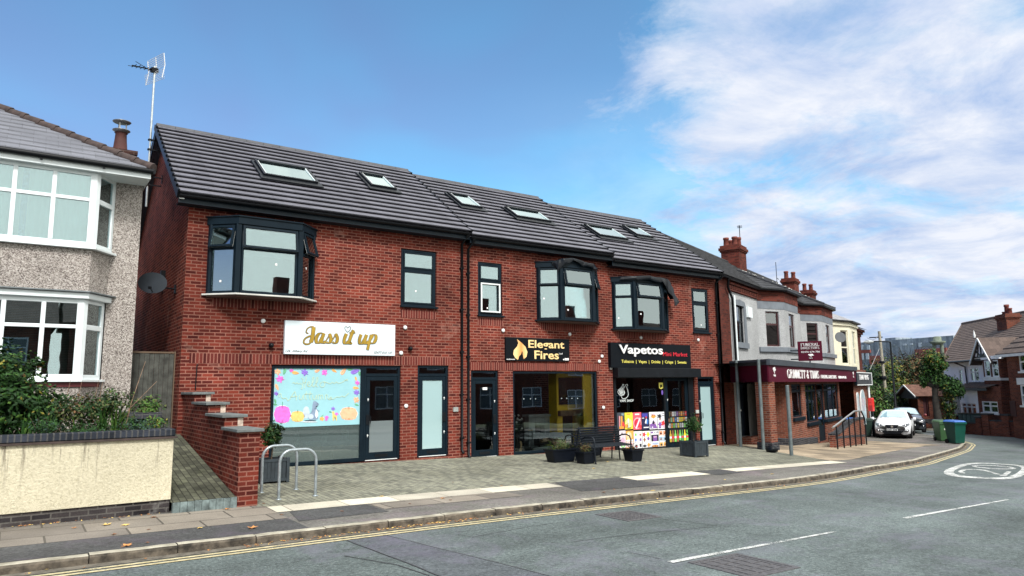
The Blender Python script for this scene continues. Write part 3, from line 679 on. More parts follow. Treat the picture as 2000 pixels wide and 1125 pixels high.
def glazed_door(parent, x0, x1, z0, z1, glass, side='r', y=.05, transom=None, label=None, stile=.10):
    """aluminium door: surround (part) with a transom light, leaf (part) with pane, handle, letterbox"""
    ft = transom or z1
    s = MB(); fw = .055
    s.box(x0, x0+fw, y-.02, y+.07, z0, z1); s.box(x1-fw, x1, y-.02, y+.07, z0, z1); s.box(x0+fw, x1-fw, y-.02, y+.07, z1-fw, z1)
    if transom: s.box(x0+fw, x1-fw, y-.02, y+.07, transom-.035, transom+.035)
    s.box(x0+fw, x1-fw, y-.03, y+.07, z0, z0+.018, 1)
    so_ = s.build('door_frame', [NAVY, WHITE], parent, bevel=.004)
    if transom: pane(so_, None or Matrix(), x0+fw, x1-fw, transom+.035, z1-fw, y+.03, GLS)
    a, b_, c, d = x0+fw+.006, x1-fw-.006, z0+.025, ft-.04
    l = MB(); br_ = .17
    l.box(a, a+stile, y-.012, y+.04, c, d); l.box(b_-stile, b_, y-.012, y+.04, c, d); l.box(a+stile, b_-stile, y-.012, y+.04, c, c+br_); l.box(a+stile, b_-stile, y-.012, y+.04, d-stile, d)
    lo = l.build('door', NAVY, parent, bevel=.004)
    if label: lo['label'] = label
    pane(lo, Matrix(), a+stile, b_-stile, c+br_, d-stile, y+.012, glass)
    hx = b_-stile*.5 if side == 'r' else a+stile*.5; zm = (z0+ft)/2-.05
    h = MB(); h.box(hx-.045, hx+.045, y-.03, y-.013, zm-.12, zm+.12); h.tube([(hx-.05 if side == 'r' else hx+.05, y-.075, zm-.09), (hx-.05 if side == 'r' else hx+.05, y-.075, zm+.09)], .012, 6)
    h.build('handle', BLKM, lo)
    for dz in (.5, -.38):
        h = MB(); h.lathe([(.018, -.028), (.018, -.013)], (hx, y, zm+dz), 10, axis='y'); h.box(hx-.008, hx+.008, y-.02, y-.013, zm+dz-.045, zm+dz+.02); h.build('lock', WHITE, lo)
    h = MB(); h.box((a+b_)/2-.17, (a+b_)/2+.17, y-.02, y-.013, c+.055, c+.125); h.build('letterbox', BLKM, lo)
    return lo

Z1, Z2, Z3 = .12, -.01, -.21
# ---- left shop
def FX(px, py): return fac(px, py, 0)[0]
H1 = [(3.40, 5.75, 4.03, 5.62), (8.12, 9.18, 4.0, 5.53), (4.87, 8.15, Z1-.02, 2.455), (8.63, 9.56, Z1-.02, 2.47)]
shop1 = shop('tallest red brick shop of the row, with the white and gold name board', 2.93, 10.055, Z1, 6.12, (2.66, 10.06), (2.69, 10.22), 9.0, H1,
             [(3.1, 9.66, 2.475, 2.69), (3.50, 5.68, 3.735, 3.945), (8.13, 9.17, 3.70, 3.915)], left_gable=True)
o1 = oriel(shop1, 3.36, 5.80, 3.90, 5.30, 4.0, 5.56, .5, 5.02, (13, 9, 15), 5.72, 'navy bay window with all three top lights propped open', paler=True)
casement(shop1, Matrix(), 8.14, 9.16, 4.02, 5.51, 4.98, openang=0)
mx_ = FX(708, 800)
sf = MB(); fw = .06
for a, b_ in ((4.89, 4.95), (mx_-.045, mx_+.045)): sf.box(a, b_, .03, .12, Z1, 2.44)
sf.box(4.95, mx_-.045, .03, .12, Z1, Z1+.09); sf.box(4.95, mx_-.045, .03, .12, 2.38, 2.44)
sfo = sf.build('shopfront', NAVY, shop1, bevel=.004); sfo['label'] = 'shopfront window covered with the pale autumn window film'
zf = fac(620, 832, .06)[1]
pane(sfo, Matrix(), 4.95, mx_-.045, Z1+.09, 2.38, .075, GLG)
glazed_door(shop1, mx_+.046, 8.14, Z1, 2.44, GLS, side='l', transom=2.22, label='glazed shop door beside the film covered window')
ftl = fac(709, 690, .03)
# lower half of the door glass carries grey film
b_ = MB(); b_.box(mx_+.046+.17, 8.14-.17, .055, .057, Z1+.2, fac(740, 822, .05)[1]); b_.build('privacy_film', glassmat('grey film', (.5, .55, .55), refl=.05, film=(.20, .24, .25), filmfac=.8), shop1)
glazed_door(shop1, 8.64, 9.55, Z1, 2.46, GLF, side='r', transom=2.22, label='navy door with frosted pale blue glass')
vent_caps(shop1, [(513.5, 627), (790.7, 639.8), (782.6, 689.6), (792.5, 793)])
for p in ((528.4, 674.6), (799.6, 681)):
    x, z = fac(*p); b_ = MB(); b_.lathe([(.045, -.005), (.055, -.03), (.055, -.09), (.03, -.125), (0, -.13)], (x, 0, z), 12, axis='y'); b_.build('wall_lamp', BLK, shop1)
x, z = fac(889, 799.7); b_ = MB(); b_.box(x-.075, x+.075, -.05, -.001, z-.06, z+.06); b_.build('entry_panel', mt('grey panel', (.30, .33, .32), .5), shop1, bevel=.006)
def downpipe(parent, x, z0, z1, swan=True):
    b_ = MB(); P = [(x, -.37, z1+.12), (x, -.37, z1+.02), (x, -.07, z1-.16), (x, -.055, z0+.12), (x, -.13, z0+.03)] if swan else [(x, -.055, z1), (x, -.055, z0)]
    b_.tube(P, .036, 10)
    zz_ = z0+.4
    while zz_ < z1-.4: b_.box(x-.048, x+.048, -.095, -.001, zz_, zz_+.045); zz_ += 1.15
    b_.build('downpipe', BLK, parent)
downpipe(shop1, 9.94, Z1, 5.98)
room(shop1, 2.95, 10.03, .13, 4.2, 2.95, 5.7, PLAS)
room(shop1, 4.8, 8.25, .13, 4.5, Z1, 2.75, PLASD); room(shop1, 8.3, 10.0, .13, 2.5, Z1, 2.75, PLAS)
x, z = fac(376, 800)
b_ = MB(); xx, zt = fac(384.5, 712, 0); b_.tube([(xx+.02, -.02, zt), (xx, -.02, zt), (xx-.01, -.02, 1.9)], .012, 6); b_.build('cable', BLK, shop1)
for cs in ([(493.8, 319), (595, 335), (623, 365), (515, 347)], [(702, 342.7), (747.5, 351), (774, 375), (721, 368)]): skylight(shop1, cs, 6.12, 9.0)
b_ = MB(); b_.box(2.83, 2.93, 2.55, 2.75, 4.6, 4.85); b_.build('wall_vent', BLK, shop1)

# ---- middle shop
H2 = [(12.62, 14.88, 3.87, 5.46), (10.50, 11.32, 3.87, 5.40), (10.26, 11.17, Z2-.02, 2.345), (11.66, 14.87, Z2-.02, 2.335)]
shop2 = shop('red brick shop in the middle of the stepped row with the flame name board', 10.06, 15.42, Z2, 6.03, (10.06, 15.36), (10.2, 15.62), 8.87, H2,
             [(10.16, 15.0, 2.355, 2.57), (12.66, 14.84, 3.56, 3.775), (10.48, 11.34, 3.60, 3.805)])
o2 = oriel(shop2, 12.55, 14.93, 13.12, 14.36, 3.84, 5.40, .5, 4.86, (5, 12, 14), 5.55, 'navy bay window with a torn black sheet over its head')
casement(shop2, Matrix(), 10.51, 11.31, 3.89, 5.385, 4.86, mat=NAVY)
b_ = MB(); b_.box(10.585, 10.625, -.035, -.0, 3.97, 4.80); b_.box(11.20, 11.24, -.035, 0, 3.97, 4.80); b_.box(10.625, 11.20, -.035, 0, 3.97, 4.01); b_.box(10.625, 11.20, -.035, 0, 4.76, 4.80); b_.build('open_sash', WHITE, shop2, bevel=.004)
glazed_door(shop2, 10.27, 11.16, Z2, 2.335, GLS, side='r', transom=2.12, label='navy door of clear glass beside the fireplace window')
x, z = fac(946, 759, .06); b_ = MB(); b_.box(x-.075, x+.075, .03, .034, z-.035, z+.035); b_.build('notice', STK, shop2)
sf = MB(); sf.box(11.67, 11.73, .03, .12, Z2, 2.325); sf.box(14.80, 14.86, .03, .12, Z2, 2.325); sf.box(11.73, 14.80, .03, .12, Z2, Z2+.075); sf.box(11.73, 14.80, .03, .12, 2.265, 2.325)
sfo2 = sf.build('shopfront', NAVY, shop2, bevel=.004); sfo2['label'] = 'wide clear shop window showing fireplaces'
pane(sfo2, Matrix(), 11.73, 14.80, Z2+.075, 2.265, .075, GLS)
q = MB()
for (px, pys) in ((1023, (779,)), (1036, (779,)), (1046, (779,)), (1097, (778,)), (1107, (778,)), (1117, (778,)), (1128, (778,))):
    for py in pys: xx, zz_ = fac(px, py, .07); q.lathe([(.018, -.001), (.018, 0)], (xx, .07, zz_), 8, axis='y')
q.build('safety_dots', mt('frost dots', (.35, .42, .42), .7), shop2)
vent_caps(shop2, [(982, 645.6), (1112, 653), (1175, 696), (1169.6, 706), (1177.7, 796)])
downpipe(shop2, 10.145, Z2, 5.86)
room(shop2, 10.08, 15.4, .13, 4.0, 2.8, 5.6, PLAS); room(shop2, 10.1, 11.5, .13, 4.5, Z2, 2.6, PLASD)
for cs in ([(877, 382), (914, 389), (938, 408.5), (898, 407)], [(986, 410), (1046.7, 418), (1073, 435), (1011, 431)]): skylight(shop2, cs, 6.03, 8.87)

# ---- right shop
H3 = [(15.66, 18.04, 3.73, 5.26), (19.40, 20.28, 3.70, 5.28), (15.52, 19.35, Z3-.02, 2.30), (19.51, 20.39, Z3-.02, 2.165)]
shop3 = shop('red brick shop with the black name board and vape posters, lowest of the stepped row', 15.425, 20.74, Z3, 5.87, (15.37, 20.72), (15.6, 21.0), 8.68, H3,
             [(19.45, 20.48, 2.175, 2.39), (15.70, 17.98, 3.41, 3.62), (19.40, 20.28, 3.42, 3.625)], right_gable=True)
o3 = oriel(shop3, 15.58, 18.10, 16.12, 17.38, 3.69, 5.19, .5, 4.70, (0, 10, 0), 5.33, 'navy bay window with a black sheet blown over its right corner')
casement(shop3, Matrix(), 19.41, 20.27, 3.715, 5.27, 4.75)
sx0, sxd, sx1 = FX(1204, 800), FX(1301, 800), FX(1347, 800)
sf = MB(); sf.box(15.55, sx0, -.02, .10, Z3, 2.28); sf.box(sxd-.03, sxd+.03, .03, .12, Z3, 2.2); sf.box(sx1-.03, sx1+.22, -.02, .12, Z3, 2.2)
sf.box(sx0, sxd-.03, .03, .12, Z3, Z3+.10); sf.box(sx0, sx1-.03, .03, .12, 2.12, 2.28)
sfo3 = sf.build('shopfront', BLKM, shop3, bevel=.004); sfo3['label'] = 'shop window with rows of posters along its foot'
pane(sfo3, Matrix(), sx0, sxd-.03, Z3+.10, 2.12, .075, GLS)
glazed_door(shop3, sxd+.03, sx1-.03, Z3, 2.12, GLS, side='l', stile=.06, label='open fronted glass shop door beside the posters')
b_ = MB(); b_.box(sx0-.12, 19.42, -.26, -.001, fac(1280, 737, -.26)[1]+.0, 2.44); b_.build('shutter_box', BLKM, shop3, bevel=.01)
glazed_door(shop3, 19.52, 20.38, Z3, 2.155, GLF, side='l', transom=1.96, label='navy door with frosted pale glass at the low end of the row')
vent_caps(shop3, [(1192.6, 719), (1251, 659.6), (1363, 664)])
x, z = fac(1360.7, 804); b_ = MB(); b_.box(x-.07, x+.07, -.05, -.001, z-.055, z+.055); b_.build('entry_panel', mt('pale panel', (.42, .44, .42), .5), shop3, bevel=.006)
downpipe(shop3, 20.66, Z3, 5.70)
room(shop3, 15.45, 20.7, .13, 4.0, 2.6, 5.4, PLAS); room(shop3, 19.45, 20.7, .13, 2.5, Z3, 2.4, PLAS)
for cs in ([(1139, 442.6), (1195, 451.5), (1224, 472), (1169, 464)], [(1215.5, 445), (1245, 449), (1272, 466.6), (1243, 464)]): skylight(shop3, cs, 5.87, 8.68)

# ---- torn sheets over the two right hand bays
TARP = mt('black polythene', (.004, .006, .009), .38, var=.3, spec=.22)
def tarp(label, spine, nu=44, seed=1):
    """sheet draped over a head board: spine points (x, y, top z, drop) interpolated; soft pleats run down it"""
    b_ = MB(); rows = []
    for i in range(nu+1):
        u = i/nu; t = u*(len(spine)-1); k = min(int(t), len(spine)-2); f = t-k; f = f*f*(3-2*f); x, y, zt, dr = [spine[k][q]*(1-f)+spine[k+1][q]*f for q in range(4)]
        r_ = []
        for v, (dy, dz) in enumerate(((.30, -.02), (.16, -.01), (.04, -.005), (-.01, -.02), (-.03, -.35), (-.035, -.7), (-.025, -1.0))):
            n_ = noise.noise(Vector((u*7, v*.35, seed*3.1))); pl = math.sin(u*34+seed+v*.25)*.5+math.sin(u*61+seed*2)*.25
            r_.append((x+n_*.015*v, y+dy-(.02+.022*pl+.02*n_)*(v > 2), zt+(dz if v < 4 else dz*dr*(1+.5*noise.noise(Vector((u*5, 0, seed))))) + .03*n_))
        rows.append(r_)
    for i in range(nu):
        for j in range(6): b_.add([rows[i][j], rows[i+1][j], rows[i+1][j+1], rows[i][j+1]], [(0, 1, 2, 3)], 0, True)
    tag(b_.build('plastic_sheet', TARP), label, 'plastic sheet')
tarp('crumpled black sheet lying over the middle bay window head', [(12.86, -.30, 5.60, .16), (13.0, -.45, 5.60, .42), (13.14, -.56, 5.66, .20), (13.5, -.58, 5.72, .13), (13.9, -.58, 5.62, .14), (14.3, -.58, 5.60, .16), (14.72, -.28, 5.58, .14)], seed=1)
tarp('black sheet hanging down past the right corner of the last bay window', [(15.75, -.22, 5.37, .10), (16.14, -.56, 5.38, .15), (16.7, -.60, 5.42, .13), (17.2, -.60, 5.42, .20), (17.5, -.58, 5.38, .42), (17.8, -.50, 5.25, .50), (18.05, -.40, 5.0, .40), (18.28, -.32, 4.80, .16)], seed=5)
# ---------------------------------------------------------------- name boards
def cr(ox, oy, sc, Y): return lambda x, y: fac(ox+x/sc, oy+y/sc, Y)
GOLD = mt('gold lettering', (.42, .27, .035), .35, var=.15, metal=.3); DARKL = mt('dark lettering', (.05, .05, .045), .5, var=0)
SGNW = mt('white sign face', (.66, .75, .80), .45, var=.02); SGNB = mt('black sign face', (.004, .006, .009), .5, var=.1, spec=.12)
MAR = mt('maroon sign face', (.070, .004, .016), .5, var=.08, spec=.15); LETW = mt('white lettering', (.82, .82, .82), .5, var=0)
CREAML = mt('cream lettering', (.85, .62, .28), .5, var=.05); YELL = mt('yellow lettering', (.80, .72, .14), .5, var=0); REDL = mt('red lettering', (.62, .02, .04), .5, var=0)
# left: white board
yb = -.10; c = cr(520, 600, 7.03, yb)
X0, Z0 = c(247, 648); X1_, Z1_ = c(1772, 240); Z1_ = (c(265, 182)[1]+c(1772, 243)[1])/2; Z0 = (c(247, 648)[1]+c(1768, 663)[1])/2
sg = thing('shop_sign', 'wide white name board with gold handwritten lettering over the autumn window', 'shop sign', (X0, 0, Z0))
b_ = MB(); b_.box(X0, X1_, yb, -.002, Z0, Z1_); b_.build('board', SGNW, sg, bevel=.004)
pen = lambda dx, dz: .018+.052*max(0, min(1, (abs(dz)-.35)/.5))
thin = .016
def strokes(lst, outline, fill):
    o = MB(); f = MB()
    for k, (pts, wf) in enumerate(lst):
        Q = [c(*p) for p in pts]
        yy = yb-.003-.0006*k
        ribbon(o, Q, yy, (lambda dx, dz, wf=wf: (wf(dx, dz) if callable(wf) else wf)+.016)); ribbon(f, Q, yy-.005, wf)
    o.build('lettering_edge', outline, sg); f.build('lettering', fill, sg)
ST = [([(578, 362), (548, 345), (560, 300), (600, 272), (650, 268)], thin), ([(650, 272), (642, 350), (632, 420), (610, 480)], lambda a, b: .085),
      ([(612, 478), (580, 505), (535, 505), (512, 480), (530, 435), (575, 405), (622, 392)], .026),
      ([(780, 362), (735, 358), (695, 400), (682, 455), (700, 492), (735, 478), (768, 415)], pen), ([(790, 358), (765, 430), (762, 475), (785, 492), (812, 470)], pen),
      ([(812, 470), (850, 410), (870, 362)], thin), ([(868, 365), (885, 420), (880, 470), (850, 492), (825, 478)], pen),
      ([(885, 480), (925, 420), (952, 362)], thin), ([(950, 365), (975, 420), (968, 470), (938, 494), (908, 478)], pen),
      ([(1098, 365), (1070, 440), (1070, 488), (1095, 500), (1125, 470)], pen), ([(1195, 315), (1160, 400), (1140, 470), (1148, 500), (1165, 480)], pen), ([(1140, 352), (1220, 352)], .022),
      ([(1300, 375), (1278, 440), (1280, 492), (1310, 500), (1350, 440), (1375, 378)], pen), ([(1375, 378), (1355, 440), (1350, 490), (1372, 500), (1400, 470)], pen),
      ([(1440, 380), (1415, 470), (1400, 530), (1388, 585)], lambda a, b: .062), ([(1430, 430), (1465, 380), (1500, 390), (1502, 440), (1470, 490), (1425, 492)], pen)]
strokes(ST, DARKL, GOLD)
b_ = MB(); ribbon(b_, [c(*p) for p in [(1112, 345), (1085, 310), (1078, 280), (1098, 266), (1118, 285), (1140, 264), (1158, 282), (1145, 318), (1112, 345)]], yb-.003, .013); b_.build('heart', DARKL, sg)
text('address_lettering', '126  Albany Rd', *[v for v in (c(282, 0)[0], c(585, 0)[0])], c(430, 625)[1], c(430, 585)[1], yb, DARKL, sg, shear=.35, ext=.004)
text('phone_lettering', '02477 010 137', c(1487, 0)[0], c(1740, 0)[0], c(1610, 640)[1], c(1610, 608)[1], yb, DARKL, sg, shear=.35, ext=.004)

# middle: flame board
yb2 = -.06; c2 = cr(960, 640, 4.325, yb2)
X0, X1_ = c2(120, 180)[0], c2(658, 180)[0]; Z0, Z1_ = (c2(123, 280)[1]+c2(660, 285)[1])/2, (c2(117, 80)[1]+c2(657, 97)[1])/2
sg = thing('shop_sign', 'black name board with an orange flame and bold cream lettering over the fireplace window', 'shop sign', (X0, 0, Z0))
b_ = MB(); b_.box(X0, X1_, yb2, -.002, Z0, Z1_); b_.build('board', SGNB, sg, bevel=.003)
fl = [(215, 98), (250, 125), (285, 160), (302, 205), (295, 245), (272, 265), (266, 240), (262, 205), (256, 196), (248, 225), (232, 240), (226, 262), (222, 272), (200, 255), (183, 225), (188, 190), (215, 160), (226, 130)]
b_ = MB(); pts = [c2(*p) for p in fl]; pts = [tuple(p) for p in pts]
b_.poly([(p[0], yb2-.006, p[1]) for p in pts][::-1]); n_ = len(pts)
for i in range(n_): a, q = pts[i], pts[(i+1) % n_]; b_.quad((a[0], yb2-.006, a[1]), (q[0], yb2-.006, q[1]), (q[0], yb2, q[1]), (a[0], yb2, a[1]))
m, t, bs = newmat('flame print'); tcn = coords(t, 'UV'); sp = t.nodes.new('ShaderNodeSeparateXYZ'); t.links.new(tcn, sp.inputs[0])
xm = (c2(183, 0)[0]+c2(302, 0)[0])/2
t.links.new(ramp(t, mathn('MULTIPLY', mathn('ABSOLUTE', mathn('SUBTRACT', sp.outputs[0], xm+.02, t=t), t=t), 4, t=t), [(0, (.75, .30, .08)), (.8, (.9, .66, .30))]), bs.inputs['Base Color'])
b_.build('flame', m, sg)
text('name_lettering', 'Elegant', c2(308, 0)[0], c2(610, 0)[0], c2(450, 193)[1], c2(450, 108)[1], yb2, CREAML, sg, bold=.018)
text('name_lettering', 'Fires', c2(358, 0)[0], c2(562, 0)[0], c2(450, 266)[1], c2(450, 195)[1], yb2, CREAML, sg, bold=.018)
text('small_lettering', 'Ltd', c2(566, 0)[0], c2(594, 0)[0], c2(580, 226)[1], c2(580, 212)[1], yb2, LETW, sg, ext=.004)
text('small_lettering', 'Showroom', c2(128, 0)[0], c2(198, 0)[0], c2(160, 271)[1], c2(160, 262)[1], yb2, LETW, sg, ext=.004) if False else None
b_ = MB(); a = c2(128, 270); q = c2(198, 262)
for k in range(14): xx = a[0]+(q[0]-a[0])*k/14; b_.box(xx, xx+(q[0]-a[0])/14*.7, yb2-.003, yb2, a[1], a[1]+(q[1]-a[1])*random.uniform(.6, 1))
a = c2(618, 276); q = c2(652, 258); b_.box(a[0], q[0], yb2-.003, yb2, a[1], q[1]); a = c2(604, 274); q = c2(614, 264); b_.box(a[0], q[0], yb2-.003, yb2, a[1], q[1])
b_.build('small_print', LETW, sg)

# right: black board
yb3 = -.14; c3 = cr(1180, 660, 4.6875, yb3)
X0, X1_ = c3(62, 150)[0], c3(792, 150)[0]; Z1_ = (c3(62, 45)[1]+c3(792, 73)[1])/2+.02; Z0 = 2.445
sg = thing('shop_sign', 'black name board with raised white, red and yellow lettering above the shutter box', 'shop sign', (X0, 0, Z0))
b_ = MB(); b_.box(X0, X1_, yb3, -.002, Z0, Z1_); b_.build('board', SGNB, sg, bevel=.004)
text('name_lettering', 'Vapetos', c3(125, 0)[0], c3(523, 0)[0], c3(320, 172)[1], c3(320, 68)[1], yb3, LETW, sg, ext=.035, bold=.016)
text('name_lettering', 'Mini Market', c3(530, 0)[0], c3(752, 0)[0], c3(640, 168)[1], c3(640, 132)[1], yb3, REDL, sg, ext=.012, bold=.0)
text('goods_lettering', 'Tobacco  |  Vapes  |  Drinks  |  Crisps  |  Sweets', c3(150, 0)[0], c3(740, 0)[0], c3(450, 240)[1], c3(450, 205)[1], yb3, YELL, sg, ext=.008, bold=.004)

# ---------------------------------------------------------------- autumn film on the left shop window
FLM = mt('pale blue window film', (.30, .56, .62), .35, var=.05, scale=1.5)
film = thing('window_film', 'pale blue window film painted with autumn leaves and pumpkins', 'window film', (4.95, .07, 1))
b_ = MB(); xe_ = mx_-.046; zl = fac(530, 838, .06)[1]; zr_ = fac(700, 827, .06)[1]; zf = (zl+zr_)/2
b_.box(4.951, xe_, .064, .069, zf, 2.379); b_.build('backing', FLM, film)
yf = .063; cf = cr(520, 700, 5.114, yf)
PC = {n: mt('print '+n, v, .5, var=.12, scale=12) for n, v in dict(pink=(.72, .16, .60), pinkd=(.55, .08, .42), yellow=(.80, .56, .18), yellowd=(.62, .36, .06), peach=(.85, .46, .28), peachd=(.65, .28, .14), purple=(.26, .16, .62), purpled=(.16, .09, .42), green=(.16, .45, .26), greend=(.08, .30, .16), grey=(.22, .30, .42), greyl=(.50, .60, .72), white=(.75, .8, .85), orange=(.80, .42, .12), cream=(.50, .62, .42), dark=(.05, .07, .10), shadow=(.20, .34, .42)).items()}
def art(name, col, shapes, lines=()):
    """one printed picture: list of polygons in picture coordinates with a colour name each"""
    cols = sorted({s[0] for s in shapes} | {s[0] for s in lines}); b2 = MB()
    for i, (cn, pts) in enumerate(shapes): decal(b2, [cf(*p) for p in pts], yf-.0012*i, cols.index(cn), .001)
    for i, (cn, pts, w_) in enumerate(lines): ribbon(b2, [cf(*p) for p in pts], yf-.0012*(len(shapes)+1)-.0003*i, w_, cols.index(cn), k=3, th=.001)
    return b2.build(name, [PC[k] for k in cols], film)
def ell(cx_, cy_, rx, ry, n=18, k=0, a=0, ph=0): return [(cx_+rx*math.cos(2*math.pi*i/n)*(1+a*math.cos(k*2*math.pi*i/n+ph)), cy_+ry*math.sin(2*math.pi*i/n)*(1+a*math.cos(k*2*math.pi*i/n+ph))) for i in range(n)]
def maple(cx_, cy_, r, rot=0):
    rr = [1, .5, .85, .45, .95, .5, .7, .35, .5, .3]*1
    n = 20; return [(cx_+r*([1, .62, .45, .7, .92, .55, .5, .75, .8, .5][i % 10])*math.cos(2*math.pi*i/n+rot), cy_+r*([1, .62, .45, .7, .92, .55, .5, .75, .8, .5][i % 10])*math.sin(2*math.pi*i/n+rot)) for i in range(n)]
def leafsh(cx_, cy_, l, w_, rot):
    P = []
    for i in range(14):
        t = 2*math.pi*i/14; x = l*math.cos(t); y = w_*math.sin(t)*(1-.35*math.cos(t)); P.append((cx_+x*math.cos(rot)-y*math.sin(rot), cy_+x*math.sin(rot)+y*math.cos(rot)))
    return P
for kind, cn, x, y, r, rot in (('m', 'peach', 112, 130, 38, .3), ('l', 'green', 180, 130, 30, 1.9), ('m', 'pink', 250, 120, 24, 0), ('l', 'orange', 290, 142, 34, .1), ('m', 'purple', 382, 138, 42, .5), ('m', 'green', 450, 98, 18, 0), ('l', 'peach', 508, 122, 26, -.4), ('m', 'pink', 580, 138, 38, 1.2), ('l', 'orange', 678, 122, 26, .5), ('l', 'peach', 768, 128, 38, -.9), ('l', 'green', 835, 108, 24, 0), ('l', 'purple', 885, 130, 44, -.35), ('l', 'green', 928, 150, 22, 1.5),
                           ('m', 'pink', 135, 203, 46, .1), ('l', 'peach', 105, 285, 32, 1.2), ('m', 'purple', 98, 350, 26, .4), ('l', 'green', 88, 425, 22, 1.4), ('l', 'green', 88, 458, 18, 0), ('l', 'orange', 893, 202, 20, 1.5), ('m', 'pink', 908, 242, 28, .4), ('l', 'orange', 893, 293, 28, 0), ('m', 'purple', 900, 338, 34, .2), ('m', 'peach', 898, 412, 36, .9), ('l', 'green', 902, 462, 20, .3)):
    P = maple(x, y, r, rot) if kind == 'm' else leafsh(x, y, r, r*.42, rot); P2_ = [((p[0]-x)*.62+x, (p[1]-y)*.62+y) for p in P]
    d_ = cn+'d' if cn+'d' in PC else 'peachd' if cn == 'orange' else cn
    art('printed_leaf', cn, [(d_, [(p[0]+4, p[1]+5) for p in P]), (cn, P)], [(d_, [(x-r*.6*math.cos(rot), y-r*.6*math.sin(rot)), (x, y), (x+r*.7*math.cos(rot), y+r*.7*math.sin(rot))], .007)])
def pumpkin(cn, x, y, rx, ry, top):
    d_ = cn+'d'; sh = [('white', ell(x, y, rx*1.06, ry*1.05, 26, 6, .025)), (d_, ell(x, y, rx*1.0, ry*1.0, 26, 6, .025)), (cn, ell(x-rx*.6, y, rx*.36, ry*.88)), (cn, ell(x+rx*.6, y, rx*.36, ry*.88)), (cn, ell(x-rx*.22, y, rx*.30, ry*.95)), (cn, ell(x+rx*.24, y, rx*.30, ry*.95))]
    art('printed_pumpkin', cn, sh, [('greend', [(x, y-ry*.95), (x+2, y-ry-8), (x+1, y-ry-top)], .012)])
pumpkin('pink', 160, 560, 82, 88, 38); pumpkin('yellow', 312, 580, 66, 54, 12); pumpkin('peach', 824, 552, 84, 64, 10)
sq = [('greyl', ell(400, 540, 34, 62, 20)), ('grey', [(470, 430), (485, 425), (500, 432), (528, 455), (520, 470), (495, 478), (505, 500), (500, 540), (520, 590), (510, 610), (430, 612), (415, 590), (430, 555), (450, 540), (460, 500), (462, 465)]), ('greyl', ell(445, 580, 28, 26)), ('white', [(498, 500), (515, 530), (518, 570), (500, 600), (488, 570), (492, 530)]), ('dark', ell(440, 622, 60, 7)), ('white', ell(430, 634, 85, 5))]
art('printed_squirrel', 'grey', sq, [('grey', [(490, 480), (510, 520), (530, 524)], .02), ('dark', [(505, 452), (510, 455)], .012)])
art('printed_leaf', 'o', [('orange', ell(556, 603, 22, 20, 14, 5, .15)), ('green', leafsh(560, 575, 16, 6, -.8)), ('pink', ell(604, 588, 20, 16, 12, 5, .2)), ('pink', ell(600, 612, 14, 10))])
art('printed_deer', 'y', [('yellow', [(655, 530), (680, 530), (682, 560), (705, 562), (706, 620), (695, 620), (692, 590), (680, 590), (678, 620), (664, 620), (662, 560)]), ('purple', maple(668, 502, 26, .4)), ('pink', ell(702, 555, 18, 14, 12, 4, .2)), ('greend', leafsh(640, 535, 14, 5, .3))])
SCRIPTL = mt('lit outline lettering', (.56, .66, .46), .4, var=0)  # script lettering is a plain pale greenish print
scr = MB()
def wr(P, w_=.011): ribbon(scr, [cf(*p) for p in P], yf-.006, w_, 0, k=4, th=.002)
wr([(260, 250), (275, 240), (290, 255), (305, 242), (320, 255), (340, 248), (352, 262)]); wr([(350, 195), (368, 215), (358, 300), (345, 300)]); wr([(400, 185), (388, 250), (380, 300)]); wr([(362, 245), (395, 238)])
wr([(405, 268), (432, 250), (428, 232), (412, 245), (412, 275), (440, 282)]); wr([(440, 282), (470, 230), (475, 190), (460, 200), (458, 270), (475, 285)]); wr([(475, 285), (510, 230), (515, 190), (500, 200), (498, 270), (515, 285)]); wr([(560, 232), (535, 255), (545, 285), (575, 280), (585, 250), (570, 232), (600, 240)])
wr([(600, 240), (640, 252), (660, 238), (680, 250), (700, 235), (720, 248), (760, 238), (790, 215), (808, 208), (810, 222), (785, 218)])
wr([(130, 390), (122, 365), (145, 352), (150, 385), (170, 400), (200, 395), (215, 422), (240, 400), (262, 360), (285, 330)]); wr([(285, 330), (298, 380), (300, 418)]); wr([(240, 385), (310, 378)]); wr([(330, 365), (330, 400), (350, 410), (370, 365), (372, 410)]); wr([(400, 330), (392, 390), (405, 412)]); wr([(378, 358), (420, 352)]); wr([(440, 330), (432, 390), (445, 412)]); wr([(420, 358), (458, 352)])
wr([(465, 365), (465, 400), (485, 410), (502, 365), (505, 410)]); wr([(520, 412), (522, 365), (540, 372), (542, 410)]); wr([(542, 375), (560, 365), (565, 410)]); wr([(590, 412), (592, 365), (612, 370), (615, 400), (640, 412), (655, 395), (640, 385), (635, 400), (670, 405), (700, 385), (730, 388), (760, 375), (780, 385), (825, 345)])
scr.build('script_outline', SCRIPTL, film)

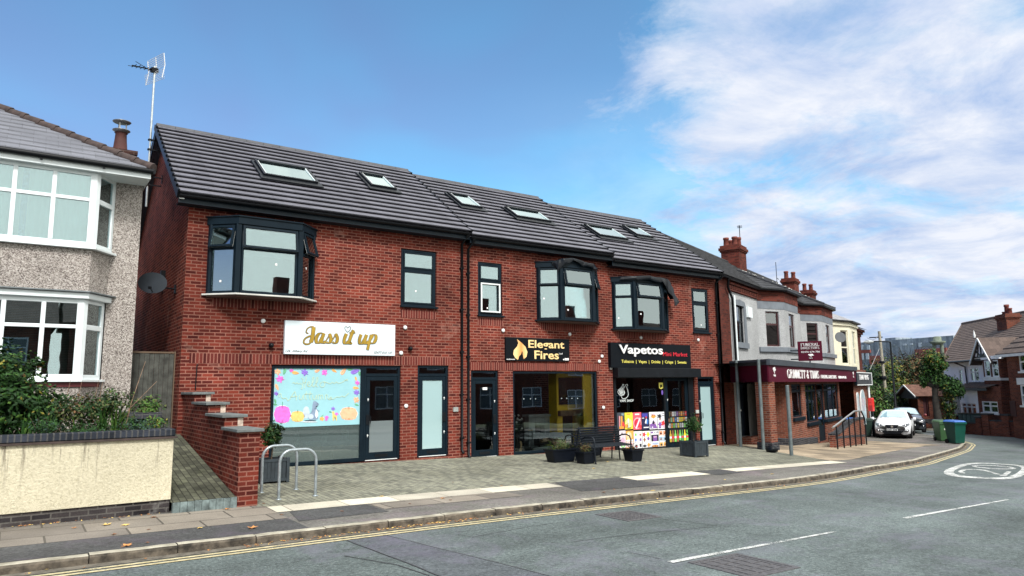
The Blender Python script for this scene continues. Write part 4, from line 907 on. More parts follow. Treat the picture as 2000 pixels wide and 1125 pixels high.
# ---------------------------------------------------------------- salon furniture behind the lower glass
FUR = mt('white fur', (.62, .60, .54), 1, var=.2, scale=20, bump=1, bscale=40, bdist=.04)
for k, (px, lab) in enumerate(((555, 'white fluffy chair behind the left end of the frosted shop glass'), (652, 'white fluffy chair behind the middle of the frosted shop glass'))):
    x = fac(px, 870, .42)[0]; t = thing('salon_chair', lab, 'chair', (x, .42, Z1), 0, 'fluffy chairs inside the salon')
    b_ = MB(); b_.lathe([(.0, .30), (.26, .32), (.30, .40), (.25, .47), (0, .48)], (x, .42, Z1), 16); b_.build('seat', FUR, t)
    b_ = MB(); n = 16; P = [(x+.30*math.sin(a), .62-.02+.12*(math.cos(a)), Z1+.72+.0*a) for a in [(-1.2+2.4*i/8) for i in range(9)]]
    b_.tube([(x-.28, .37, Z1+.48), (x-.24, .34, Z1+.72), (x-.08, .32, Z1+.82), (x+.14, .32, Z1+.82), (x+.26, .34, Z1+.70), (x+.29, .37, Z1+.48)], .075, 10); b_.build('backrest', FUR, t)
    b_ = MB(); b_.tube([(x, .42, Z1+.05), (x, .42, Z1+.3)], .02, 8); b_.lathe([(.2, .0), (.2, .015), (.03, .05)], (x, .42, Z1), 14); b_.build('pedestal', mt('chrome', (.7, .7, .7), .2, metal=1, var=0), t)
x0_, x1_ = fac(595, 880, .35)[0], fac(627, 880, .35)[0]; za, zb_ = fac(610, 896, .35)[1], fac(610, 864, .35)[1]
t = thing('storage_box', 'cream storage box behind the frosted shop glass', 'box', (x0_, .35, za))
b_ = MB(); b_.box(x0_, x1_, .35, .6, za, zb_); b_.build('body', mt('cream card', (.46, .42, .32), .8, var=.1), t, bevel=.01); b_ = MB(); b_.box(x0_-.01, x1_+.01, .34, .61, zb_, zb_+.03); b_.build('lid', SGNW, t)

# ---------------------------------------------------------------- fireplace showroom (middle shop)
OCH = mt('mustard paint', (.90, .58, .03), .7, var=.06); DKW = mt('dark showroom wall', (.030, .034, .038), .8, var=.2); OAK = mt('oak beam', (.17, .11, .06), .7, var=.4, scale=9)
STN = mt('grey stone surround', (.24, .28, .28), .7, var=.2); SOOT = mt('stove black', (.012, .013, .014), .4, var=.2)
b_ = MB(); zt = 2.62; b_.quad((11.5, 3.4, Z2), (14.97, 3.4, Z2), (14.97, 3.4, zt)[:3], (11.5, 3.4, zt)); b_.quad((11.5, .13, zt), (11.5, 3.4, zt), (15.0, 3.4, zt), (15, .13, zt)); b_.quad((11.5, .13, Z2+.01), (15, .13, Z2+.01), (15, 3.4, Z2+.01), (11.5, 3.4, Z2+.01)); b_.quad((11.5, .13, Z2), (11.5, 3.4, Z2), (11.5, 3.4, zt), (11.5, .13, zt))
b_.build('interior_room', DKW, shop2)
b_ = MB(); b_.quad((14.86, 1.4, Z2), (14.86, .26, Z2), (14.86, .26, zt), (14.86, 1.4, zt), 0); b_.quad((14.861, .26, Z2), (14.861, .125, Z2), (14.861, .125, zt), (14.861, .26, zt), 1); b_.build('side_wall', [OCH, WHITE], shop2)
b_ = MB(); xn = [fac(q, 800, .15)[0] for q in (1139, 1156)]; b_.box(xn[0], xn[1], .128, .17, Z2, 2.3); b_.box(xn[1], 14.868, .127, .19, Z2, 2.3, 1); b_.build('daylit_panel', [OCH, WHITE], shop2)  # added strips turned to the street, catching daylight for the unlit side wall
Yb = .62; xa, xb_ = fac(1088, 800, Yb)[0], 14.855; zm, zo = fac(1110, 803, Yb)[1], fac(1110, 812, Yb)[1]; ox0, ox1 = fac(1099, 840, Yb)[0], fac(1133, 840, Yb)[0]
t = thing('fireplace', 'mustard yellow chimney breast with an oak beam over a dark hearth', 'fireplace', (xa, Yb, Z2), 0, 'fireplaces in the showroom')
b_ = MB(); wall_holes(b_, xa, xb_, Z2, zt-.01, [(ox0, ox1, Z2-.1, zo)], Yb, .4); b_.quad((xa, Yb, Z2), (xa, Yb+.4, Z2), (xa, Yb+.4, zt-.01), (xa, Yb, zt-.01)); b_.build('chimney_breast', OCH, t)
b_ = MB(); b_.box(xa+.02, ox1+.12, Yb-.16, Yb-.001, zo, zm+.03); b_.build('mantel', OAK, t, bevel=.01)
b_ = MB(); b_.box(ox0+.005, ox1-.005, Yb+.35, Yb+.39, Z2+.02, zo-.01); b_.build('hearth_back', SOOT, t)
b_ = MB(); xa2, xb2 = fac(1089, 760, Yb)[0]+.03, fac(1137, 760, Yb)[0]; b_.box(xa2, xb2, Yb-.05, Yb-.002, fac(1110, 790, Yb)[1], fac(1110, 738, Yb)[1]); b_.build('screen', mt('dark screen', (.01, .011, .013), .15, var=0), t, bevel=.006)
Yg = 1.0; gx0, gx1 = fac(1030, 840, Yg)[0], fac(1079, 840, Yg)[0]; gzt = fac(1055, 809, Yg)[1]
t = thing('fireplace', 'grey stone fireplace with a deep mantel shelf, middle of the showroom', 'fireplace', (gx0, Yg, Z2), 0, 'fireplaces in the showroom')
b_ = MB(); wdt = gx1-gx0; b_.box(gx0+.06, gx0+.30, Yg, Yg+.25, Z2+.1, gzt-.08); b_.box(gx1-.30, gx1-.06, Yg, Yg+.25, Z2+.1, gzt-.08); b_.box(gx0+.3, gx1-.3, Yg, Yg+.25, gzt-.34, gzt-.08); b_.build('surround', STN, t, bevel=.01)
b_ = MB(); b_.box(gx0, gx1, Yg-.08, Yg+.27, gzt-.08, gzt); b_.build('mantel', STN, t, bevel=.01)
b_ = MB(); b_.box(gx0-.05, gx1+.05, Yg-.35, Yg+.3, Z2+.012, Z2+.1); b_.build('hearth', STN, t, bevel=.008)
b_ = MB(); b_.box(gx0+.3, gx1-.3, Yg+.2, Yg+.24, Z2+.1, gzt-.34); b_.build('hearth_back', SOOT, t)
def stove(lab, px0, px1, py0, py1, Y, fire):
    x0_, x1_ = fac(px0, 860, Y)[0], fac(px1, 860, Y)[0]; z1_ = fac(px0, py0, Y)[1]; z0_ = Z2+.012; t = thing('wood_stove', lab, 'stove', (x0_, Y, z0_), 0, 'stoves in the showroom')
    b_ = MB(); b_.box(x0_, x1_, Y, Y+.32, z0_+.12, z1_); b_.box(x0_-.03, x1_+.03, Y-.03, Y+.35, z1_+.001, z1_+.04)
    b_.build('body', SOOT, t, bevel=.012)
    for xx in (x0_+.03, x1_-.07):
        for yy in (Y+.02, Y+.26): b_ = MB(); b_.box(xx, xx+.04, yy, yy+.04, z0_, z0_+.12); b_.build('leg', SOOT, t)
    b_ = MB(); b_.box(x0_+.06, x1_-.06, Y-.02, Y-.001, z0_+.2, z1_-.1); b_.build('door', mt('stove glass', (.05, .03, .015), .1, var=.5, scale=9), t)
    if fire:
        b_ = MB()
        for k in range(6): b_.tube([(x0_+.1+random.random()*.1, Y-.03, z0_+.24+k*.012), (x1_-.1-random.random()*.1, Y-.03, z0_+.24+k*.02)], .014, 6)
        b_.build('logs', mt('ash pale logs', (.55, .42, .28), .8, var=.4, scale=20), t)
    b_ = MB(); b_.tube([(x1_-.03, Y-.04, z0_+.28), (x1_-.03, Y-.04, z1_-.2)], .012, 6); b_.build('handle', WHITE, t)
stove('small black stove with pale logs in front of the grey fireplace', 1052, 1076, 851, 879, .75, True); stove('wide black stove with a steel door handle left of the yellow hearth', 1081, 1100, 848, 885, .55, False)
x, z = fac(1036, 842, .7); t = thing('fireside_set', 'set of brass topped fireside tools on a stand', 'fireside tools', (x, .7, Z2+.01))
b_ = MB()
for k in range(-2, 3): b_.tube([(x+k*.035, .7, Z2+.12), (x+k*.035, .7, z)], .006, 5)
b_.build('tools', BLKM, t); b_ = MB(); b_.lathe([(.1, 0), (.1, .02), (.015, .04), (.015, .12)], (x, .7, Z2+.012), 12); b_.build('base', BLKM, t)
b_ = MB()
for k in range(-2, 3): b_.lathe([(0, -.02), (.016, 0), (0, .03)], (x+k*.035, .7, z+.02), 6)
b_.build('knobs', mt('brass', (.55, .42, .2), .3, metal=.8, var=0), t)
x = fac(1011, 875, .4)[0]; t = thing('log_stack', 'pale split logs stacked at the left end of the showroom window', 'logs', (x, .4, Z2+.012))
lg = mt('split log', (.50, .36, .20), .85, var=.4, scale=12)
for r_ in range(5):
    for k in range(2): b_ = MB(); b_.lathe([(.035, 0), (.038, .25)], (x-.03+k*.075+(r_ % 2)*.02, .3, Z2+.05+r_*.066), 7, axis='y'); b_.build('log', lg, t)
x, z = fac(1009, 822, .35); t = thing('flower_vase', 'tall dark vase of white flowers at the left end of the showroom window', 'vase', (x, .35, Z2+.012))
b_ = MB(); b_.lathe([(.06, 0), (.1, .2), (.07, .5), (.09, .6)], (x, .35, Z2+.012), 12); b_.build('vase', SOOT, t)
b_ = MB(); rr = random.Random(4)
for k in range(16):
    p = Vector((x+rr.uniform(-.13, .16), .35+rr.uniform(-.1, .1), z+rr.uniform(-.25, .25)))
    for q in range(5):
        a = q*1.26+rr.random(); b_.add([p, p+Vector((math.cos(a)*.035, -.01, math.sin(a)*.035)), p+Vector((math.cos(a+.9)*.03, .01, math.sin(a+.9)*.03))], [(0, 1, 2)])
    b_.tube([(x, .35, Z2+.6), tuple(p)], .003, 4, 1)
b_.build('flowers', [mt('white petals', (.7, .72, .7), .8, var=0), mt('flower stem', (.05, .1, .04), .8)], t)

# ---------------------------------------------------------------- vape shop window: posters, white hand outline, bottles
cp = cr(1180, 660, 4.6875, .055); rp_ = random.Random(11)
def poster(lab, x0_, y0_, x1_, y1_, base, items, yo=0):
    """printed rounded panel: items are (colour, polygon) in 0..1 coordinates, y down"""
    a = cp(x0_, y1_); b2 = cp(x1_, y0_); W, H = b2[0]-a[0], b2[1]-a[1]; cols = [base]; g = MB(); r_ = .03
    P = []
    for (cx_, cz_, a0) in ((a[0]+W-r_, a[1]+H-r_, 0), (a[0]+r_, a[1]+H-r_, 90), (a[0]+r_, a[1]+r_, 180), (a[0]+W-r_, a[1]+r_, 270)):
        for k in range(4): t_ = R(a0+k*30); P.append((cx_+r_*math.cos(t_), cz_+r_*math.sin(t_)))
    decal(g, P, .068+yo, 0, .004)
    for i, (cn, pts) in enumerate(items):
        if cn not in cols: cols.append(cn)
        decal(g, [(a[0]+W*p[0], a[1]+H*(1-p[1])) for p in pts], yo+.0635-.0008*i, cols.index(cn), .0007)
    o = g.build('poster', [pm(c_) for c_ in cols], shop3); o['label'] = lab
_pm = {}
def pm(c_):
    if c_ not in _pm: _pm[c_] = mt('poster ink %d' % len(_pm), c_, .4, var=.04)
    return _pm[c_]
def e(cx_, cy_, rx, ry, n=12, k=0, a=0): return ell(cx_, cy_, rx, ry, n, k, a)
def rc(x0_, y0_, x1_, y1_): return [(x0_, y0_), (x0_, y1_), (x1_, y1_), (x1_, y0_)]
Wt, Rd, Bk, Bl, Pu, Or, Ye, Gn, Pk, Bn = (.8, .8, .82), (.70, .05, .06), (.02, .02, .03), (.05, .18, .5), (.22, .10, .36), (.75, .32, .06), (.80, .66, .05), (.2, .6, .12), (.75, .45, .6), (.32, .13, .06)
poster('dark poster with red and orange tubes', 118, 682, 188, 840, (.05, .06, .08), [(Rd, rc(.3, .2, .42, .95)), (Wt, rc(.36, .2, .40, .9)), (Or, rc(.5, .22, .72, .85)), (Rd, e(.8, .75, .18, .2, 10, 5, .2)), (Or, rc(.3, .82, .85, .97)), ((.2, .3, .35), rc(.6, .05, .9, .18))])
poster('bright yellow poster with one pen', 190, 682, 262, 838, Ye, [(Or, rc(.3, .05, .7, .14)), ((.85, .8, .3), e(.5, .65, .4, .28)), (Or, e(.2, .8, .18, .12)), (Wt, rc(.40, .35, .52, .9)), (Bk, rc(.36, .6, .44, .88)), (Gn, rc(.08, .42, .16, .48)), (Bk, rc(.3, .9, .75, .95))])
poster('red poster with a pink tube', 268, 680, 342, 842, (.78, .10, .14), [(Wt, rc(.25, .07, .75, .15)), ((.85, .4, .45), e(.5, .62, .46, .33, 20)), ((.6, .03, .06), e(.5, .64, .38, .27, 20)), (Pk, [(.75, .3), (.9, .35), (.4, .98), (.22, .92)]), (Wt, [(.78, .33), (.84, .35), (.36, .93), (.28, .9)]), (Rd, e(.8, .82, .16, .1))])
poster('dark blue poster with a blue box', 345, 682, 413, 842, (.02, .02, .07), [((.06, .06, .35), rc(.1, .05, .8, .25)), (Bl, [(.6, .35), (.9, .45), (.8, .7), (.45, .6)]), (Wt, [(.6, .35), (.66, .37), (.6, .68), (.42, .6)]), (Rd, e(.6, .28, .08, .06)), (Wt, rc(.25, .84, .9, .9)), (Wt, rc(.05, .3, .35, .34))])
def mess(seed, n, pal, big=.16):
    q = random.Random(seed); return [(q.choice(pal), e(q.uniform(.2, .8), q.uniform(.12, .88), q.uniform(.05, big), q.uniform(.03, big*.6), 9, 4, .3)) for _ in range(n)]
poster('white poster with purple drawings', 417, 677, 488, 838, Wt, [(Bn, e(.5, .2, .26, .09, 12, 5, .3)), (Or, e(.52, .28, .3, .08, 12, 4, .3)), (Pk, e(.55, .12, .15, .05)), (Pu, [(.5, .45), (.75, .7), (.95, .95), (.1, .95), (.05, .7), (.3, .66)]), (Bk, e(.5, .62, .14, .1, 12, 5, .3)), (Wt, e(.35, .88, .08, .04)), (Pk, e(.72, .66, .1, .06))])
poster('white poster with black and red drawings', 490, 675, 560, 836, Wt, [(Bk, e(.3, .25, .24, .12, 12, 5, .35)), (Bk, rc(.6, .1, .85, .13)), (Bk, rc(.6, .2, .9, .23)), (Bn, e(.35, .42, .12, .05)), (Pu, e(.32, .72, .22, .14, 12, 6, .3)), (Rd, e(.7, .68, .22, .16, 12, 5, .35)), (Pk, e(.75, .85, .15, .08)), (Pu, e(.3, .9, .15, .05))])
poster('pale pink poster behind the bench arm', 145, 847, 200, 1008, (.7, .62, .68), [((.6, .4, .55), e(.5, .6, .3, .2)), (Bk, e(.4, .15, .08, .04)), (Gn, e(.5, .85, .35, .14)), (Wt, e(.5, .85, .2, .08)), (Bk, e(.5, .85, .1, .04))])
poster('orange poster with pale foot', 203, 847, 271, 1010, (.78, .38, .08), [((.85, .6, .35), e(.4, .3, .35, .25)), (Wt, rc(.05, .52, .9, .62)), ((.75, .62, .62), rc(.05, .64, .95, .96)), (Rd, e(.5, .78, .3, .04)), (Wt, e(.3, .2, .1, .05))])
poster('white poster with six small boxes', 275, 852, 350, 1014, Wt, [(Gn, rc(.15, .12, .35, .26)), (Bn, rc(.68, .16, .86, .27)), (Bl, rc(.14, .42, .34, .56)), ((.2, .3, .8), rc(.2, .46, .3, .6)), (Pu, rc(.66, .42, .86, .58)), (Bk, rc(.2, .78, .4, .95)), (Bk, rc(.66, .74, .86, .92)), (Rd, rc(.22, .86, .36, .92))])
poster('white poster with fruit and pens', 352, 850, 426, 1012, Wt, [(Rd, e(.25, .2, .18, .13, 10, 5, .3)), (Ye, e(.7, .2, .18, .14, 10, 4, .3)), (Pu, e(.72, .45, .14, .1)), (Bn, e(.28, .5, .12, .12, 10, 4, .3)), (Bk, e(.28, .86, .2, .07)), (Or, e(.74, .82, .16, .12, 10, 4, .3)), ((.4, .45, .5), rc(.28, .66, .34, .84))])
poster('white poster with a dark jar', 429, 846, 502, 1008, Wt, [(Pu, e(.2, .1, .14, .06)), (Bk, [(.45, .15), (.55, .05), (.6, .07), (.5, .17)]), ((.35, .35, .4), e(.8, .1, .13, .06)), (Bk, rc(.1, .24, .92, .62)), (Pu, rc(.3, .30, .75, .62)), (Pk, rc(.36, .34, .70, .40)), ((.4, .5, .8), rc(.2, .70, .85, .80)), (Bn, e(.5, .9, .4, .06)), (Or, e(.35, .9, .08, .05)), (Or, e(.66, .9, .08, .05))])
grid = []
for i in range(2):
    for j in range(3): grid += [(((.75, .3, .15), (.3, .45, .6), (.7, .4, .1))[j], rc(.08+i*.46, .04+j*.33, .46+i*.46, .30+j*.33)), (Bn if (i+j) % 2 else Bk, e(.27+i*.46, .18+j*.33, .1, .07, 9, 4, .3)), (Wt, rc(.14+i*.46, .26+j*.33, .4+i*.46, .285+j*.33))]
poster('white poster with a grid of six pictures', 505, 843, 576, 1004, Wt, grid)
OUTLW = mt('white outline lettering', (.75, .80, .80), .4, var=0)  # hand and lettering are plain white print
g = MB()
def ln(P, w_=.014): ribbon(g, [cp(*p) for p in P], .066, w_, 0, k=4, th=.004)
for k in range(4): ln([(132+k*12, 478-k*14), (128+k*12, 498-k*6), (142+k*11, 520-k*3), (160+k*8, 530-k*4), (150+k*10, 500-k*8), (140+k*13, 475-k*12), (132+k*12, 478-k*14)])
ln([(160, 535), (170, 555), (200, 552), (222, 525), (218, 480), (208, 450), (218, 432), (205, 425), (188, 450), (178, 470), (190, 500), (178, 525)]); ln([(180, 440), (170, 425), (185, 430)])
g.build('hand_outline', OUTLW, shop3)
text('vape_lettering', 'VAPE SHOP', cp(126, 0)[0], cp(252, 0)[0], cp(190, 586)[1], cp(190, 564)[1], .067, OUTLW, shop3, ext=.004)
b_ = MB(); P = [(502, 410), (540, 410), (543, 458), (522, 470), (504, 458)]; decal(b_, [cp(*p) for p in P], .067, 0, .003); decal(b_, [cp(*p) for p in [(513, 428), (532, 428), (530, 450), (520, 450), (520, 458), (514, 458)]], .062, 1, .002); decal(b_, [cp(*p) for p in ell(534, 500, 8, 22)], .067, 2, .003)
b_.build('door_badge', [YELL, SGNB, PC['purpled']], shop3)
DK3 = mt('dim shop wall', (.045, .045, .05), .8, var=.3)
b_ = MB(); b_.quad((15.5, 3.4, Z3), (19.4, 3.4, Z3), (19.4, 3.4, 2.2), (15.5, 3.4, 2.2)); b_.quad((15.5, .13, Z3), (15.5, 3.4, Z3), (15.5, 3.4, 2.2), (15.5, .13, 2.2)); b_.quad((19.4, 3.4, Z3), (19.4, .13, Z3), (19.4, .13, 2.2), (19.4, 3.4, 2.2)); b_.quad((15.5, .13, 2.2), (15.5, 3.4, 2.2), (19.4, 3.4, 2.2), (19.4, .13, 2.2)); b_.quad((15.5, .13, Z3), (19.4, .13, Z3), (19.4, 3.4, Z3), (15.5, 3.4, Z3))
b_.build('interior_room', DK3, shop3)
shf = mt('shelf metal', (.10, .10, .11), .5)
def bottle_bm(h, r_):
    g = MB(); g.lathe([(r_*.9, 0), (r_, .02), (r_, h*.55), (r_*.35, h*.78), (r_*.35, h*.94)], n=9); return g
def shelf(lab, px0, px1, pys, Y, cols, big, wd_=.3):
    x0_ = fac(px0, 820, Y)[0]; x1_ = fac(px1, 820, Y)[0]; t = thing('shelf_unit', lab, 'shelves', (x0_, Y, Z3+.012)); zs = [fac((px0+px1)/2, p, Y)[1] for p in pys]
    for z in zs: b_ = MB(); b_.box(x0_, x1_, Y, Y+wd_, z-.02, z); b_.build('shelf', shf, t)
    b_ = MB(); b_.box(x0_-.03, x0_-.002, Y, Y+wd_, Z3+.012, zs[0]+.4); b_.box(x1_+.002, x1_+.03, Y, Y+wd_, Z3+.012, zs[0]+.4); b_.build('upright', shf, t)
    return x0_, x1_, zs
BC = [mt('bottle %s' % n, v, .25, var=.1) for n, v in (('green', (.06, .5, .05)), ('yellow', (.75, .55, .05)), ('red', (.5, .04, .04)), ('blue', (.06, .14, .5)), ('brown', (.12, .06, .03)), ('white', (.5, .5, .52)))]
CAPM = mt('bottle cap', (.6, .6, .6), .4, var=.3); CN = ['green', 'yellow', 'red', 'blue', 'brown', 'white']
def place_bottles(x0_, x1_, z, Y, h, r_, n, cols, where, catn='bottle'):
    protos = {}
    for k in range(n):
        ci = cols[k % len(cols)]; x = x0_+(x1_-x0_)*(k+.5)/n
        if ci not in protos:
            t = thing('drink_bottle' if catn == 'bottle' else 'packet', '%s %s standing in %s' % (CN[ci], catn, where), catn, (0, 0, 0), 0, '%s %ss in %s' % (CN[ci], catn, where))
            if catn == 'bottle':
                g = bottle_bm(h, r_); g.build('body', BC[ci], t); g = MB(); g.lathe([(r_*.4, h*.94), (r_*.4, h)], n=8); g.build('cap', CAPM, t)
            else:
                g = MB(); g.box(-r_, r_, -r_*.4, r_*.4, 0, h); g.box(-r_*.8, r_*.8, -r_*.4-.004, -r_*.4, h*.3, h*.7, 1); g.build('body', [BC[ci], BC[(ci+1) % 6]], t, bevel=.008)
            protos[ci] = t; o = t
        else: o = copy_tree(protos[ci])
        o.location = (x, Y+.1, z+.001)
dg = []; q = random.Random(3); PAL = [(.25, .5, .3), Rd, (.45, .5, .55), Ye, Bl, Pu, Gn, Or, Wt, Bn]
for r_ in range(3):
    for k in range(9): x_ = .03+k*.108; c_ = q.choice(PAL); c_ = tuple(v*.45 for v in c_); dg += [(c_, rc(x_, .02+r_*.17, x_+.085, .15+r_*.17)), (tuple(v*.35+.1 for v in c_), rc(x_+.01, .06+r_*.17, x_+.075, .10+r_*.17))]
for k, c_ in enumerate(((.5, .35, .05), Bn, Gn, Bn, Gn, (.1, .3, .1), Ye, Gn)): x_ = .03+k*.12; dg += [(c_, [(x_+.03, .56), (x_+.07, .56), (x_+.075, .64), (x_+.10, .70), (x_+.10, .90), (x_, .90), (x_, .70), (x_+.025, .64)]), (Rd if k % 2 else Wt, rc(x_, .74, x_+.10, .80))]
poster('dark door graphic of cans over a row of big bottles', 588, 665, 752, 985, (.012, .014, .018), dg, -.014)
B_ = shelf('dim shelves of small goods on the back wall behind the poster window', 1236, 1296, (756, 771, 785, 799), 1.5, None, None)
for k, (z, cs, w2) in enumerate(zip(B_[2], ([2, 5, 3], [2, 4], [4, 2, 5], [5, 1, 2]), ('the top back shelf', 'the second back shelf', 'the third back shelf', 'the lowest back shelf'))): place_bottles(B_[0], B_[1], z, 1.5, .2, .045, 14, cs, w2, 'packet')
x0_, z0_ = fac(1217, 806, .5); x1_, z1_ = fac(1237, 776, .5); t = thing('step_ladder', 'white step ladder standing behind the window left of the posters', 'ladder', (x0_, .5, Z3+.012))
g = MB(); g.tube([(x0_, .5, Z3+.012), (x0_, .5, z1_-.05), (x0_+.05, .5, z1_), (x1_-.05, .5, z1_), (x1_, .5, z1_-.05), (x1_, .5, Z3+.012)], .018, 7)
for k in range(1, 5): g.box(x0_, x1_, .46, .54, z1_-.25*k-.12, z1_-.25*k-.09)
g.build('frame', WHITE, t)
# ---------------------------------------------------------------- foliage helpers
LF = {n: mt('leaf '+n, v, .6, var=.3, scale=30, spec=.2) for n, v in dict(dark=(.010, .032, .008), mid=(.024, .070, .014), light=(.07, .14, .025), yel=(.19, .17, .03), rust=(.13, .07, .03), olive=(.075, .085, .03), blue=(.03, .06, .045)).items()}
STEM = mt('stem bark', (.06, .045, .03), .9, var=.3, scale=12)
def leafcloud(mb, c, r, n, size, seed, nm=3, wts=(5, 4, 1), hollow=.45, lump=.35, fr=1.6, up=.3, aspect=.5):
    rr = random.Random(seed); made = 0; tries = 0
    while made < n and tries < n*6:
        tries += 1
        d = Vector((rr.gauss(0, 1), rr.gauss(0, 1), rr.gauss(0, 1))).normalized(); k = 1+lump*noise.noise(d*fr*1.3+Vector((seed*1.7, 0, 0)))*1.6
        q = rr.random()**(.45)
        if q < hollow and rr.random() < .6: continue
        p = Vector((c[0]+d.x*r[0]*k*q, c[1]+d.y*r[1]*k*q, c[2]+d.z*r[2]*k*q))
        g = noise.noise(p*(2.2/size*.09)+Vector((seed, 3, 1)))
        if g < -.12 and rr.random() < .75: continue
        s = size*rr.uniform(.6, 1.25); nrm = (d+Vector((rr.uniform(-1, 1), rr.uniform(-1, 1), rr.uniform(-.4, 1)+up))).normalized()
        t = nrm.orthogonal().normalized(); t = Matrix.Rotation(rr.uniform(0, 6.28), 3, nrm) @ t; b_ = nrm.cross(t)
        mi = rr.choices(range(nm), wts)[0]
        if g > .2 and rr.random() < .4: mi = min(nm-1, 1)
        v0, v1, v2, v3 = p-t*s*.5, p+b_*s*aspect*.5-nrm*s*.06, p+t*s*.55, p-b_*s*aspect*.5-nrm*s*.06
        mb.add([v0, v1, v2, v3], [(0, 1, 2, 3)], mi); made += 1
def blades(mb, c, n, h, spread, seed, w_=.02, m=0, nm=2):
    rr = random.Random(seed)
    for k in range(n):
        a = rr.uniform(0, 6.28); hh = h*rr.uniform(.6, 1.1); sp = spread*rr.uniform(.2, 1); bx, by = c[0]+rr.uniform(-.06, .06), c[1]+rr.uniform(-.06, .06); pr = None; mi = m+rr.randrange(nm)
        ax, ay = math.cos(a), math.sin(a)
        for i in range(6):
            t = i/5; x = bx+ax*sp*t**1.8; y = by+ay*sp*t**1.8; z = c[2]+hh*(t-.18*t**3*(sp/spread)); ww = w_*(1-t**2)*.5+.001
            cur = ((x-ay*ww, y+ax*ww, z), (x+ay*ww, y-ax*ww, z))
            if pr: mb.add([pr[0], pr[1], cur[1], cur[0]], [(0, 1, 2, 3)], mi)
            pr = cur
# ---------------------------------------------------------------- pebbledash house at the left
def pebble(name, cols, sc=42):
    m, t, b = newmat(name); c = coords(t); vo = t.nodes.new('ShaderNodeTexVoronoi'); vo.inputs['Scale'].default_value = sc; t.links.new(c, vo.inputs['Vector'])
    s = t.nodes.new('ShaderNodeSeparateColor'); t.links.new(vo.outputs['Color'], s.inputs[0])
    col = ramp(t, s.outputs[0], cols); col = mixc(t, 1.0, col, ramp(t, noisen(t, c, .7, 5, .6), [(.3, .82), (.7, 1.12)]), 'MULTIPLY')
    t.links.new(col, b.inputs['Base Color']); b.inputs['Roughness'].default_value = .95; bumpn(t, vo.outputs['Distance'], .9, .012, b); return m
PEB = pebble('pebbledash', [(.0, (.10, .08, .075)), (.22, (.19, .165, .15)), (.45, (.32, .285, .26)), (.75, (.42, .385, .355)), (1, (.56, .52, .49))], 62)
UPVC = mt('white window frame', (.72, .78, .80), .35, var=.03); SLATE = tilemat('house roof tile', (.13, .135, .155), .33, .42, .25)
RUST = mt('brown ridge tile', (.052, .036, .032), .9, var=.35, scale=7); CURT = mt('pale curtain', (.56, .70, .68), .9, var=.06); BLIND = mt('brown blind', (.055, .042, .036), .6, var=.1)
hs = thing('pebbledash_house', 'pebbledashed house with white bay windows at the left edge', 'house', (-4, 0, .9))
HX1 = 2.0
b_ = MB(); ub = (-3.0, 1.50, 4.72, 6.27); lb = (-3.0, 1.46, 2.10, 3.70)
wall_holes(b_, -9, HX1, .2, 6.42, [ub, lb], 0, .15)
b_.quad((HX1, 0, .2), (HX1, 8.5, .2), (HX1, 8.5, 6.42), (HX1, 0, 6.42)); b_.quad((HX1, 8.5, .2), (-9, 8.5, .2), (-9, 8.5, 6.42), (HX1, 8.5, 6.42)); b_.quad((-9, 8.5, .2), (-9, 0, .2), (-9, 0, 6.42), (-9, 8.5, 6.42)); b_.build('wall', PEB, hs)
EX, EY, EZ, SL = 2.08, -.74, 6.44, .60; RYm = 4.0; rz = EZ+(RYm-EY)*SL; HXr = EX-(RYm-EY)
r = MB(); nC = 17
for k in range(nC):
    a, c = k/nC, (k+1)/nC; y0, y1 = EY+(RYm-EY)*a, EY+(RYm-EY)*c; z0, z1 = EZ+(rz-EZ)*a, EZ+(rz-EZ)*c; xa, xc = EX-(RYm-EY)*a, EX-(RYm-EY)*c
    r.quad((-9.3, y0, z0+.034), (xa, y0, z0+.034), (xc, y1, z1+.004), (-9.3, y1, z1+.004)); r.quad((-9.3, y0, z0), (xa, y0, z0), (xa, y0, z0+.034), (-9.3, y0, z0+.034))
    yb0, yb1 = 2*RYm-y0, 2*RYm-y1
    r.quad((xa, y0, z0+.022), (xa, yb0, z0+.022), (xc, yb1, z1+.004), (xc, y1, z1+.004)); r.quad((xa, y0, z0), (xa, yb0, z0), (xa, yb0, z0+.022), (xa, y0, z0+.022))
r.quad((EX, 2*RYm-EY, EZ), (-9.3, 2*RYm-EY, EZ), (-9.3, RYm, rz), (HXr, RYm, rz)); r.build('roof', SLATE, hs)
h = MB(); n = 17
for k in range(n):
    p0 = Vector((EX-(RYm-EY)*k/n, EY+(RYm-EY)*k/n, EZ+(rz-EZ)*k/n)); p1 = Vector((EX-(RYm-EY)*(k+1)/n, EY+(RYm-EY)*(k+1)/n, EZ+(rz-EZ)*(k+1)/n)); h.tube([p0+Vector((0, 0, .02)), p1+Vector((0, 0, .0))], [.104, .100], 8)
for k in range(20): h.tube([(HXr-.45*k, RYm, rz+.02), (HXr-.45*(k+1), RYm, rz)], [.104, .10], 8)
h.build('hip_tiles', RUST, hs)
b_ = MB(); b_.box(-9.2, EX-.03, EY+.045, EY+.07, EZ-.20, EZ-.035); b_.box(EX-.055, EX-.03, EY+.07, 8, EZ-.20, EZ-.035); b_.build('fascia', UPVC, hs)
b_ = MB(); b_.quad((-9.2, EY+.07, EZ-.19), (-9.2, 0, EZ-.19), (EX-.05, 0, EZ-.19), (EX-.05, EY+.07, EZ-.19)); b_.build('soffit', UPVC, hs)
b_ = MB(); b_.tube([(-9.2, EY, EZ-.03), (EX, EY, EZ-.05)], .058, 10); b_.tube([(EX, EY, EZ-.05), (EX, 8, EZ-.03)], .058, 10)
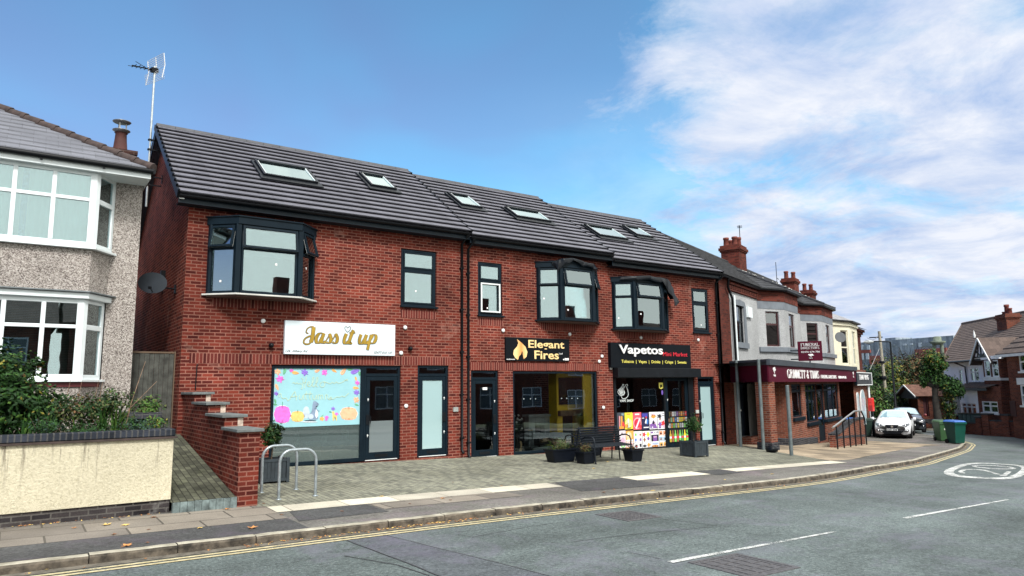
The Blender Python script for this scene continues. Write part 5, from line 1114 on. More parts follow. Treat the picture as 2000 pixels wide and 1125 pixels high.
for k in range(9): b_.box(EX-.9-k*1.05, EX-.86-k*1.05, EY-.02, EY+.05, EZ-.13, EZ-.03)
b_.build('gutter', BLK, hs)
def housebay(name, x0, xm, x1, dy, z0, z1, tz, mull, parent, curtain):
    f = MB(); y = -dy; w_ = .055; cp_ = .10
    f.box(x0, xm-.02, y, y+.07, z1-.09, z1); f.box(x0, xm-.02, y, y+.07, z0, z0+.10); f.box(x0, xm-.02, y, y+.07, tz-.035, tz+.035)
    for mx in mull: f.box(mx-.038, mx+.038, y-.008, y+.07, z0+.10, z1-.09)
    f.prism([(xm-.13, y-.006), (xm-.02, y-.012), (xm+.055, y+.05), (xm+.02, y+.12), (xm-.13, y+.07)], 'z', z0, z1)
    ang = math.atan2(dy, x1-xm); l = math.hypot(dy, x1-xm); M = frame((xm, -dy), ang); s = w_
    f.M = M; f.box(.05, l-.002, 0, .07, z1-.075, z1); f.box(.05, l-.002, 0, .07, z0, z0+.09); f.box(l-.08, l, 0, .07, z0+.09, z1-.075); f.box(.05, .10, 0, .07, z0+.09, z1-.075); f.box(.1, l-.08, 0, .07, tz-.05, tz+.05); f.M = Matrix()
    fo = f.build('bay_window', UPVC, parent, bevel=.006)
    xs = [x0]+list(mull)+[xm-.1]
    for i in range(len(xs)-1):
        for (a, c) in ((z0+.1, tz-.035), (tz+.035, z1-.09)): pane(fo, Matrix(), xs[i]+.02, xs[i+1]-.02, a, c, y+.035, GL)
    for (a, c) in ((z0+.09, tz-.05), (tz+.05, z1-.075)): pane(fo, M, .1, l-.08, a, c, .035, GL)
    g = MB(); g.prism([(x0, y-.07), (xm+.03, y-.07), (x1+.09, -.003), (x0, -.003)], 'z', z0-.045, z0); g.build('sill', UPVC, fo, bevel=.004)
    if curtain:
        g = MB(); n = 170
        def cy(t): return y+.16+.018*math.sin(t*19)+.012*math.sin(t*47+1)
        for (a, c) in ((x0, xm-.12),):
            pts = [(a+(c-a)*i/n, cy(a+(c-a)*i/n)) for i in range(n+1)]
            for i in range(n): g.add([(pts[i][0], pts[i][1], z0+.05), (pts[i+1][0], pts[i+1][1], z0+.05), (pts[i+1][0], pts[i+1][1], z1), (pts[i][0], pts[i][1], z1)], [(0, 1, 2, 3)], 1 if -.0 < pts[i][0]-fac(37, 430, y)[0] < .10 else 0, True)
        g.M = M; pts = [(.0+(l-.02)*i/30, .16+.02*math.sin(i*1.6)) for i in range(31)]
        for i in range(30): g.add([(pts[i][0], pts[i][1], z0+.05), (pts[i+1][0], pts[i+1][1], z0+.05), (pts[i+1][0], pts[i+1][1], z1), (pts[i][0], pts[i][1], z1)], [(0, 1, 2, 3)], 0, True)
        g.build('curtain', [CURT, mt('blue curtain', (.25, .42, .58), .9, var=.3, scale=20)], fo)
    else:
        g = MB(); zz_ = z0+.12
        while zz_ < z1-.06:
            g.add([(x0, y+.13, zz_), (xm-.12, y+.13, zz_), (xm-.12, y+.145, zz_+.026), (x0, y+.145, zz_+.026)], [(0, 1, 2, 3)])
            g.M = M; g.add([(.08, .12, zz_), (l-.06, .12, zz_), (l-.06, .135, zz_+.026), (.08, .135, zz_+.026)], [(0, 1, 2, 3)]); g.M = Matrix(); zz_ += .032
        g.build('blind', BLIND, fo)
    return fo
dyb = .55
fx = lambda px, py: fac(px, py, -dyb)[0]
housebay('bay', -2.6, 1.13, 1.50, dyb, 4.72, 6.26, 5.68, [fx(24.5, 400)-1.47, fx(24.5, 400)-.74, fx(24.5, 400), fx(103, 400)], hs, True)
housebay('bay', -2.6, 1.06, 1.44, dyb, 2.12, 3.68, 3.14, [fx(4, 620)-1.5, fx(4, 620)-.75, fx(3, 640), fx(82, 640)], hs, False)
b_ = MB(); o_ = .08; b_.prism([(-3, -dyb-o_), (1.10, -dyb-o_), (1.56, -.002), (-3, -.002)], 'z', 3.68, 3.80); b_.build('bay_fascia', UPVC, hs, bevel=.01)
b_ = MB(); b_.prism([(-3, -dyb-.14), (1.12, -dyb-.14), (1.64, -.002), (-3, -.002)], 'z', 3.803, 3.83); b_.build('bay_roof', STEELW, hs, bevel=.004)
b_ = MB(); b_.prism([(-2.7, -dyb+.03), (1.05, -dyb+.03), (1.42, -.002), (-2.7, -.002)], 'z', .9, 1.98); b_.prism([(-2.7, -dyb+.03), (1.1, -dyb+.03), (1.46, -.002), (-2.7, -.002)], 'z', 3.833, 4.672); b_.build('bay_wall', PEB, hs)
b_ = MB(); b_.prism([(-2.7, -dyb+.0), (1.07, -dyb+.0), (1.44, -.002), (-2.7, -.002)], 'z', 1.983, 2.072); b_.build('red_band', mt('dark red paint', (.14, .025, .03), .5), hs)
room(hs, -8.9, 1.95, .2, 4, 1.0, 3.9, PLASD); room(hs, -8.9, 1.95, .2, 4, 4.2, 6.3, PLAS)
ch = MB(); CX0, CX1, CY0, CY1 = 1.50, 2.02, 2.3, 2.85; ch.box(CX0, CX1, CY0, CY1, 6.4, 7.50); ch.box(CX0-.05, CX1+.05, CY0-.05, CY1+.05, 7.50, 7.58); ch.box(CX0-.09, CX1+.09, CY0-.09, CY1+.09, 7.58, 7.68)
cho = ch.build('chimney', brickmat('old chimney brick', (.12, .05, .035), (.07, .035, .03), (.10, .07, .06)), hs)
p = MB(); p.lathe([(.19, 7.68), (.16, 7.74), (.135, 8.0), (.125, 8.16), (.15, 8.18)], ((CX0+CX1)/2, (CY0+CY1)/2, 0), 16); p.build('pot', mt('terracotta pot', (.07, .022, .018), .8, var=.2), cho)
p = MB(); p.lathe([(.125, 8.182), (.14, 8.2), (.20, 8.24), (.20, 8.25), (.10, 8.26)], ((CX0+CX1)/2, (CY0+CY1)/2, 0), 16)
for a in (0, 2.1, 4.2): p.beam(((CX0+CX1)/2+.1*math.cos(a), (CY0+CY1)/2+.1*math.sin(a), 8.2), ((CX0+CX1)/2+.1*math.cos(a), (CY0+CY1)/2+.1*math.sin(a), 8.44), .03, .006)
p.lathe([(.02, 8.44), (.19, 8.45), (.21, 8.47), (.0, 8.53)], ((CX0+CX1)/2, (CY0+CY1)/2, 0), 16); p.build('cowl', mt('cowl metal', (.25, .25, .25), .4, metal=.7), cho)
# ---------------------------------------------------------------- cream garden wall, passage, stepped brick wall, fence
def creamwall():
    m, t, b = newmat('cream render'); c = coords(t); n1_ = noisen(t, c, 28, 6, .75); n2_ = noisen(t, c, 1.1, 5, .6)
    col = ramp(t, n1_, [(.28, (.42, .38, .26)), (.5, (.62, .57, .42)), (.75, (.72, .67, .51))]); col = mixc(t, 1.0, col, ramp(t, n2_, [(.3, .88), (.7, 1.08)]), 'MULTIPLY')
    mp = t.nodes.new('ShaderNodeMapping'); mp.inputs['Scale'].default_value = (9, 9, .7); t.links.new(c, mp.inputs[0]); st = noisen(t, mp.outputs[0], 1, 4, .7)
    sp = t.nodes.new('ShaderNodeSeparateXYZ'); t.links.new(c, sp.inputs[0]); top = mathn('MULTIPLY', mathn('SUBTRACT', sp.outputs[2], -.15, t=t), 1.9, t=t, clamp=True)
    f = mathn('MULTIPLY', ramp(t, st, [(.57, 0.0), (.70, 1.0)]), top, t=t); col = mixc(t, mathn('MULTIPLY', f, .75, t=t), col, (.10, .08, .06))
    t.links.new(col, b.inputs['Base Color']); b.inputs['Roughness'].default_value = .9; bumpn(t, n1_, 1.0, .02, b); return m
BLUEB = brickmat('blue engineering brick', (.05, .052, .065), (.035, .037, .045), (.10, .10, .10), stain=.3)
BLUES = brickmat('blue coping brick', (.045, .052, .07), (.03, .036, .045), (.09, .09, .09), bw=.075, rh=90, off=0)
gw = thing('garden_wall', 'low cream rendered garden wall with blue brick coping in front of the pebbledash house', 'garden wall', (-3, -4.5, .6))
b_ = MB()
xs = np.arange(-11, 2.01, .4).tolist()+[2.07]
for i in range(len(xs)-1):
    a, c = xs[i], xs[i+1]; b_.quad((a, -4.65, .27), (c, -4.65, .27), (c, -4.65, 1.17), (a, -4.65, 1.17))
b_.quad((2.07, -4.65, .27), (2.07, -4.42, .27), (2.07, -4.42, 1.17), (2.07, -4.65, 1.17)); b_.quad((-11, -4.42, .27), (-11, -4.42, 1.17), (2.07, -4.42, 1.17), (2.07, -4.42, .27)); b_.quad((-11, -4.65, .27), (2.07, -4.65, .27), (2.07, -4.42, .27), (-11, -4.42, .27))
b_.build('render', creamwall(), gw)
b_ = MB(); b_.box(-11, 2.06, -4.63, -4.43, -.1, .268); b_.build('plinth', brickmat('dark plinth brick', (.10, .085, .085), (.05, .045, .05), (.16, .15, .14), stain=.5, blotch=(.42, .42, .40)), gw)
b_ = MB(); b_.box(-11, 2.11, -4.69, -4.38, 1.172, 1.20); b_.build('tile_course', RUST, gw); b_ = MB(); b_.box(-11, 2.09, -4.67, -4.40, 1.202, 1.31); b_.build('coping', BLUES, gw, bevel=.012)
rw = thing('return_wall', 'stepped dark brick wall end beside the side passage behind the cream wall', 'garden wall', (1.95, -2.5, .6))
b_ = MB(); b_.box(1.84, 2.06, -4.41, -3.3, 0, 1.2); b_.box(1.84, 2.06, -3.3, -.05, 0, 1.42); b_.build('brickwork', BLUEB, rw)
b_ = MB(); b_.box(1.80, 2.10, -4.375, -3.34, 1.203, 1.31); b_.box(1.60, 2.10, -3.33, -2.6, 1.423, 1.53); b_.box(1.80, 2.10, -2.59, -.05, 1.423, 1.48); b_.build('coping', BLUEB, rw, bevel=.01)
b_ = MB(); b_.quad((-11, -4.42, 1.14), (1.84, -4.42, 1.14), (1.84, -.001, 1.2), (-11, -.001, 1.2)); tag(b_.build('soil', mt('garden soil', (.04, .03, .02), 1, var=.4, bump=.6)), kind='structure')
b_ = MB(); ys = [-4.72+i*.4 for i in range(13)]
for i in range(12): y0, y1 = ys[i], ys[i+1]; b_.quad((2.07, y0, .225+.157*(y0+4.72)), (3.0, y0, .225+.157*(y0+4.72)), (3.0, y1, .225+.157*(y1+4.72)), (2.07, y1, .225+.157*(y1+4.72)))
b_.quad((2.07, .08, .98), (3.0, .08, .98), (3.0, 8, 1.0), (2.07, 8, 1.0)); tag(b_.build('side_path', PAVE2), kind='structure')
b_ = MB(); rr = random.Random(9)
for k in range(9): x = 2.09+k*.103; b_.box(x, x+.097, -4.745, -4.66, .0, .225+rr.uniform(-.006, .002))
tag(b_.build('path_edging', mt('grey edging blocks', (.14, .18, .18), .8, var=.5, scale=7)), kind='structure')
sw = thing('stepped_wall', 'red brick dwarf wall stepping up in four slate capped stages to the left shop', 'garden wall', (3.15, -2.4, 0))
b_ = MB(); segs = [(-4.72, -3.70, 1.215), (-3.70, -2.42, 1.415), (-2.42, -1.15, 1.61), (-1.15, -.006, 1.80)]
for i, (y0, y1, zt) in enumerate(segs):
    b_.box(3.02, 3.335, y0, y1, -.2, zt)
b_.build('brickwork', BR, sw)
for i, (y0, y1, zt) in enumerate(segs):
    b_ = MB(); b_.box(2.965, 3.39, y0-.06, y1+(.0 if i < 3 else 0), zt+.002, zt+.052); b_.build('coping', mt('slate coping', (.12, .135, .135), .7, var=.25, scale=8), sw, bevel=.006)
    if i: b_ = MB(); b_.box(3.235, 3.325, y0-.012, y0-.002, zt-.145, zt-.0); b_.build('mortar_end', mt('cement smear', (.50, .40, .33), .9, var=.3, scale=14), sw)
fn = thing('wooden_fence', 'tall weathered plank fence closing the passage between house and shops', 'fence', (2.46, .62, 1)); pk = mt('grey weathered plank', (.065, .068, .06), .9, var=.45, scale=6, bump=.4)
b_ = MB(); rr = random.Random(2)
for k in range(9): x = 2.02+k*.098; b_.box(x, x+.092, .62+rr.uniform(-.006, .006), .64, .95, 2.70)
b_.build('boards', pk, fn); b_ = MB(); b_.box(2.905, 2.928, .60, .66, .95, 2.75); b_.box(2.0, 2.90, .605, .66, 2.703, 2.74); b_.build('frame', mt('fence post', (.13, .09, .06), .9), fn)
# ---------------------------------------------------------------- planting
def plant(name, label, cat, loc, parts, group=None):
    t = thing(name, label, cat, loc, 0, group)
    for (pn, mbx, ms) in parts: mbx.build(pn, ms, t)
    return t
c_ = Vector((fac(30, 760, -3.7)[0], -3.7, 1.95)); b_ = MB(); cx_ = fac(22, 760, -3.7)[0]
leafcloud(b_, (cx_-.12, -3.6, 1.82), (.62, .6, .74), 8000, .09, 1, 5, (8, 5, 1.3, .7, .15), lump=.25); leafcloud(b_, (cx_-.9, -3.5, 1.9), (.9, .6, .8), 3800, .085, 2, 5, (8, 5, 1.3, .7, .15)); leafcloud(b_, (cx_+.42, -3.6, 1.62), (.34, .4, .34), 1900, .08, 3, 5, (8, 5, 1.3, .7, .15))
s_ = MB()
for k in range(7): s_.tube([(cx_-.1, -3.6, 1.1), (cx_-.1+random.uniform(-.5, .4), -3.6+random.uniform(-.3, .3), 1.9)], [.025, .008], 6)
plant('leafy_shrub', 'big round leafy shrub with yellowing leaves in front of the lower bay window', 'shrub', (cx_, -3.6, 1.1), [('foliage', b_, [LF['dark'], LF['mid'], LF['light'], LF['yel'], LF['rust']]), ('stems', s_, STEM)])
def lowbush(px, py, Y, rx, rz, n, seed, label, mats, wts, size=.06, group=None):
    x, z = fac(px, py, Y); b2 = MB(); leafcloud(b2, (x, Y, z), (rx, .35, rz), n, size, seed, len(mats), wts, lump=.4); s2 = MB()
    for k in range(9): s2.tube([(x+random.uniform(-.1, .1), Y, 1.14), (x+random.uniform(-rx, rx)*.9, Y+random.uniform(-.2, .2), z+rz*random.uniform(.3, 1.1))], [.008, .003], 5)
    plant('garden_plant', label, 'plant', (x, Y, 1.14), [('foliage', b2, [LF[m_] for m_ in mats]), ('stems', s2, STEM)], group)
lowbush(160, 800, -3.9, .42, .26, 1300, 11, 'low reddish olive bush right of the big shrub', ('olive', 'dark', 'rust', 'mid'), (5, 5, 2, 2), group='bushes behind the cream wall')
lowbush(215, 790, -3.8, .36, .24, 1200, 12, 'low tangled bush below the right end of the lower bay window', ('olive', 'dark', 'mid', 'light'), (5, 5, 3, 1), group='bushes behind the cream wall')
lowbush(283, 800, -3.0, .28, .22, 800, 13, 'straggly pale leaved bush trailing beside the passage', ('mid', 'light', 'olive'), (4, 3, 3), .07, group='bushes behind the cream wall')
lowbush(305, 826, -4.0, .16, .10, 260, 14, 'small variegated plant at the corner of the cream wall', ('mid', 'light', 'yel'), (4, 3, 1), .06, group='bushes behind the cream wall')
lowbush(95, 832, -4.2, .34, .12, 900, 15, 'low feathery green plant under the big shrub', ('dark', 'mid', 'blue'), (4, 4, 3), .04, group='bushes behind the cream wall')
lowbush(265, 832, -4.15, .30, .12, 900, 16, 'low feathery green plant at the right end of the bed', ('mid', 'blue', 'light'), (4, 4, 1), .04, group='bushes behind the cream wall')
lowbush(178, 838, -4.2, .30, .10, 800, 17, 'low feathery green plant in the middle of the bed', ('mid', 'dark', 'blue'), (4, 4, 1), .04, group='bushes behind the cream wall')
for k, (px, Y, n, h, sp, lab) in enumerate(((200, -4.05, 26, .55, .16, 'upright clump of sword leaves in the middle of the bed'), (228, -4.0, 34, .60, .42, 'spreading clump of sword leaves right of the middle of the bed'), (52, -4.2, 12, .42, .1, 'thin sword leaves under the big shrub'), (140, -4.15, 14, .42, .22, 'small clump of sword leaves left of the middle of the bed'), (110, -4.1, 12, .5, .2, 'sparse sword leaves beside the big shrub'))):
    x = fac(px, 830, Y)[0]; b_ = MB(); blades(b_, (x, Y, 1.15), n, h, sp, 30+k, .028); plant('sword_leaf_plant', lab, 'plant', (x, Y, 1.15), [('leaves', b_, [LF['mid'], LF['light']])], 'sword leaf clumps behind the cream wall')
x0_, z0_ = fac(245, 800, -3.9); x1_, z1_ = fac(284, 706, -3.7); b_ = MB(); b_.tube([(x0_, -3.9, 1.2), (x0_+.08, -3.85, z0_+.1), (x1_, -3.7, z1_)], [.008, .006, .003], 5); x2, z2 = fac(306, 745, -3.8); b_.tube([(x0_, -3.9, 1.2), (x0_+.05, -3.85, z0_), (x2, -3.8, z2)], [.008, .006, .003], 5)
for (px, py) in ((160, 745), (138, 742), (193, 742), (203, 735)): xx, zz_ = fac(px, py, -3.85); b_.tube([(xx-.1, -3.9, 1.3), (xx, -3.85, zz_)], [.006, .002], 4)
tag(b_.build('dry_stalks', mt('dry stalk', (.28, .18, .12), .9, var=.4, scale=14)), 'long dry flower stalks leaning out of the bed towards the passage', 'plant stalks')
# ---------------------------------------------------------------- aerial and dish on the gable of the left shop
GALV = mt('galvanised steel', (.50, .54, .54), .35, metal=.6, var=.15, scale=9)
ax, ay = 2.60, 4.1; zt = fac(296, 128, ay)[1]; zb_ = fac(290, 372, ay)[1]
t = thing('tv_aerial', 'tall television aerial mast strapped to the shop gable', 'aerial', (ax, ay, zb_))
b_ = MB(); b_.tube([(ax, ay, zb_-.45), (ax, ay, zt)], .028, 8); b_.build('mast', GALV, t)
for q in (273, 292, 345, 361): z = fac(292, q, ay)[1]; b_ = MB(); b_.beam((ax-.06, ay, z), (2.93, ay, z), .03, .03); b_.box(ax-.05, ax+.05, ay-.05, ay+.05, z-.02, z+.02); b_.build('bracket', BLKM, t)
b_ = MB(); b_.beam((2.78, ay, fac(292, 292, ay)[1]), (2.78, ay, fac(292, 273, ay)[1]), .02, .02); b_.build('tie_bar', BLKM, t); b_ = MB(); b_.beam((2.90, ay-.3, fac(292, 361, ay)[1]), (2.90, ay-.3, fac(292, 345, ay)[1]), .025, .025); b_.build('tie_bar', BLKM, t)
M = Matrix.Translation((ax, ay, zt-.12)) @ Matrix.Rotation(R(200), 4, 'Z') @ Matrix.Rotation(R(8), 4, 'Y')
b_ = MB(M)
for k in range(7): yy = -.10+k*.033; b_.beam((-.06-.0*k, -.42, .05+k*.055), (-.06, .42, .05+k*.055), .012, .012)
for k in range(7): b_.beam((.06, -.42, -.05-k*.045), (-.02, .42, -.05-k*.045), .010, .010)
for s_ in (-.42, 0, .42): b_.beam((-.06, s_, .05), (-.06, s_, .38), .02, .02); b_.beam((-.06, s_, .05), (.05, s_, -.32), .02, .02)
b_.build('reflector', mt('aerial white', (.68, .70, .72), .4, metal=.3, var=.1), t)
b_ = MB(M); b_.beam((-.1, 0, 0), (.62, 0, 0), .025, .025)
for k in range(5): b_.beam((.12+k*.11, -.13, .0), (.12+k*.11, .13, 0), .012, .012)
b_.box(-.08, .1, -.06, .06, -.06, .06); b_.beam((.2, 0, 0), (.62, .2, .05), .012, .012); b_.beam((.2, 0, 0), (.62, -.2, .05), .012, .012); b_.build('boom', BLKM, t)
M = Matrix.Translation((2.44, .95, 4.30)) @ Matrix.Rotation(R(-22), 4, 'Z') @ Matrix.Rotation(R(98), 4, 'X')
t = thing('satellite_dish', 'dark grey satellite dish on the side wall of the left shop', 'satellite dish', (2.44, .95, 4.3))
b_ = MB(M @ Matrix.Diagonal((1, .78, 1, 1)))
b_.lathe([(0, 0), (.1, .004), (.2, .02), (.30, .05)], n=24); b_.lathe([(.305, .055), (.2, .012), (.1, -.006), (0, -.01)], n=24); b_.build('dish', mt('dish grey', (.035, .045, .058), .5, var=.15), t)
b_ = MB(M); b_.tube([(0, -.2, .02), (0, -.12, .26)], .010, 6); b_.box(-.03, .03, -.14, -.08, .24, .30); b_.build('receiver', BLK, t)
b_ = MB(); b_.tube([(2.46, 1.0, 4.30), (2.7, 1.05, 4.22), (2.93, 1.05, 4.2)], .018, 7); b_.box(2.90, 2.93, .98, 1.12, 4.1, 4.3); b_.build('bracket', BLK, t)

# ---------------------------------------------------------------- furniture on the forecourt
def gz(x, y, d=.006): return G(x, y)+d
GST = mt('galvanised hoop', (.34, .39, .42), .38, metal=.55, var=.25, scale=12)
for k, (xa, xb_, y, lab) in enumerate(((3.75, 4.37, -3.46, 'galvanised cycle hoop nearer the shop'), (3.79, 4.42, -4.33, 'galvanised cycle hoop nearer the road'))):
    z = gz(4, y); zt = z+.80; r_ = .20; t = thing('cycle_stand', lab, 'cycle stand', ((xa+xb_)/2, y, z), 0, 'galvanised cycle hoops by the brick pier')
    P = [(xa, y, z), (xa, y, zt-r_)]+[(xa+r_-r_*math.cos(a), y, zt-r_+r_*math.sin(a)) for a in [R(15*i) for i in range(1, 6)]]+[(xa+r_, y, zt), (xb_-r_, y, zt)]+[(xb_-r_+r_*math.sin(a), y, zt-r_+r_*math.cos(a)) for a in [R(15*i) for i in range(1, 6)]]+[(xb_, y, zt-r_), (xb_, y, z)]
    b_ = MB(); b_.tube(P, .025, 12); b_.build('hoop', GST, t)
    b_ = MB(); [b_.lathe([(.05, 0), (.05, .008), (.028, .012)], (x, y, z), 12) for x in (xa, xb_)]; b_.build('foot_rings', GST, t)
WOODG = mt('dark grey planter board', (.022, .032, .040), .7, var=.25, scale=9)
def planter(x, y, s, h, htree, lab, seed):
    z = gz(x, y); t = thing('square_planter', lab, 'planter', (x, y, z), 0, 'square planters with bay trees'); b_ = MB(); k = s/2
    for sx_ in (-1, 1):
        for sy in (-1, 1): b_ = MB(); b_.box(x+sx_*k-.03, x+sx_*k+.03, y+sy*k-.03, y+sy*k+.03, z, z+h+.02); b_.build('corner_post', WOODG, t, bevel=.004)
    b_ = MB(); n = 6; w_ = (s-.07)/n
    for q in range(n):
        a = -k+.035+q*w_
        b_.box(x+a, x+a+w_-.006, y-k-.012, y-k+.012, z+.06, z+h-.05); b_.box(x+a, x+a+w_-.006, y+k-.012, y+k+.012, z+.06, z+h-.05); b_.box(x-k-.012, x-k+.012, y+a, y+a+w_-.006, z+.06, z+h-.05); b_.box(x+k-.012, x+k+.012, y+a, y+a+w_-.006, z+.06, z+h-.05)
    b_.build('boards', WOODG, t); b_ = MB()
    for zz_ in (z+.03, z+h-.05):
        b_.box(x-k+.03, x+k-.03, y-k-.022, y-k+.015, zz_, zz_+.05); b_.box(x-k+.03, x+k-.03, y+k-.015, y+k+.022, zz_, zz_+.05); b_.box(x-k-.022, x-k+.015, y-k+.03, y+k-.03, zz_, zz_+.05); b_.box(x+k-.015, x+k+.022, y-k+.03, y+k-.03, zz_, zz_+.05)
    b_.build('rails', WOODG, t); b_ = MB(); b_.box(x-k+.02, x+k-.02, y-k+.02, y+k-.02, z+.2, z+h-.05); b_.build('soil', mt('compost', (.03, .02, .015), 1, bump=.5), t)
    tr = thing('bay_tree', 'small bay tree '+lab.split(' planter ')[1], 'potted tree', (x, y, z+h-.05), 0, 'bay trees in square planters')
    b_ = MB(); b_.tube([(x, y, z+h-.06), (x+.015, y, z+h+.15), (x-.01, y, z+htree-.25)], [.018, .015, .012], 7)
    for q in range(8): b_.tube([(x, y, z+htree-.3), (x+random.uniform(-.15, .15), y+random.uniform(-.15, .15), z+htree-.1+random.uniform(-.15, .1))], [.008, .003], 5)
    b_.build('trunk', STEM, tr); b_ = MB(); leafcloud(b_, (x, y, z+htree-.2), (.24, .24, .25), 750, .10, seed, 3, (5, 3, 1), hollow=.2, lump=.4, up=.5, aspect=.36); b_.build('crown', [LF['dark'], LF['mid'], LF['olive']], tr)
planter(4.28, -2.2, .50, .45, 1.14, 'dark grey slatted planter half hidden behind the cycle hoops', 41)
planter(16.40, -2.40, .52, .44, 1.14, 'dark grey slatted planter in front of the shop at the low end', 42)
BENM = mt('bench charcoal', (.010, .014, .020), .42, var=.15, spec=.25)
bx0, bx1, by = 12.22, 13.62, -2.12; bz = gz(12.9, by); bn = thing('bench', 'black metal bench with seats back to back outside the middle shop', 'bench', ((bx0+bx1)/2, by, bz))
for s_ in (-1, 1):
    b_ = MB()
    for k in range(6): y = by+s_*(.14+k*.085); b_.box(bx0, bx1, y-.032 if s_ > 0 else y-.032, y+.032, bz+.44-.008*k, bz+.465-.008*k)
    b_.build('seat', BENM, bn, bevel=.005); b_ = MB()
    for k in range(7): t_ = k/6; yy = by+s_*(.155-.13*t_); zz_ = bz+.50+.36*t_; b_.beam((bx0, yy, zz_), (bx1, yy, zz_), .018, .042, up=(0, s_*.34, 1))
    b_.build('backrest', BENM, bn, bevel=.004)
for x in (bx0+.06, bx1-.06):
    for s_ in (-1, 1):
        b_ = MB(); b_.tube([(x, by+s_*.62, bz), (x, by+s_*.60, bz+.25), (x, by+s_*.585, bz+.43), (x, by+s_*.60, bz+.55), (x, by+s_*.55, bz+.64), (x, by+s_*.42, bz+.68), (x, by+s_*.25, bz+.66), (x, by+s_*.12, bz+.60)], .019, 8); b_.lathe([(.035, 0), (.035, .015)], (x, by+s_*.62, bz), 10); b_.build('armrest_leg', BENM, bn)
        b_ = MB(); b_.tube([(x, by+s_*.16, bz), (x, by+s_*.12, bz+.45), (x, by+s_*.0, bz+.90)], .018, 8); b_.tube([(x, by+s_*.14, bz+.44), (x, by+s_*.6, bz+.41)], .016, 8); b_.build('frame', BENM, bn)
BLP = mt('black plastic pot', (.005, .007, .012), .4, var=.15, spec=.2)
def pot(x, y, w_, d, h, lab, plab, seed, mats, wts, ph, n):
    z = gz(x, y); t = thing('plastic_pot', lab, 'plant pot', (x, y, z), 0, 'black plastic pots round the bench'); b_ = MB(); k = .80
    b_.add([(x-w_/2*k, y-d/2*k, z), (x+w_/2*k, y-d/2*k, z), (x+w_/2*k, y+d/2*k, z), (x-w_/2*k, y+d/2*k, z), (x-w_/2, y-d/2, z+h), (x+w_/2, y-d/2, z+h), (x+w_/2, y+d/2, z+h), (x-w_/2, y+d/2, z+h)], [(0, 3, 2, 1), (0, 1, 5, 4), (1, 2, 6, 5), (2, 3, 7, 6), (3, 0, 4, 7)])
    b_.build('body', BLP, t, bevel=.01); b_ = MB(); e_ = .015
    b_.box(x-w_/2-e_, x+w_/2+e_, y-d/2-e_, y-d/2+.01, z+h-.03, z+h+.01); b_.box(x-w_/2-e_, x+w_/2+e_, y+d/2-.01, y+d/2+e_, z+h-.03, z+h+.01); b_.box(x-w_/2-e_, x-w_/2+.01, y-d/2+.01, y+d/2-.01, z+h-.03, z+h+.01); b_.box(x+w_/2-.01, x+w_/2+e_, y-d/2+.01, y+d/2-.01, z+h-.03, z+h+.01); b_.build('rim', BLP, t)
    b_ = MB(); b_.quad((x-w_/2, y-d/2, z+h-.03), (x+w_/2, y-d/2, z+h-.03), (x+w_/2, y+d/2, z+h-.03), (x-w_/2, y+d/2, z+h-.03)); b_.build('soil', mt('pot soil', (.03, .02, .015), 1), t)
    if n:
        b_ = MB(); leafcloud(b_, (x, y, z+h+ph*.35), (w_*.46, d*.5, ph*.65), n, .035, seed, len(mats), wts, hollow=.1, lump=.5); s2 = MB()
        for q in range(26): s2.tube([(x+random.uniform(-w_, w_)*.2, y, z+h-.03), (x+random.uniform(-w_, w_)*.5, y+random.uniform(-d, d)*.4, z+h+ph*random.uniform(.5, 1))], [.004, .002], 4)
        plant('heather_plant', plab, 'potted plant', (x, y, z+h-.03), [('foliage', b_, [LF[m_] for m_ in mats]), ('stems', s2, STEM)], 'plants in the pots round the bench')
pot(11.78, -1.95, .80, .38, .33, 'long black pot left of the bench', 'bushy green heather in the long pot left of the bench', 51, ('mid', 'olive', 'rust', 'light'), (5, 5, 2, 1), .30, 1100)
pot(12.14, -2.52, .42, .36, .30, 'small black pot at the left foot of the bench', 'brown heather in the small pot at the left foot of the bench', 52, ('rust', 'olive', 'dark'), (4, 5, 3), .24, 600)
pot(13.45, -1.0, 1.1, .42, .34, 'long empty looking black trough behind the bench', '', 53, ('rust',), (1,), .1, 0)
pot(13.72, -2.62, .42, .38, .30, 'small black pot at the right foot of the bench', 'sparse reddish plant in the small pot at the right foot of the bench', 54, ('rust', 'dark'), (3, 3), .20, 120)
# fallen leaves: single leaves one could pick up
LEAFM = [mt('fallen leaf orange', (.50, .22, .07), .8, var=.4, scale=20), mt('fallen leaf yellow', (.66, .46, .14), .8, var=.3, scale=20), mt('fallen leaf brown', (.20, .09, .04), .85, var=.4, scale=20)]
def leaf_obj(x, y, z, s, mi, rot, first=[]):
    b_ = MB(Matrix.Translation((x, y, z)) @ Matrix.Rotation(rot, 4, 'Z') @ Matrix.Scale(s, 4)); n = 10
    prof = [1, .42, .8, .38, .72, .25, .72, .38, .8, .42]; c0 = (0, 0, .10)
    rim = [(prof[i]*math.cos(2*math.pi*i/n), prof[i]*math.sin(2*math.pi*i/n), .04+.22*abs(math.sin(i*1.7+rot))) for i in range(n)]
    b_.add([c0]+rim, [(0, 1+i, 1+(i+1) % n) for i in range(n)], 0); b_.tube([(-.2, 0, .06), (-.9, .1, .05)], .03, 4); o = b_.build('fallen_leaf', LEAFM[mi]); return o
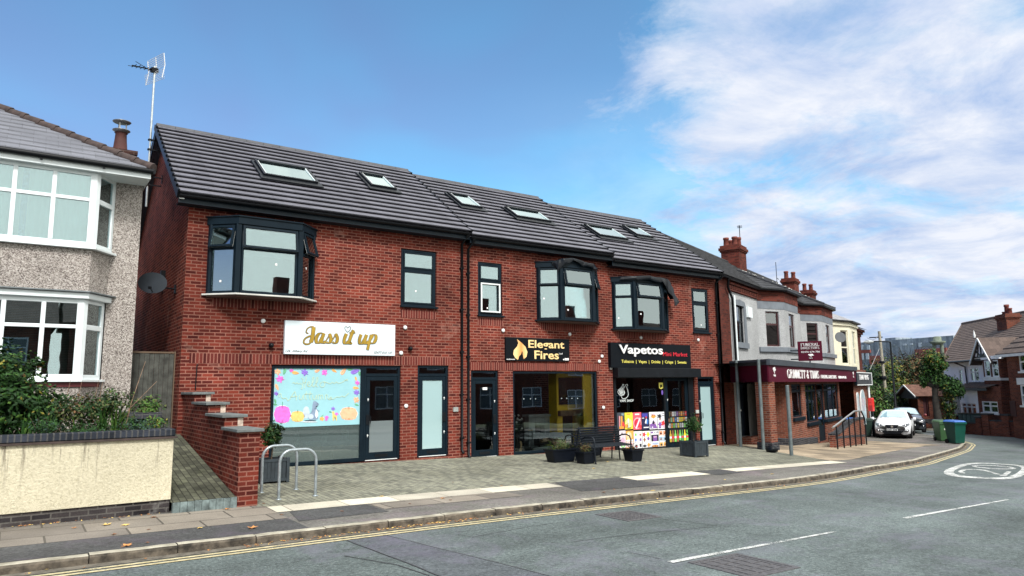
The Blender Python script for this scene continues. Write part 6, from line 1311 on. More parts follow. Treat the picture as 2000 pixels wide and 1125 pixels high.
LV = [((132, 1093), 0, 1.2), ((160, 1090), 0, .8), ((247, 1068), 0, 1.3), ((208, 1027), 1, 1.4), ((244, 1028), 1, 1.1), ((222, 1046), 2, .8), ((290, 1036), 2, .5), ((145, 1033), 0, .7), ((85, 1023), 0, .9), ((40, 1029), 0, .7), ((300, 1012), 2, .9), ((443, 996), 0, 1), ((493, 1033), 0, 1.4), ((390, 1033), 1, .8), ((210, 1094), 0, 1.4), ((460, 1065), 1, 1.5), ((475, 1058), 2, 1.3), ((288, 1062), 2, .6), ((515, 985), 2, .5), ((550, 1007), 2, .7),
      ((668, 1000), 2, .6), ((775, 1025), 0, .8), ((785, 1022), 2, 1.1), ((800, 985), 2, .5), ((745, 971), 1, .8), ((865, 975), 0, 1), ((880, 978), 2, .6), ((980, 950), 0, .7), ((885, 943), 2, .5), ((1075, 935), 2, .7), ((1292, 968), 0, 1.4), ((1200, 957), 0, .6), ((1180, 963), 2, .9), ((1160, 916), 1, 1), ((1187, 903), 1, .9), ((1262, 903), 2, .7), ((1275, 960), 1, .9), ((1240, 905), 2, .5), ((1416, 938), 1, .6), ((1508, 927), 1, .8), ((1250, 966), 1, .7), ((1432, 940), 0, .5), ((905, 1010), 0, .6), ((1015, 1005), 1, .6), ((1340, 960), 1, .5), ((1460, 958), 0, .5), ((1310, 862+40), 2, .5)]
rr = random.Random(8); where = ('on the footway flags', 'on the tarmac near the kerb')
for k, (pp, mi, s) in enumerate(LV):
    p = hit(*pp, 0); road = p.y < ky(p.x); z = G(p.x, p.y)+(-.094 if road else .008); p2 = hit(*pp, -.1) if road else p
    o = leaf_obj(p2.x, p2.y, z, .055*s*(1.25), mi, rr.uniform(0, 6)); tag(o, '%s fallen leaf lying %s' % (('orange', 'yellow', 'dark brown')[mi], 'in the road gutter' if road else 'on the pavement'), 'fallen leaf', '%s fallen leaves %s' % (('orange', 'yellow', 'dark brown')[mi], 'in the road gutter' if road else 'on the pavement'))
b_ = MB(); rr = random.Random(77)
for k in range(520):
    x = rr.choice((rr.uniform(2.5, 4.5), rr.uniform(4, 12), rr.uniform(4.6, 6.0), rr.uniform(-1, 20), rr.uniform(20, 38))); y = ky(x)-abs(rr.gauss(0, .07))-.01; s = rr.uniform(.008, .028); a = rr.uniform(0, 6.28); z = G(x, y)-.093
    b_.add([(x+s*math.cos(a+q*2.1), y+s*math.sin(a+q*2.1), z+rr.uniform(.001, .015)) for q in range(3)], [(0, 1, 2)], rr.randrange(3))
for k in range(260):
    x = rr.uniform(-6, 2.0); y = -4.67-abs(rr.gauss(0, .05)); s = rr.uniform(.008, .03); a = rr.uniform(0, 6.28); z = G(x, y)+.008
    b_.add([(x+s*math.cos(a+q*2.1), y+s*math.sin(a+q*2.1), z+rr.uniform(.001, .015)) for q in range(3)], [(0, 1, 2)], rr.randrange(3))
tag(b_.build('leaf_litter', LEAFM), 'crumbled leaf litter along the kerb and wall foot', 'leaf litter', kind='stuff')
# ---------------------------------------------------------------- funeral directors' building, turned 20 degrees with the road
A20 = R(20); PF = (20.75, -2.0); MF = frame(PF, A20); un = (-math.sin(A20), math.cos(A20))
def S(px, py, n): return vpl(px, py, (PF[0]+un[0]*n, PF[1]+un[1]*n), A20)
def WF(s, n): p = MF @ Vector((s, n, 0)); return p.x, p.y
def gF(s, n): return G(*WF(s, n))
def local(root_off, ang, z=0): return dict(loc=(root_off[0], root_off[1], z), rz=ang)
GREYR = pebble('grey render', [(0, (.26, .27, .275)), (.4, (.36, .37, .38)), (.8, (.43, .44, .45)), (1, (.50, .51, .52))], 60); GREYT = mt('grey painted trim', (.14, .16, .185), .7, var=.15)
BROLD = brickmat('orange red brick', (.24, .068, .038), (.15, .042, .028), (.24, .155, .12), stain=.25); BRDK = brickmat('aged dark red brick', (.17, .036, .024), (.10, .024, .018), (.10, .05, .04), stain=.3)
MARF = mt('maroon window frame', (.045, .012, .014), .45, var=.1); DTILE = tilemat('weathered dark tile', (.024, .025, .028), .30, .24, .9); GLD = glassmat('dark glass', (.55, .6, .6), refl=.12)
LICH = mt('lichen', (.55, .55, .50), .95, var=.2); TC = mt('terracotta', (.15, .036, .024), .85, var=.25, scale=8); CREAMP = mt('cream painted brick', (.66, .63, .49), .8, var=.1, bump=.3)
fb = thing('funeral_directors_building', 'grey rendered building with two upper bays over a brick shopfront', 'building', (PF[0], PF[1], -.5), A20)
EAV = 5.98; NW = 2.07
sA, s0_ = S(1405, 600, NW)[0], S(1424, 600, NW)[0]; b1a = S(1479, 600, NW)[0]; b1f0, b1f1 = S(1531, 600, 1.3)[0], S(1557, 600, 1.3)[0]; b1b = b1f1+1.2
b2f0, b2f1 = S(1603, 610, 1.3)[0], S(1625, 620, 1.3)[0]; b2a = b2f0-1.25; b2b = b2f1+1.2; SE = b2b+.6
b_ = MB(MF); sw0, sw1 = S(1437, 630, NW)[0], S(1453, 630, NW)[0]; swz0, swz1 = S(1454, 670, NW)[1], S(1437, 593, NW)[1]
dz0, dz1 = gF(s0_+2, NW)+.32, 1.97; d0, d1 = S(1443, 800, NW)[0]+.1, S(1472, 800, NW)[0]-.1
wall_holes(b_, s0_, b1a+.02, -1.2, 5.50, [(sw0, sw1, swz0, swz1), (d0, d1, dz0, dz1)], NW, .14); b_.quad((b1b, NW, -1.2), (b2a, NW, -1.2), (b2a, NW, 5.5), (b1b, NW, 5.5)); b_.quad((b2b, NW, -1.2), (SE, NW, -1.2), (SE, NW, 5.5), (b2b, NW, 5.5)); b_.quad((b1a, NW, -1.2), (b2b, NW, -1.2), (b2b, NW, 2.6), (b1a, NW, 2.6))
b_.box(s0_, SE, NW-.03, NW+.1, 5.50, EAV, 1); b_.quad((sA, NW-.02, -.8), (s0_-.002, NW-.02, -.8), (s0_-.002, NW-.02, EAV), (sA, NW-.02, EAV), 2); b_.quad((s0_-.002, NW-.02, -.8), (s0_-.002, NW+.1, -.8), (s0_-.002, NW+.1, 5.5), (s0_-.002, NW-.02, 5.5), 2)
b_.quad((SE, NW, -1.4), (SE, 10, -1.4), (SE, 10, EAV), (SE, NW, EAV), 1); b_.quad((SE, 10, -1.4), (3.8, 10, -1.4), (3.8, 10, EAV), (SE, 10, EAV), 1)
fw_ = b_.build('wall', [GREYR, BRDK, BRDK], fb)
b_ = MB(MF)
for k in range(int((SE-s0_)/.24)):
    a = s0_+k*.24
    if b1a-.1 < a < b1b or b2a-.1 < a < b2b: continue
    b_.box(a, a+.11, NW-.075, NW-.03, 5.60, 5.72)
b_.box(s0_, b1a-.05, NW-.07, NW-.031, 5.52, 5.58); b_.box(s0_, b1a-.05, NW-.10, NW-.031, 5.76, 5.84); b_.build('dentil_band', BRDK, fb)
# slit window with rounded grey surround, white alarm box
b_ = MB(MF); b_.box(sw0, sw0+.06, NW+.05, NW+.1, swz0, swz1); b_.box(sw1-.06, sw1, NW+.05, NW+.1, swz0, swz1); b_.box(sw0, sw1, NW+.05, NW+.1, (swz0+swz1)/2+.05, (swz0+swz1)/2+.11); so2 = b_.build('window', BLKM, fb); pane(so2, MF, sw0+.06, sw1-.06, swz0, swz1, NW+.09, GLD)
b_ = MB(MF); b_.box(sw0-.12, sw0-.001, NW-.04, NW-.001, swz0, swz1-.05); b_.box(sw1+.001, sw1+.26, NW-.04, NW-.001, swz0, swz1-.05); b_.prism([(sw0-.12, swz1-.048), (sw1+.26, swz1-.048), (sw1+.12, swz1+.14), ((sw0+sw1)/2, swz1+.2), (sw0+.0, swz1+.14)], 'y', NW-.04, NW-.002); b_.box(sw0-.25, sw1+.30, NW-.09, NW-.001, swz0-.22, swz0-.002); b_.build('window_surround', GREYT, fb)
b_ = MB(MF); a, z_ = S(1455.5, 609, NW); c, z2_ = S(1465, 609, NW); b_.box(a+.1, c, NW-.10, NW-.001, S(1460, 620, NW)[1], S(1460, 600, NW)[1]); b_.build('alarm_box', UPVC, fb)
def fbay(a, f0, f1, e_, lab, nf=1.3):
    """masonry bay: canted left side, front, canted right side"""
    z0, z1 = 2.62, EAV-.02; zs, zh = 3.50, 5.02; pts = [(a, NW), (f0, nf), (f1, nf), (e_, NW)]; o = None
    g = MB(); fr = []
    for i in range(3):
        P, Q = pts[i], pts[i+1]; pw, qw = MF @ Vector((*P, 0)), MF @ Vector((*Q, 0)); ang = math.atan2(qw.y-pw.y, qw.x-pw.x); l = (qw-pw).length; M = Matrix.Translation((pw.x, pw.y, 0)) @ Matrix.Rotation(ang, 4, 'Z')
        hw = .39 if i != 1 else min(.5, l*.28); mid = l/2+(.05 if i == 0 else 0); g.M = M
        wall_holes(g, 0, l, z0, 5.12, [(mid-hw, mid+hw, zs, zh)], 0, .14, 0); g.box(-.0, l, -.012, .1, 5.122, 5.46, 1); g.box(-.0, l, -.03, .1, 5.462, z1, 2)
        g.box(-.05, l+.05, -.10, .02, 3.26, 3.46, 1); fr.append((M, mid, hw))
    g.M = MF; g.poly([(a, NW, z1), (f0, nf, z1), (f1, nf, z1), (e_, NW, z1)]); o = g.build('bay', [GREYR, GREYT, BRDK], fb); o['label'] = lab
    for M, mid, hw in fr:
        h = MB(M); t_ = .07; h.box(mid-hw, mid-hw+t_, .06, .12, zs, zh); h.box(mid+hw-t_, mid+hw, .06, .12, zs, zh); h.box(mid-hw+t_, mid+hw-t_, .06, .12, zs, zs+t_); h.box(mid-hw+t_, mid+hw-t_, .06, .12, zh-t_, zh); h.box(mid-hw+t_, mid+hw-t_, .06, .12, 4.42, 4.50)
        h.build('window_frame', MARF, o); h = MB(M); h.box(mid-hw+t_, mid+hw-t_, .085, .092, zs+t_, zh-t_); h.build('pane', GLD, o)
        h = MB(M); h.add([(mid-hw*.5, .20, zs), (mid+hw*.2, .24, zs), (mid+hw*.1, .22, 4.2), (mid-hw*.15, .2, 4.35)], [(0, 1, 2, 3)]); h.add([(mid+hw*.3, .20, zs), (mid+hw*.9, .24, zs), (mid+hw*.95, .22, 4.4), (mid+hw*.3, .2, 4.3)], [(0, 1, 2, 3)]); h.build('net_curtain', CURT, o)
    return o
fbay(b1a, b1f0, b1f1, b1b, 'left upper bay of grey render'); fbay(b2a, b2f0, b2f1, b2b, 'right upper bay of grey render')
room(fb, *(0, 0, 0, 0, 0, 0), DK3) if False else None
b_ = MB(MF); b_.quad((s0_+.1, 5, 2.6), (SE-.1, 5, 2.6), (SE-.1, 5, 5.9), (s0_+.1, 5, 5.9)); b_.quad((s0_+.1, NW+.15, 5.8), (s0_+.1, 5, 5.8), (SE-.1, 5, 5.8), (SE-.1, NW+.15, 5.8)); b_.quad((s0_+.1, NW+.15, 2.62), (SE-.1, NW+.15, 2.62), (SE-.1, 5, 2.62), (s0_+.1, 5, 2.62)); b_.build('interior_room', PLASD, fb)
# roof
def froof(mb, n, s_lo, s_hi, n0, z0, n1, z1):
    for k in range(n):
        a, c = k/n, (k+1)/n; na, nc = n0+(n1-n0)*a, n0+(n1-n0)*c; za, zc = z0+(z1-z0)*a, z0+(z1-z0)*c; la, lc = s_lo(na), s_lo(nc); ha, hc = s_hi(na), s_hi(nc)
        mb.quad((la, na, za+.06), (ha, na, za+.06), (hc, nc, zc), (lc, nc, zc)); mb.quad((la, na, za-.01), (ha, na, za-.01), (ha, na, za+.06), (la, na, za+.06))
RN, RZ = 5.0, 8.2; lo = lambda n: .364*n+.42; RE = 27.5
r = MB(MF); froof(r, 13, lo, lambda n: SE+.25+(n-1.8)*.35, 1.80, EAV+.02, RN, RZ); r.quad((SE+1.4, RN, RZ), (lo(RN), RN, RZ), (lo(10)+.3, 10.2, 5.2), (SE+1.4, 10.2, 5.2))
for (a, f0, f1, e_) in ((b1a, b1f0, b1f1, b1b), (b2a, b2f0, b2f1, b2b)):
    o = .20; pts = [(a-.3, NW-.1), (f0-.08, 1.3-o), (f1+.08, 1.3-o), (e_+.3, NW-.1)]; m0, m1 = (f0+f1)/2-.3, (f0+f1)/2+.3; an = 3.5; zt = EAV+.03+(an-1.8)*(RZ-EAV)/(RN-1.8)
    apx = [(m0, an, zt), (m1, an, zt)]; K = 7
    def strip(P, Q, T0, T1):
        for k in range(K):
            t0, t1 = k/K, (k+1)/K; f = lambda A_, B_, t: tuple(A_[i]+(B_[i]-A_[i])*t for i in range(3)); up = (0, 0, .03)
            a0, b0, a1, b1 = f(P, T0, t0), f(Q, T1, t0), f(P, T0, t1), f(Q, T1, t1); a0u, b0u = (a0[0], a0[1], a0[2]+.03), (b0[0], b0[1], b0[2]+.03)
            r.quad(a0u, b0u, b1, a1); r.quad(a0, b0, b0u, a0u)
    E_ = [(p[0], p[1], EAV+.03) for p in pts]; strip(E_[0], E_[1], apx[0], apx[0]); strip(E_[1], E_[2], apx[0], apx[1]); strip(E_[2], E_[3], apx[1], apx[1])
r.build('roof', DTILE, fb)
b_ = MB(MF); b_.tube([(lo(RN), RN, RZ), (SE+1.4, RN, RZ)], .11, 8)
for (f0, f1) in ((b1f0, b1f1), (b2f0, b2f1)):
    an = 3.5; zt = EAV+.05+(an-1.8)*(RZ-EAV)/(RN-1.8); b_.tube([(f0-.08, 1.12, EAV+.05), ((f0+f1)/2-.3, an, zt)], .09, 8); b_.tube([(f1+.08, 1.12, EAV+.05), ((f0+f1)/2+.3, an, zt)], .09, 8)
b_.build('ridge_tiles', DTILE, fb)
b_ = MB(MF); rr = random.Random(5)
for k in range(46):
    t = rr.random(); f0, f1 = ((b1f0, b1f1), (b2f0, b2f1))[k % 2 if k > 20 else 0]; side = rr.random() < .5; an = 3.5; zt = EAV+.14+(an-1.8)*(RZ-EAV)/(RN-1.8); x0_ = f0-.08 if side else f1+.08; x1_ = (f0+f1)/2+(-.3 if side else .3)
    p = (x0_+(x1_-x0_)*t+rr.uniform(-.12, .12), 1.12+(an-1.12)*t, EAV+.13+(zt-EAV-.13)*t); s = rr.uniform(.02, .06); b_.lathe([(s, 0), (s*.6, .02), (0, .03)], p, 6)
b_.build('lichen_spots', LICH, fb)
b_ = MB(MF); z = EAV-.02; path_ = [(sA, NW-.18, z), (b1a-.25, NW-.18, z), (b1f0-.05, 1.3-.16, z), (b1f1+.05, 1.3-.16, z), (b1b+.2, NW-.18, z), (b2a-.2, NW-.18, z), (b2f0-.05, 1.3-.16, z), (b2f1+.05, 1.3-.16, z), (b2b+.3, NW-.18, z), (SE, NW-.18, z)]; b_.tube(path_, .065, 8, smooth=False); b_.build('gutter', BLK, fb)
b_ = MB(MF); pA = S(1432, 600, NW-.1)[0]; b_.tube([(pA-.7, NW-.2, 5.9), (pA-.6, NW-.12, 5.6), (pA-.05, NW-.10, 5.2), (pA, NW-.10, 2.75)], .05, 8); b_.build('downpipe', BLK, fb); b_ = MB(MF); b_.tube([(pA+.28, NW-.08, 5.35), (pA+.28, NW-.08, 2.75)], .04, 8); b_.build('downpipe', UPVC, fb)
def chimney(parent, M, s, n, w_, d, z0, z1, pots, mat=None):
    g = MB(M); g.box(s-w_/2, s+w_/2, n-d/2, n+d/2, z0, z1-.35); g.box(s-w_/2-.05, s+w_/2+.05, n-d/2-.05, n+d/2+.05, z1-.35, z1-.27); g.box(s-w_/2-.10, s+w_/2+.10, n-d/2-.10, n+d/2+.10, z1-.27, z1-.13); g.box(s-w_/2-.04, s+w_/2+.04, n-d/2-.04, n+d/2+.04, z1-.13, z1); co = g.build('chimney', mat or BRDK, parent)
    for (ds, dn, h) in pots: p_ = MB(M); p_.lathe([(.15, 0), (.13, h*.75), (.16, h*.8), (.15, h), (.11, h)], (s+ds, n+dn, z1), 12); p_.build('pot', TC, co)
cs, cz = S(1432, 482, 4.8); chimney(fb, MF, cs, 4.8, 1.2, .95, 7.2, cz, [(-.35, .25, .45), (-.35, -.2, .45), (.3, .25, .42), (.3, -.2, .52)])
cs2, cz2 = S(1543, 545, 5.0); chimney(fb, MF, cs2, 5.0, 1.2, .8, 7.2, cz2, [(-.35, .15, .5), (.3, -.15, .5)]); cs3, cz3 = S(1578, 568, 5.0); chimney(fb, MF, cs3, 5.0, 1.2, .8, 6.4, cz3, [(-.35, .15, .5), (.3, -.15, .5)])
p = MF @ Vector((cs+.6, 4.6, 0)); t = thing('aerial_mast', 'thin mast with a small aerial on the big double chimney', 'aerial', (p.x, p.y, cz)); b_ = MB(); b_.tube([(p.x, p.y, cz-1.6), (p.x, p.y, cz+1.25)], .02, 6); b_.build('mast', BLKM, t)
b_ = MB(); z = cz+1.15; b_.beam((p.x-.25, p.y-.2, z), (p.x+.3, p.y+.2, z), .02, .02); [b_.beam((p.x-.25+k*.11+.08, p.y-.2+k*.08-.1, z), (p.x-.25+k*.11-.08, p.y-.2+k*.08+.1, z), .012, .012) for k in range(5)]; b_.build('elements', BLKM, t)
ps, pz = S(1515, 512, 5.0); p = MF @ Vector((ps, 5, 0)); t = thing('aerial_mast', 'bare thin mast on the roof between the chimneys', 'aerial', (p.x, p.y, RZ)); b_ = MB(); b_.tube([(p.x, p.y, RZ-.1), (p.x, p.y, pz)], .02, 6); b_.build('mast', BLKM, t); b_ = MB(); b_.beam((p.x, p.y, RZ+.35), (p.x+.5, p.y+.2, RZ+.33), .03, .03); b_.build('bracket', BLKM, t)

# ground floor front
c0, cz_ = 3.71, 0; NF = .35; wE = S(1642, 800, NF)[0]
w0, w1 = S(1547.5, 790, NF)[0], S(1567, 790, NF)[0]; wz0, wz1 = S(1557, 815, NF)[1], 1.86
q0, q1 = S(1574, 790, NF)[0], S(1639, 790, NF)[0]; qz0, qz1 = S(1577, 826, NF)[1], 1.86
dr0, dr1 = S(1597, 800, NF)[0], S(1611, 800, NF)[0]
b_ = MB(MF); wall_holes(b_, c0, wE, -1.4, 1.95, [(w0, w1, wz0, wz1), (q0, dr0, qz0, qz1), (dr0, dr1, gF(7.5, NF)-.02, qz1), (dr1, q1, qz0, qz1)], NF, .14, 0)
dx_ = S(1475, 800, NW)[0]; b_.quad((c0, 1.05, -1.4), (c0, NF, -1.4), (c0, NF, 1.95), (c0, 1.05, 1.95)); b_.quad((dx_, NW, -1.4), (c0, 1.05, -1.4), (c0, 1.05, 1.95), (dx_, NW, 1.95)); b_.quad((wE, NF, -1.6), (wE, NW, -1.6), (wE, NW, 1.95), (wE, NF, 1.95)); b_.quad((wE, NW-.02, -1.6), (17.2, NW-.02, -1.6), (17.2, NW-.02, 1.95), (wE, NW-.02, 1.95))
b_.build('front_wall', BROLD, fb)
b_ = MB(MF)
n = 18
for i in range(n):
    a, c = c0-.0+(wE-c0)*i/n, c0+(wE-c0)*(i+1)/n
    if a < dr1 and c > dr0: continue
    za, zc = gF(a, NF), gF(c, NF); 
    b_.add([(a, NF-.03, za-.2), (c, NF-.03, zc-.2), (c, NF-.03, zc+.24), (a, NF-.03, za+.24), (a, NF-.001, za+.27), (c, NF-.001, zc+.27)], [(0, 1, 2, 3), (3, 2, 5, 4)])
for i in range(2): a, c = NF+.35*i, NF+.35*(i+1); b_.add([(c0-.03, c, gF(c0, c)-.2), (c0-.03, a, gF(c0, a)-.2), (c0-.03, a, gF(c0, a)+.24), (c0-.03, c, gF(c0, c)+.24), (c0-.001, a, gF(c0, a)+.27), (c0-.001, c, gF(c0, c)+.27)], [(0, 1, 2, 3), (3, 2, 4, 5)])
b_.build('plinth', BLUEB, fb)
PM = Matrix.Translation((20.98, -1.62, 0)) @ Matrix.Rotation(R(6), 4, 'Z'); zp = G(20.98, -1.7)
b_ = MB(PM); b_.box(-.20, .22, -.26, .22, zp+.26, 1.95); b_.build('porch_pillar', BROLD, fb); b_ = MB(PM); b_.box(-.235, .255, -.295, .25, zp-.1, zp+.258); b_.build('pillar_plinth', BLUEB, fb)
# front door of the left recess
b_ = MB(MF); b_.box(d0, d0+.07, NW+.04, NW+.12, dz0, dz1); b_.box(d1-.07, d1, NW+.04, NW+.12, dz0, dz1); b_.box(d0+.07, d1-.07, NW+.04, NW+.12, dz1-.07, dz1); b_.build('door_frame', NAVY, fb); b_ = MB(MF); b_.box(d0+.075, d1-.075, NW+.06, NW+.10, dz0+.01, dz1-.075)
for zz_ in (dz0+.2, dz0+1.15): b_.box(d0+.25, (d0+d1)/2-.06, NW+.05, NW+.06, zz_, zz_+.75); b_.box((d0+d1)/2+.06, d1-.25, NW+.05, NW+.06, zz_, zz_+.75)
do = b_.build('door', mt('dark blue door', (.012, .018, .032), .5), fb, bevel=.003); b_ = MB(MF); b_.lathe([(.035, -.06), (.035, -.001)], (d0+.2, NW+.06, dz0+1.0), 10, axis='y'); b_.build('handle', WHITE, do)
b_ = MB(MF); zz_ = dz0; [b_.box(d0-.25-.1*k, d1+.35, NW-.45-.35*k, NW-.001, zz_-.17*(k+1), zz_-.17*k-.01) for k in range(2)]; b_.build('steps', BROLD, fb)
# windows of the shopfront
def barwin(a, c, z0, z1, mull, tz, nm, y=NF+.05):
    g = MB(MF); t_ = .06; g.box(a, a+t_, y, y+.07, z0, z1); g.box(c-t_, c, y, y+.07, z0, z1); g.box(a+t_, c-t_, y, y+.07, z0, z0+t_); g.box(a+t_, c-t_, y, y+.07, z1-t_, z1); g.box(a+t_, c-t_, y, y+.07, tz-.04, tz+.04)
    for k in range(1, mull): x = a+(c-a)*k/mull; g.box(x-.035, x+.035, y-.005, y+.07, z0+t_, z1-t_)
    o = g.build(nm, NAVY, fb, bevel=.003); pane(o, MF, a+t_, c-t_, z0+t_, tz-.04, y+.03, GLS); pane(o, MF, a+t_, c-t_, tz+.04, z1-t_, y+.03, GLS); g = MB(MF); g.box(a-.06, c+.06, y-.14, y+.02, z0-.14, z0-.002); g.build('sill', NAVY, o, bevel=.004); return o
tz_ = S(1606, 762, NF)[1]
barwin(w0, w1, wz0, wz1, 1, tz_, 'window'); barwin(q0, dr0, qz0, qz1, 3, tz_, 'shop_window'); barwin(dr1, q1, qz0, qz1, 3, tz_, 'shop_window')
dzb = gF((dr0+dr1)/2, NF); b_ = MB(MF); y = NF+.05
b_.box(dr0, dr0+.07, y, y+.07, dzb, qz1); b_.box(dr1-.07, dr1, y, y+.07, dzb, qz1); b_.box(dr0+.07, dr1-.07, y, y+.07, tz_-.05, tz_+.03); b_.box(dr0+.07, dr1-.07, y, y+.07, qz1-.06, qz1); b_.box(dr0+.07, dr1-.07, y+.01, y+.06, dzb+.02, dzb+.75); b_.box(dr0+.07, dr0+.16, y+.01, y+.06, dzb+.75, tz_-.05); b_.box(dr1-.16, dr1-.07, y+.01, y+.06, dzb+.75, tz_-.05)
do = b_.build('shop_door', NAVY, fb); pane(do, MF, dr0+.16, dr1-.16, dzb+.75, tz_-.05, y+.03, GLS)
b_ = MB(MF); b_.box(dr0+.2, dr1-.25, y+.25, y+.5, dzb+.75, dzb+1.55); b_.build('red_leaflet_stand', mt('red box', (.45, .03, .04), .5), fb)
b_ = MB(MF); rr = random.Random(6)
for k in range(9): x = q0+.3+(q1-q0-.6)*k/8; s = rr.uniform(.12, .26); b_.lathe([(s*.5, 0), (s, s*.8), (s*.7, s*1.9), (0, s*2.3)], (x, NF+.5, qz0+.05+rr.random()*.3), 8, k % 2)
b_.build('window_display', [mt('white flowers', (.5, .52, .5), .9, var=.4, scale=14), mt('teal vase', (.10, .2, .22), .4)], fb)
b_ = MB(MF); b_.quad((c0+.1, 1.9, -1), (wE-.1, 1.9, -1), (wE-.1, 1.9, 1.9), (c0+.1, 1.9, 1.9)); b_.quad((c0+.1, NF+.15, 1.9), (c0+.1, 1.9, 1.9), (wE-.1, 1.9, 1.9), (wE-.1, NF+.15, 1.9)); b_.build('back_wall', PLASD, fb)
# roof of the front part and the fascia
b_ = MB(MF); b_.quad((.05, .05, 2.62), (16.6, .05, 2.62), (16.6, NW, 2.62), (.4, NW, 2.62)); b_.quad((.05, .05, 1.96), (.4, NW, 1.96), (16.6, NW, 1.96), (16.6, .05, 1.96)); b_.build('flat_roof', FASC, fb)
sign = thing('fascia_sign', 'long maroon fascia with white serif lettering over the brick shopfront', 'shop sign', (PF[0], PF[1], 1.95), A20)
b_ = MB(MF); b_.box(0, 16.55, 0, .05, 1.95, 2.52); b_.box(16.40, 16.6, -.02, .05, 1.80, 2.5, 1)
rl = MF.inverted() @ Vector((21.32, .02, 0)); b_.add([(0, .0, 1.95), (rl.x, rl.y, 1.95), (rl.x, rl.y, 2.52), (0, 0, 2.52)], [(0, 3, 2, 1)]); b_.build('face', [MAR, NAVY], sign)
b_ = MB(MF); b_.box(-.03, 16.6, -.06, .05, 2.523, 2.72); b_.add([(-.03, -.06, 2.523), (rl.x-.05, rl.y, 2.523), (rl.x-.05, rl.y, 2.72), (-.03, -.06, 2.72)], [(0, 3, 2, 1)]); b_.build('capping', mt('dark grey capping', (.04, .05, .062), .5), sign)
# serif letters: strokes on a 0..1 grid, heavy stems, thin bars
SER = {'G': ([((.95, .85), (.6, 1), (.2, .85), (.08, .5), (.2, .12), (.6, 0), (.9, .1)), ((.85, .45), (.85, .05))], 1), 'R': ([((.2, 0), (.2, 1)), ((.2, 1), (.65, .98), (.8, .75), (.62, .52), (.2, .5)), ((.5, .5), (.95, 0))], 0), 'I': ([((.5, 0), (.5, 1)), ((.25, 0), (.75, 0)), ((.25, 1), (.75, 1))], 0),
       'M': ([((.1, 0), (.1, 1)), ((.1, 1), (.5, .1)), ((.5, .1), (.88, 1)), ((.88, 1), (.88, 0)), ((0, 0), (.22, 0)), ((.75, 0), (1, 0))], 0), 'E': ([((.2, 0), (.2, 1)), ((.05, 1), (.9, 1)), ((.2, .52), (.7, .52)), ((.05, 0), (.92, 0)), ((.9, 1), (.9, .8)), ((.92, 0), (.92, .2))], 0), 'T': ([((.5, 0), (.5, 1)), ((.05, 1), (.95, 1)), ((.05, 1), (.05, .8)), ((.95, 1), (.95, .8)), ((.3, 0), (.7, 0))], 0),
       'S': ([((.85, .85), (.5, 1), (.18, .8), (.3, .55), (.7, .45), (.85, .2), (.5, 0), (.12, .15))], 1), '&': ([((.95, 0), (.3, .75), (.35, .98), (.6, .98), (.65, .75), (.15, .35), (.15, .08), (.5, 0), (.9, .4))], 1), 'F': ([((.2, 0), (.2, 1)), ((.05, 1), (.9, 1)), ((.2, .52), (.7, .52)), ((.9, 1), (.9, .8)), ((.05, 0), (.4, 0))], 0), 'U': ([((.15, 1), (.15, .3), (.5, 0), (.85, .3), (.85, 1)), ((0, 1), (.3, 1)), ((.7, 1), (1, 1))], 0),
       'N': ([((.12, 0), (.12, 1)), ((.12, 1), (.88, 0)), ((.88, 0), (.88, 1)), ((0, 0), (.25, 0)), ((.72, 1), (1, 1))], 0), 'A': ([((.05, 0), (.5, 1)), ((.5, 1), (.95, 0)), ((.25, .38), (.75, .38)), ((0, 0), (.2, 0)), ((.8, 0), (1, 0))], 0), 'L': ([((.2, 0), (.2, 1)), ((.05, 0), (.92, 0)), ((.92, 0), (.92, .25)), ((.05, 1), (.38, 1))], 0), 'D': ([((.15, 0), (.15, 1)), ((.05, 1), (.55, .98), (.92, .7), (.92, .3), (.55, .02), (.05, 0))], 0),
       'C': ([((.92, .82), (.6, 1), (.2, .85), (.08, .5), (.2, .12), (.6, 0), (.92, .15))], 1), 'O': ([((.5, 1), (.15, .82), (.08, .5), (.15, .15), (.5, 0), (.85, .15), (.92, .5), (.85, .82), (.5, 1))], 1)}
def serif(name, s, x0, x1, z0, z1, y, M, parent, wt=.22, mat=LETW):
    g = MB(M); n = sum(.62 if ch == 'I' else .55 if ch == ' ' else 1 for ch in s); u = (x1-x0)/n; x = x0; H = z1-z0
    for ch in s:
        wdt = u*(.62 if ch == 'I' else .55 if ch == ' ' else 1)
        if ch in SER:
            for P in SER[ch][0]:
                Q = [(x+p[0]*wdt*.86, z0+p[1]*H) for p in P]; ribbon(g, Q, y, lambda a, b, w_=u: w_*(.045+wt*.60*abs(b)**1.5*(.9 if abs(b) > .5 else .2)), 0, k=(4 if len(P) > 2 else 1), th=.02)
        x += wdt
    return g.build(name, mat, parent)
a, c = S(1537.5, 730, 0)[0], S(1600, 735, 0)[0]; serif('name_lettering', 'GRIMMETT & TIMMS', a, c, 2.09, 2.40, 0, MF, sign)
a, c = S(1603, 740, 0)[0], S(1634, 740, 0)[0]; serif('trade_lettering', 'FUNERAL DIRECTORS', a, c, 2.10, 2.24, 0, MF, sign)
a, c = S(1637, 740, 0)[0], S(1652, 740, 0)[0]; text('phone_lettering', '02476 674 786', a, c, 2.10, 2.22, 0, LETW, sign, MF, ext=.02)
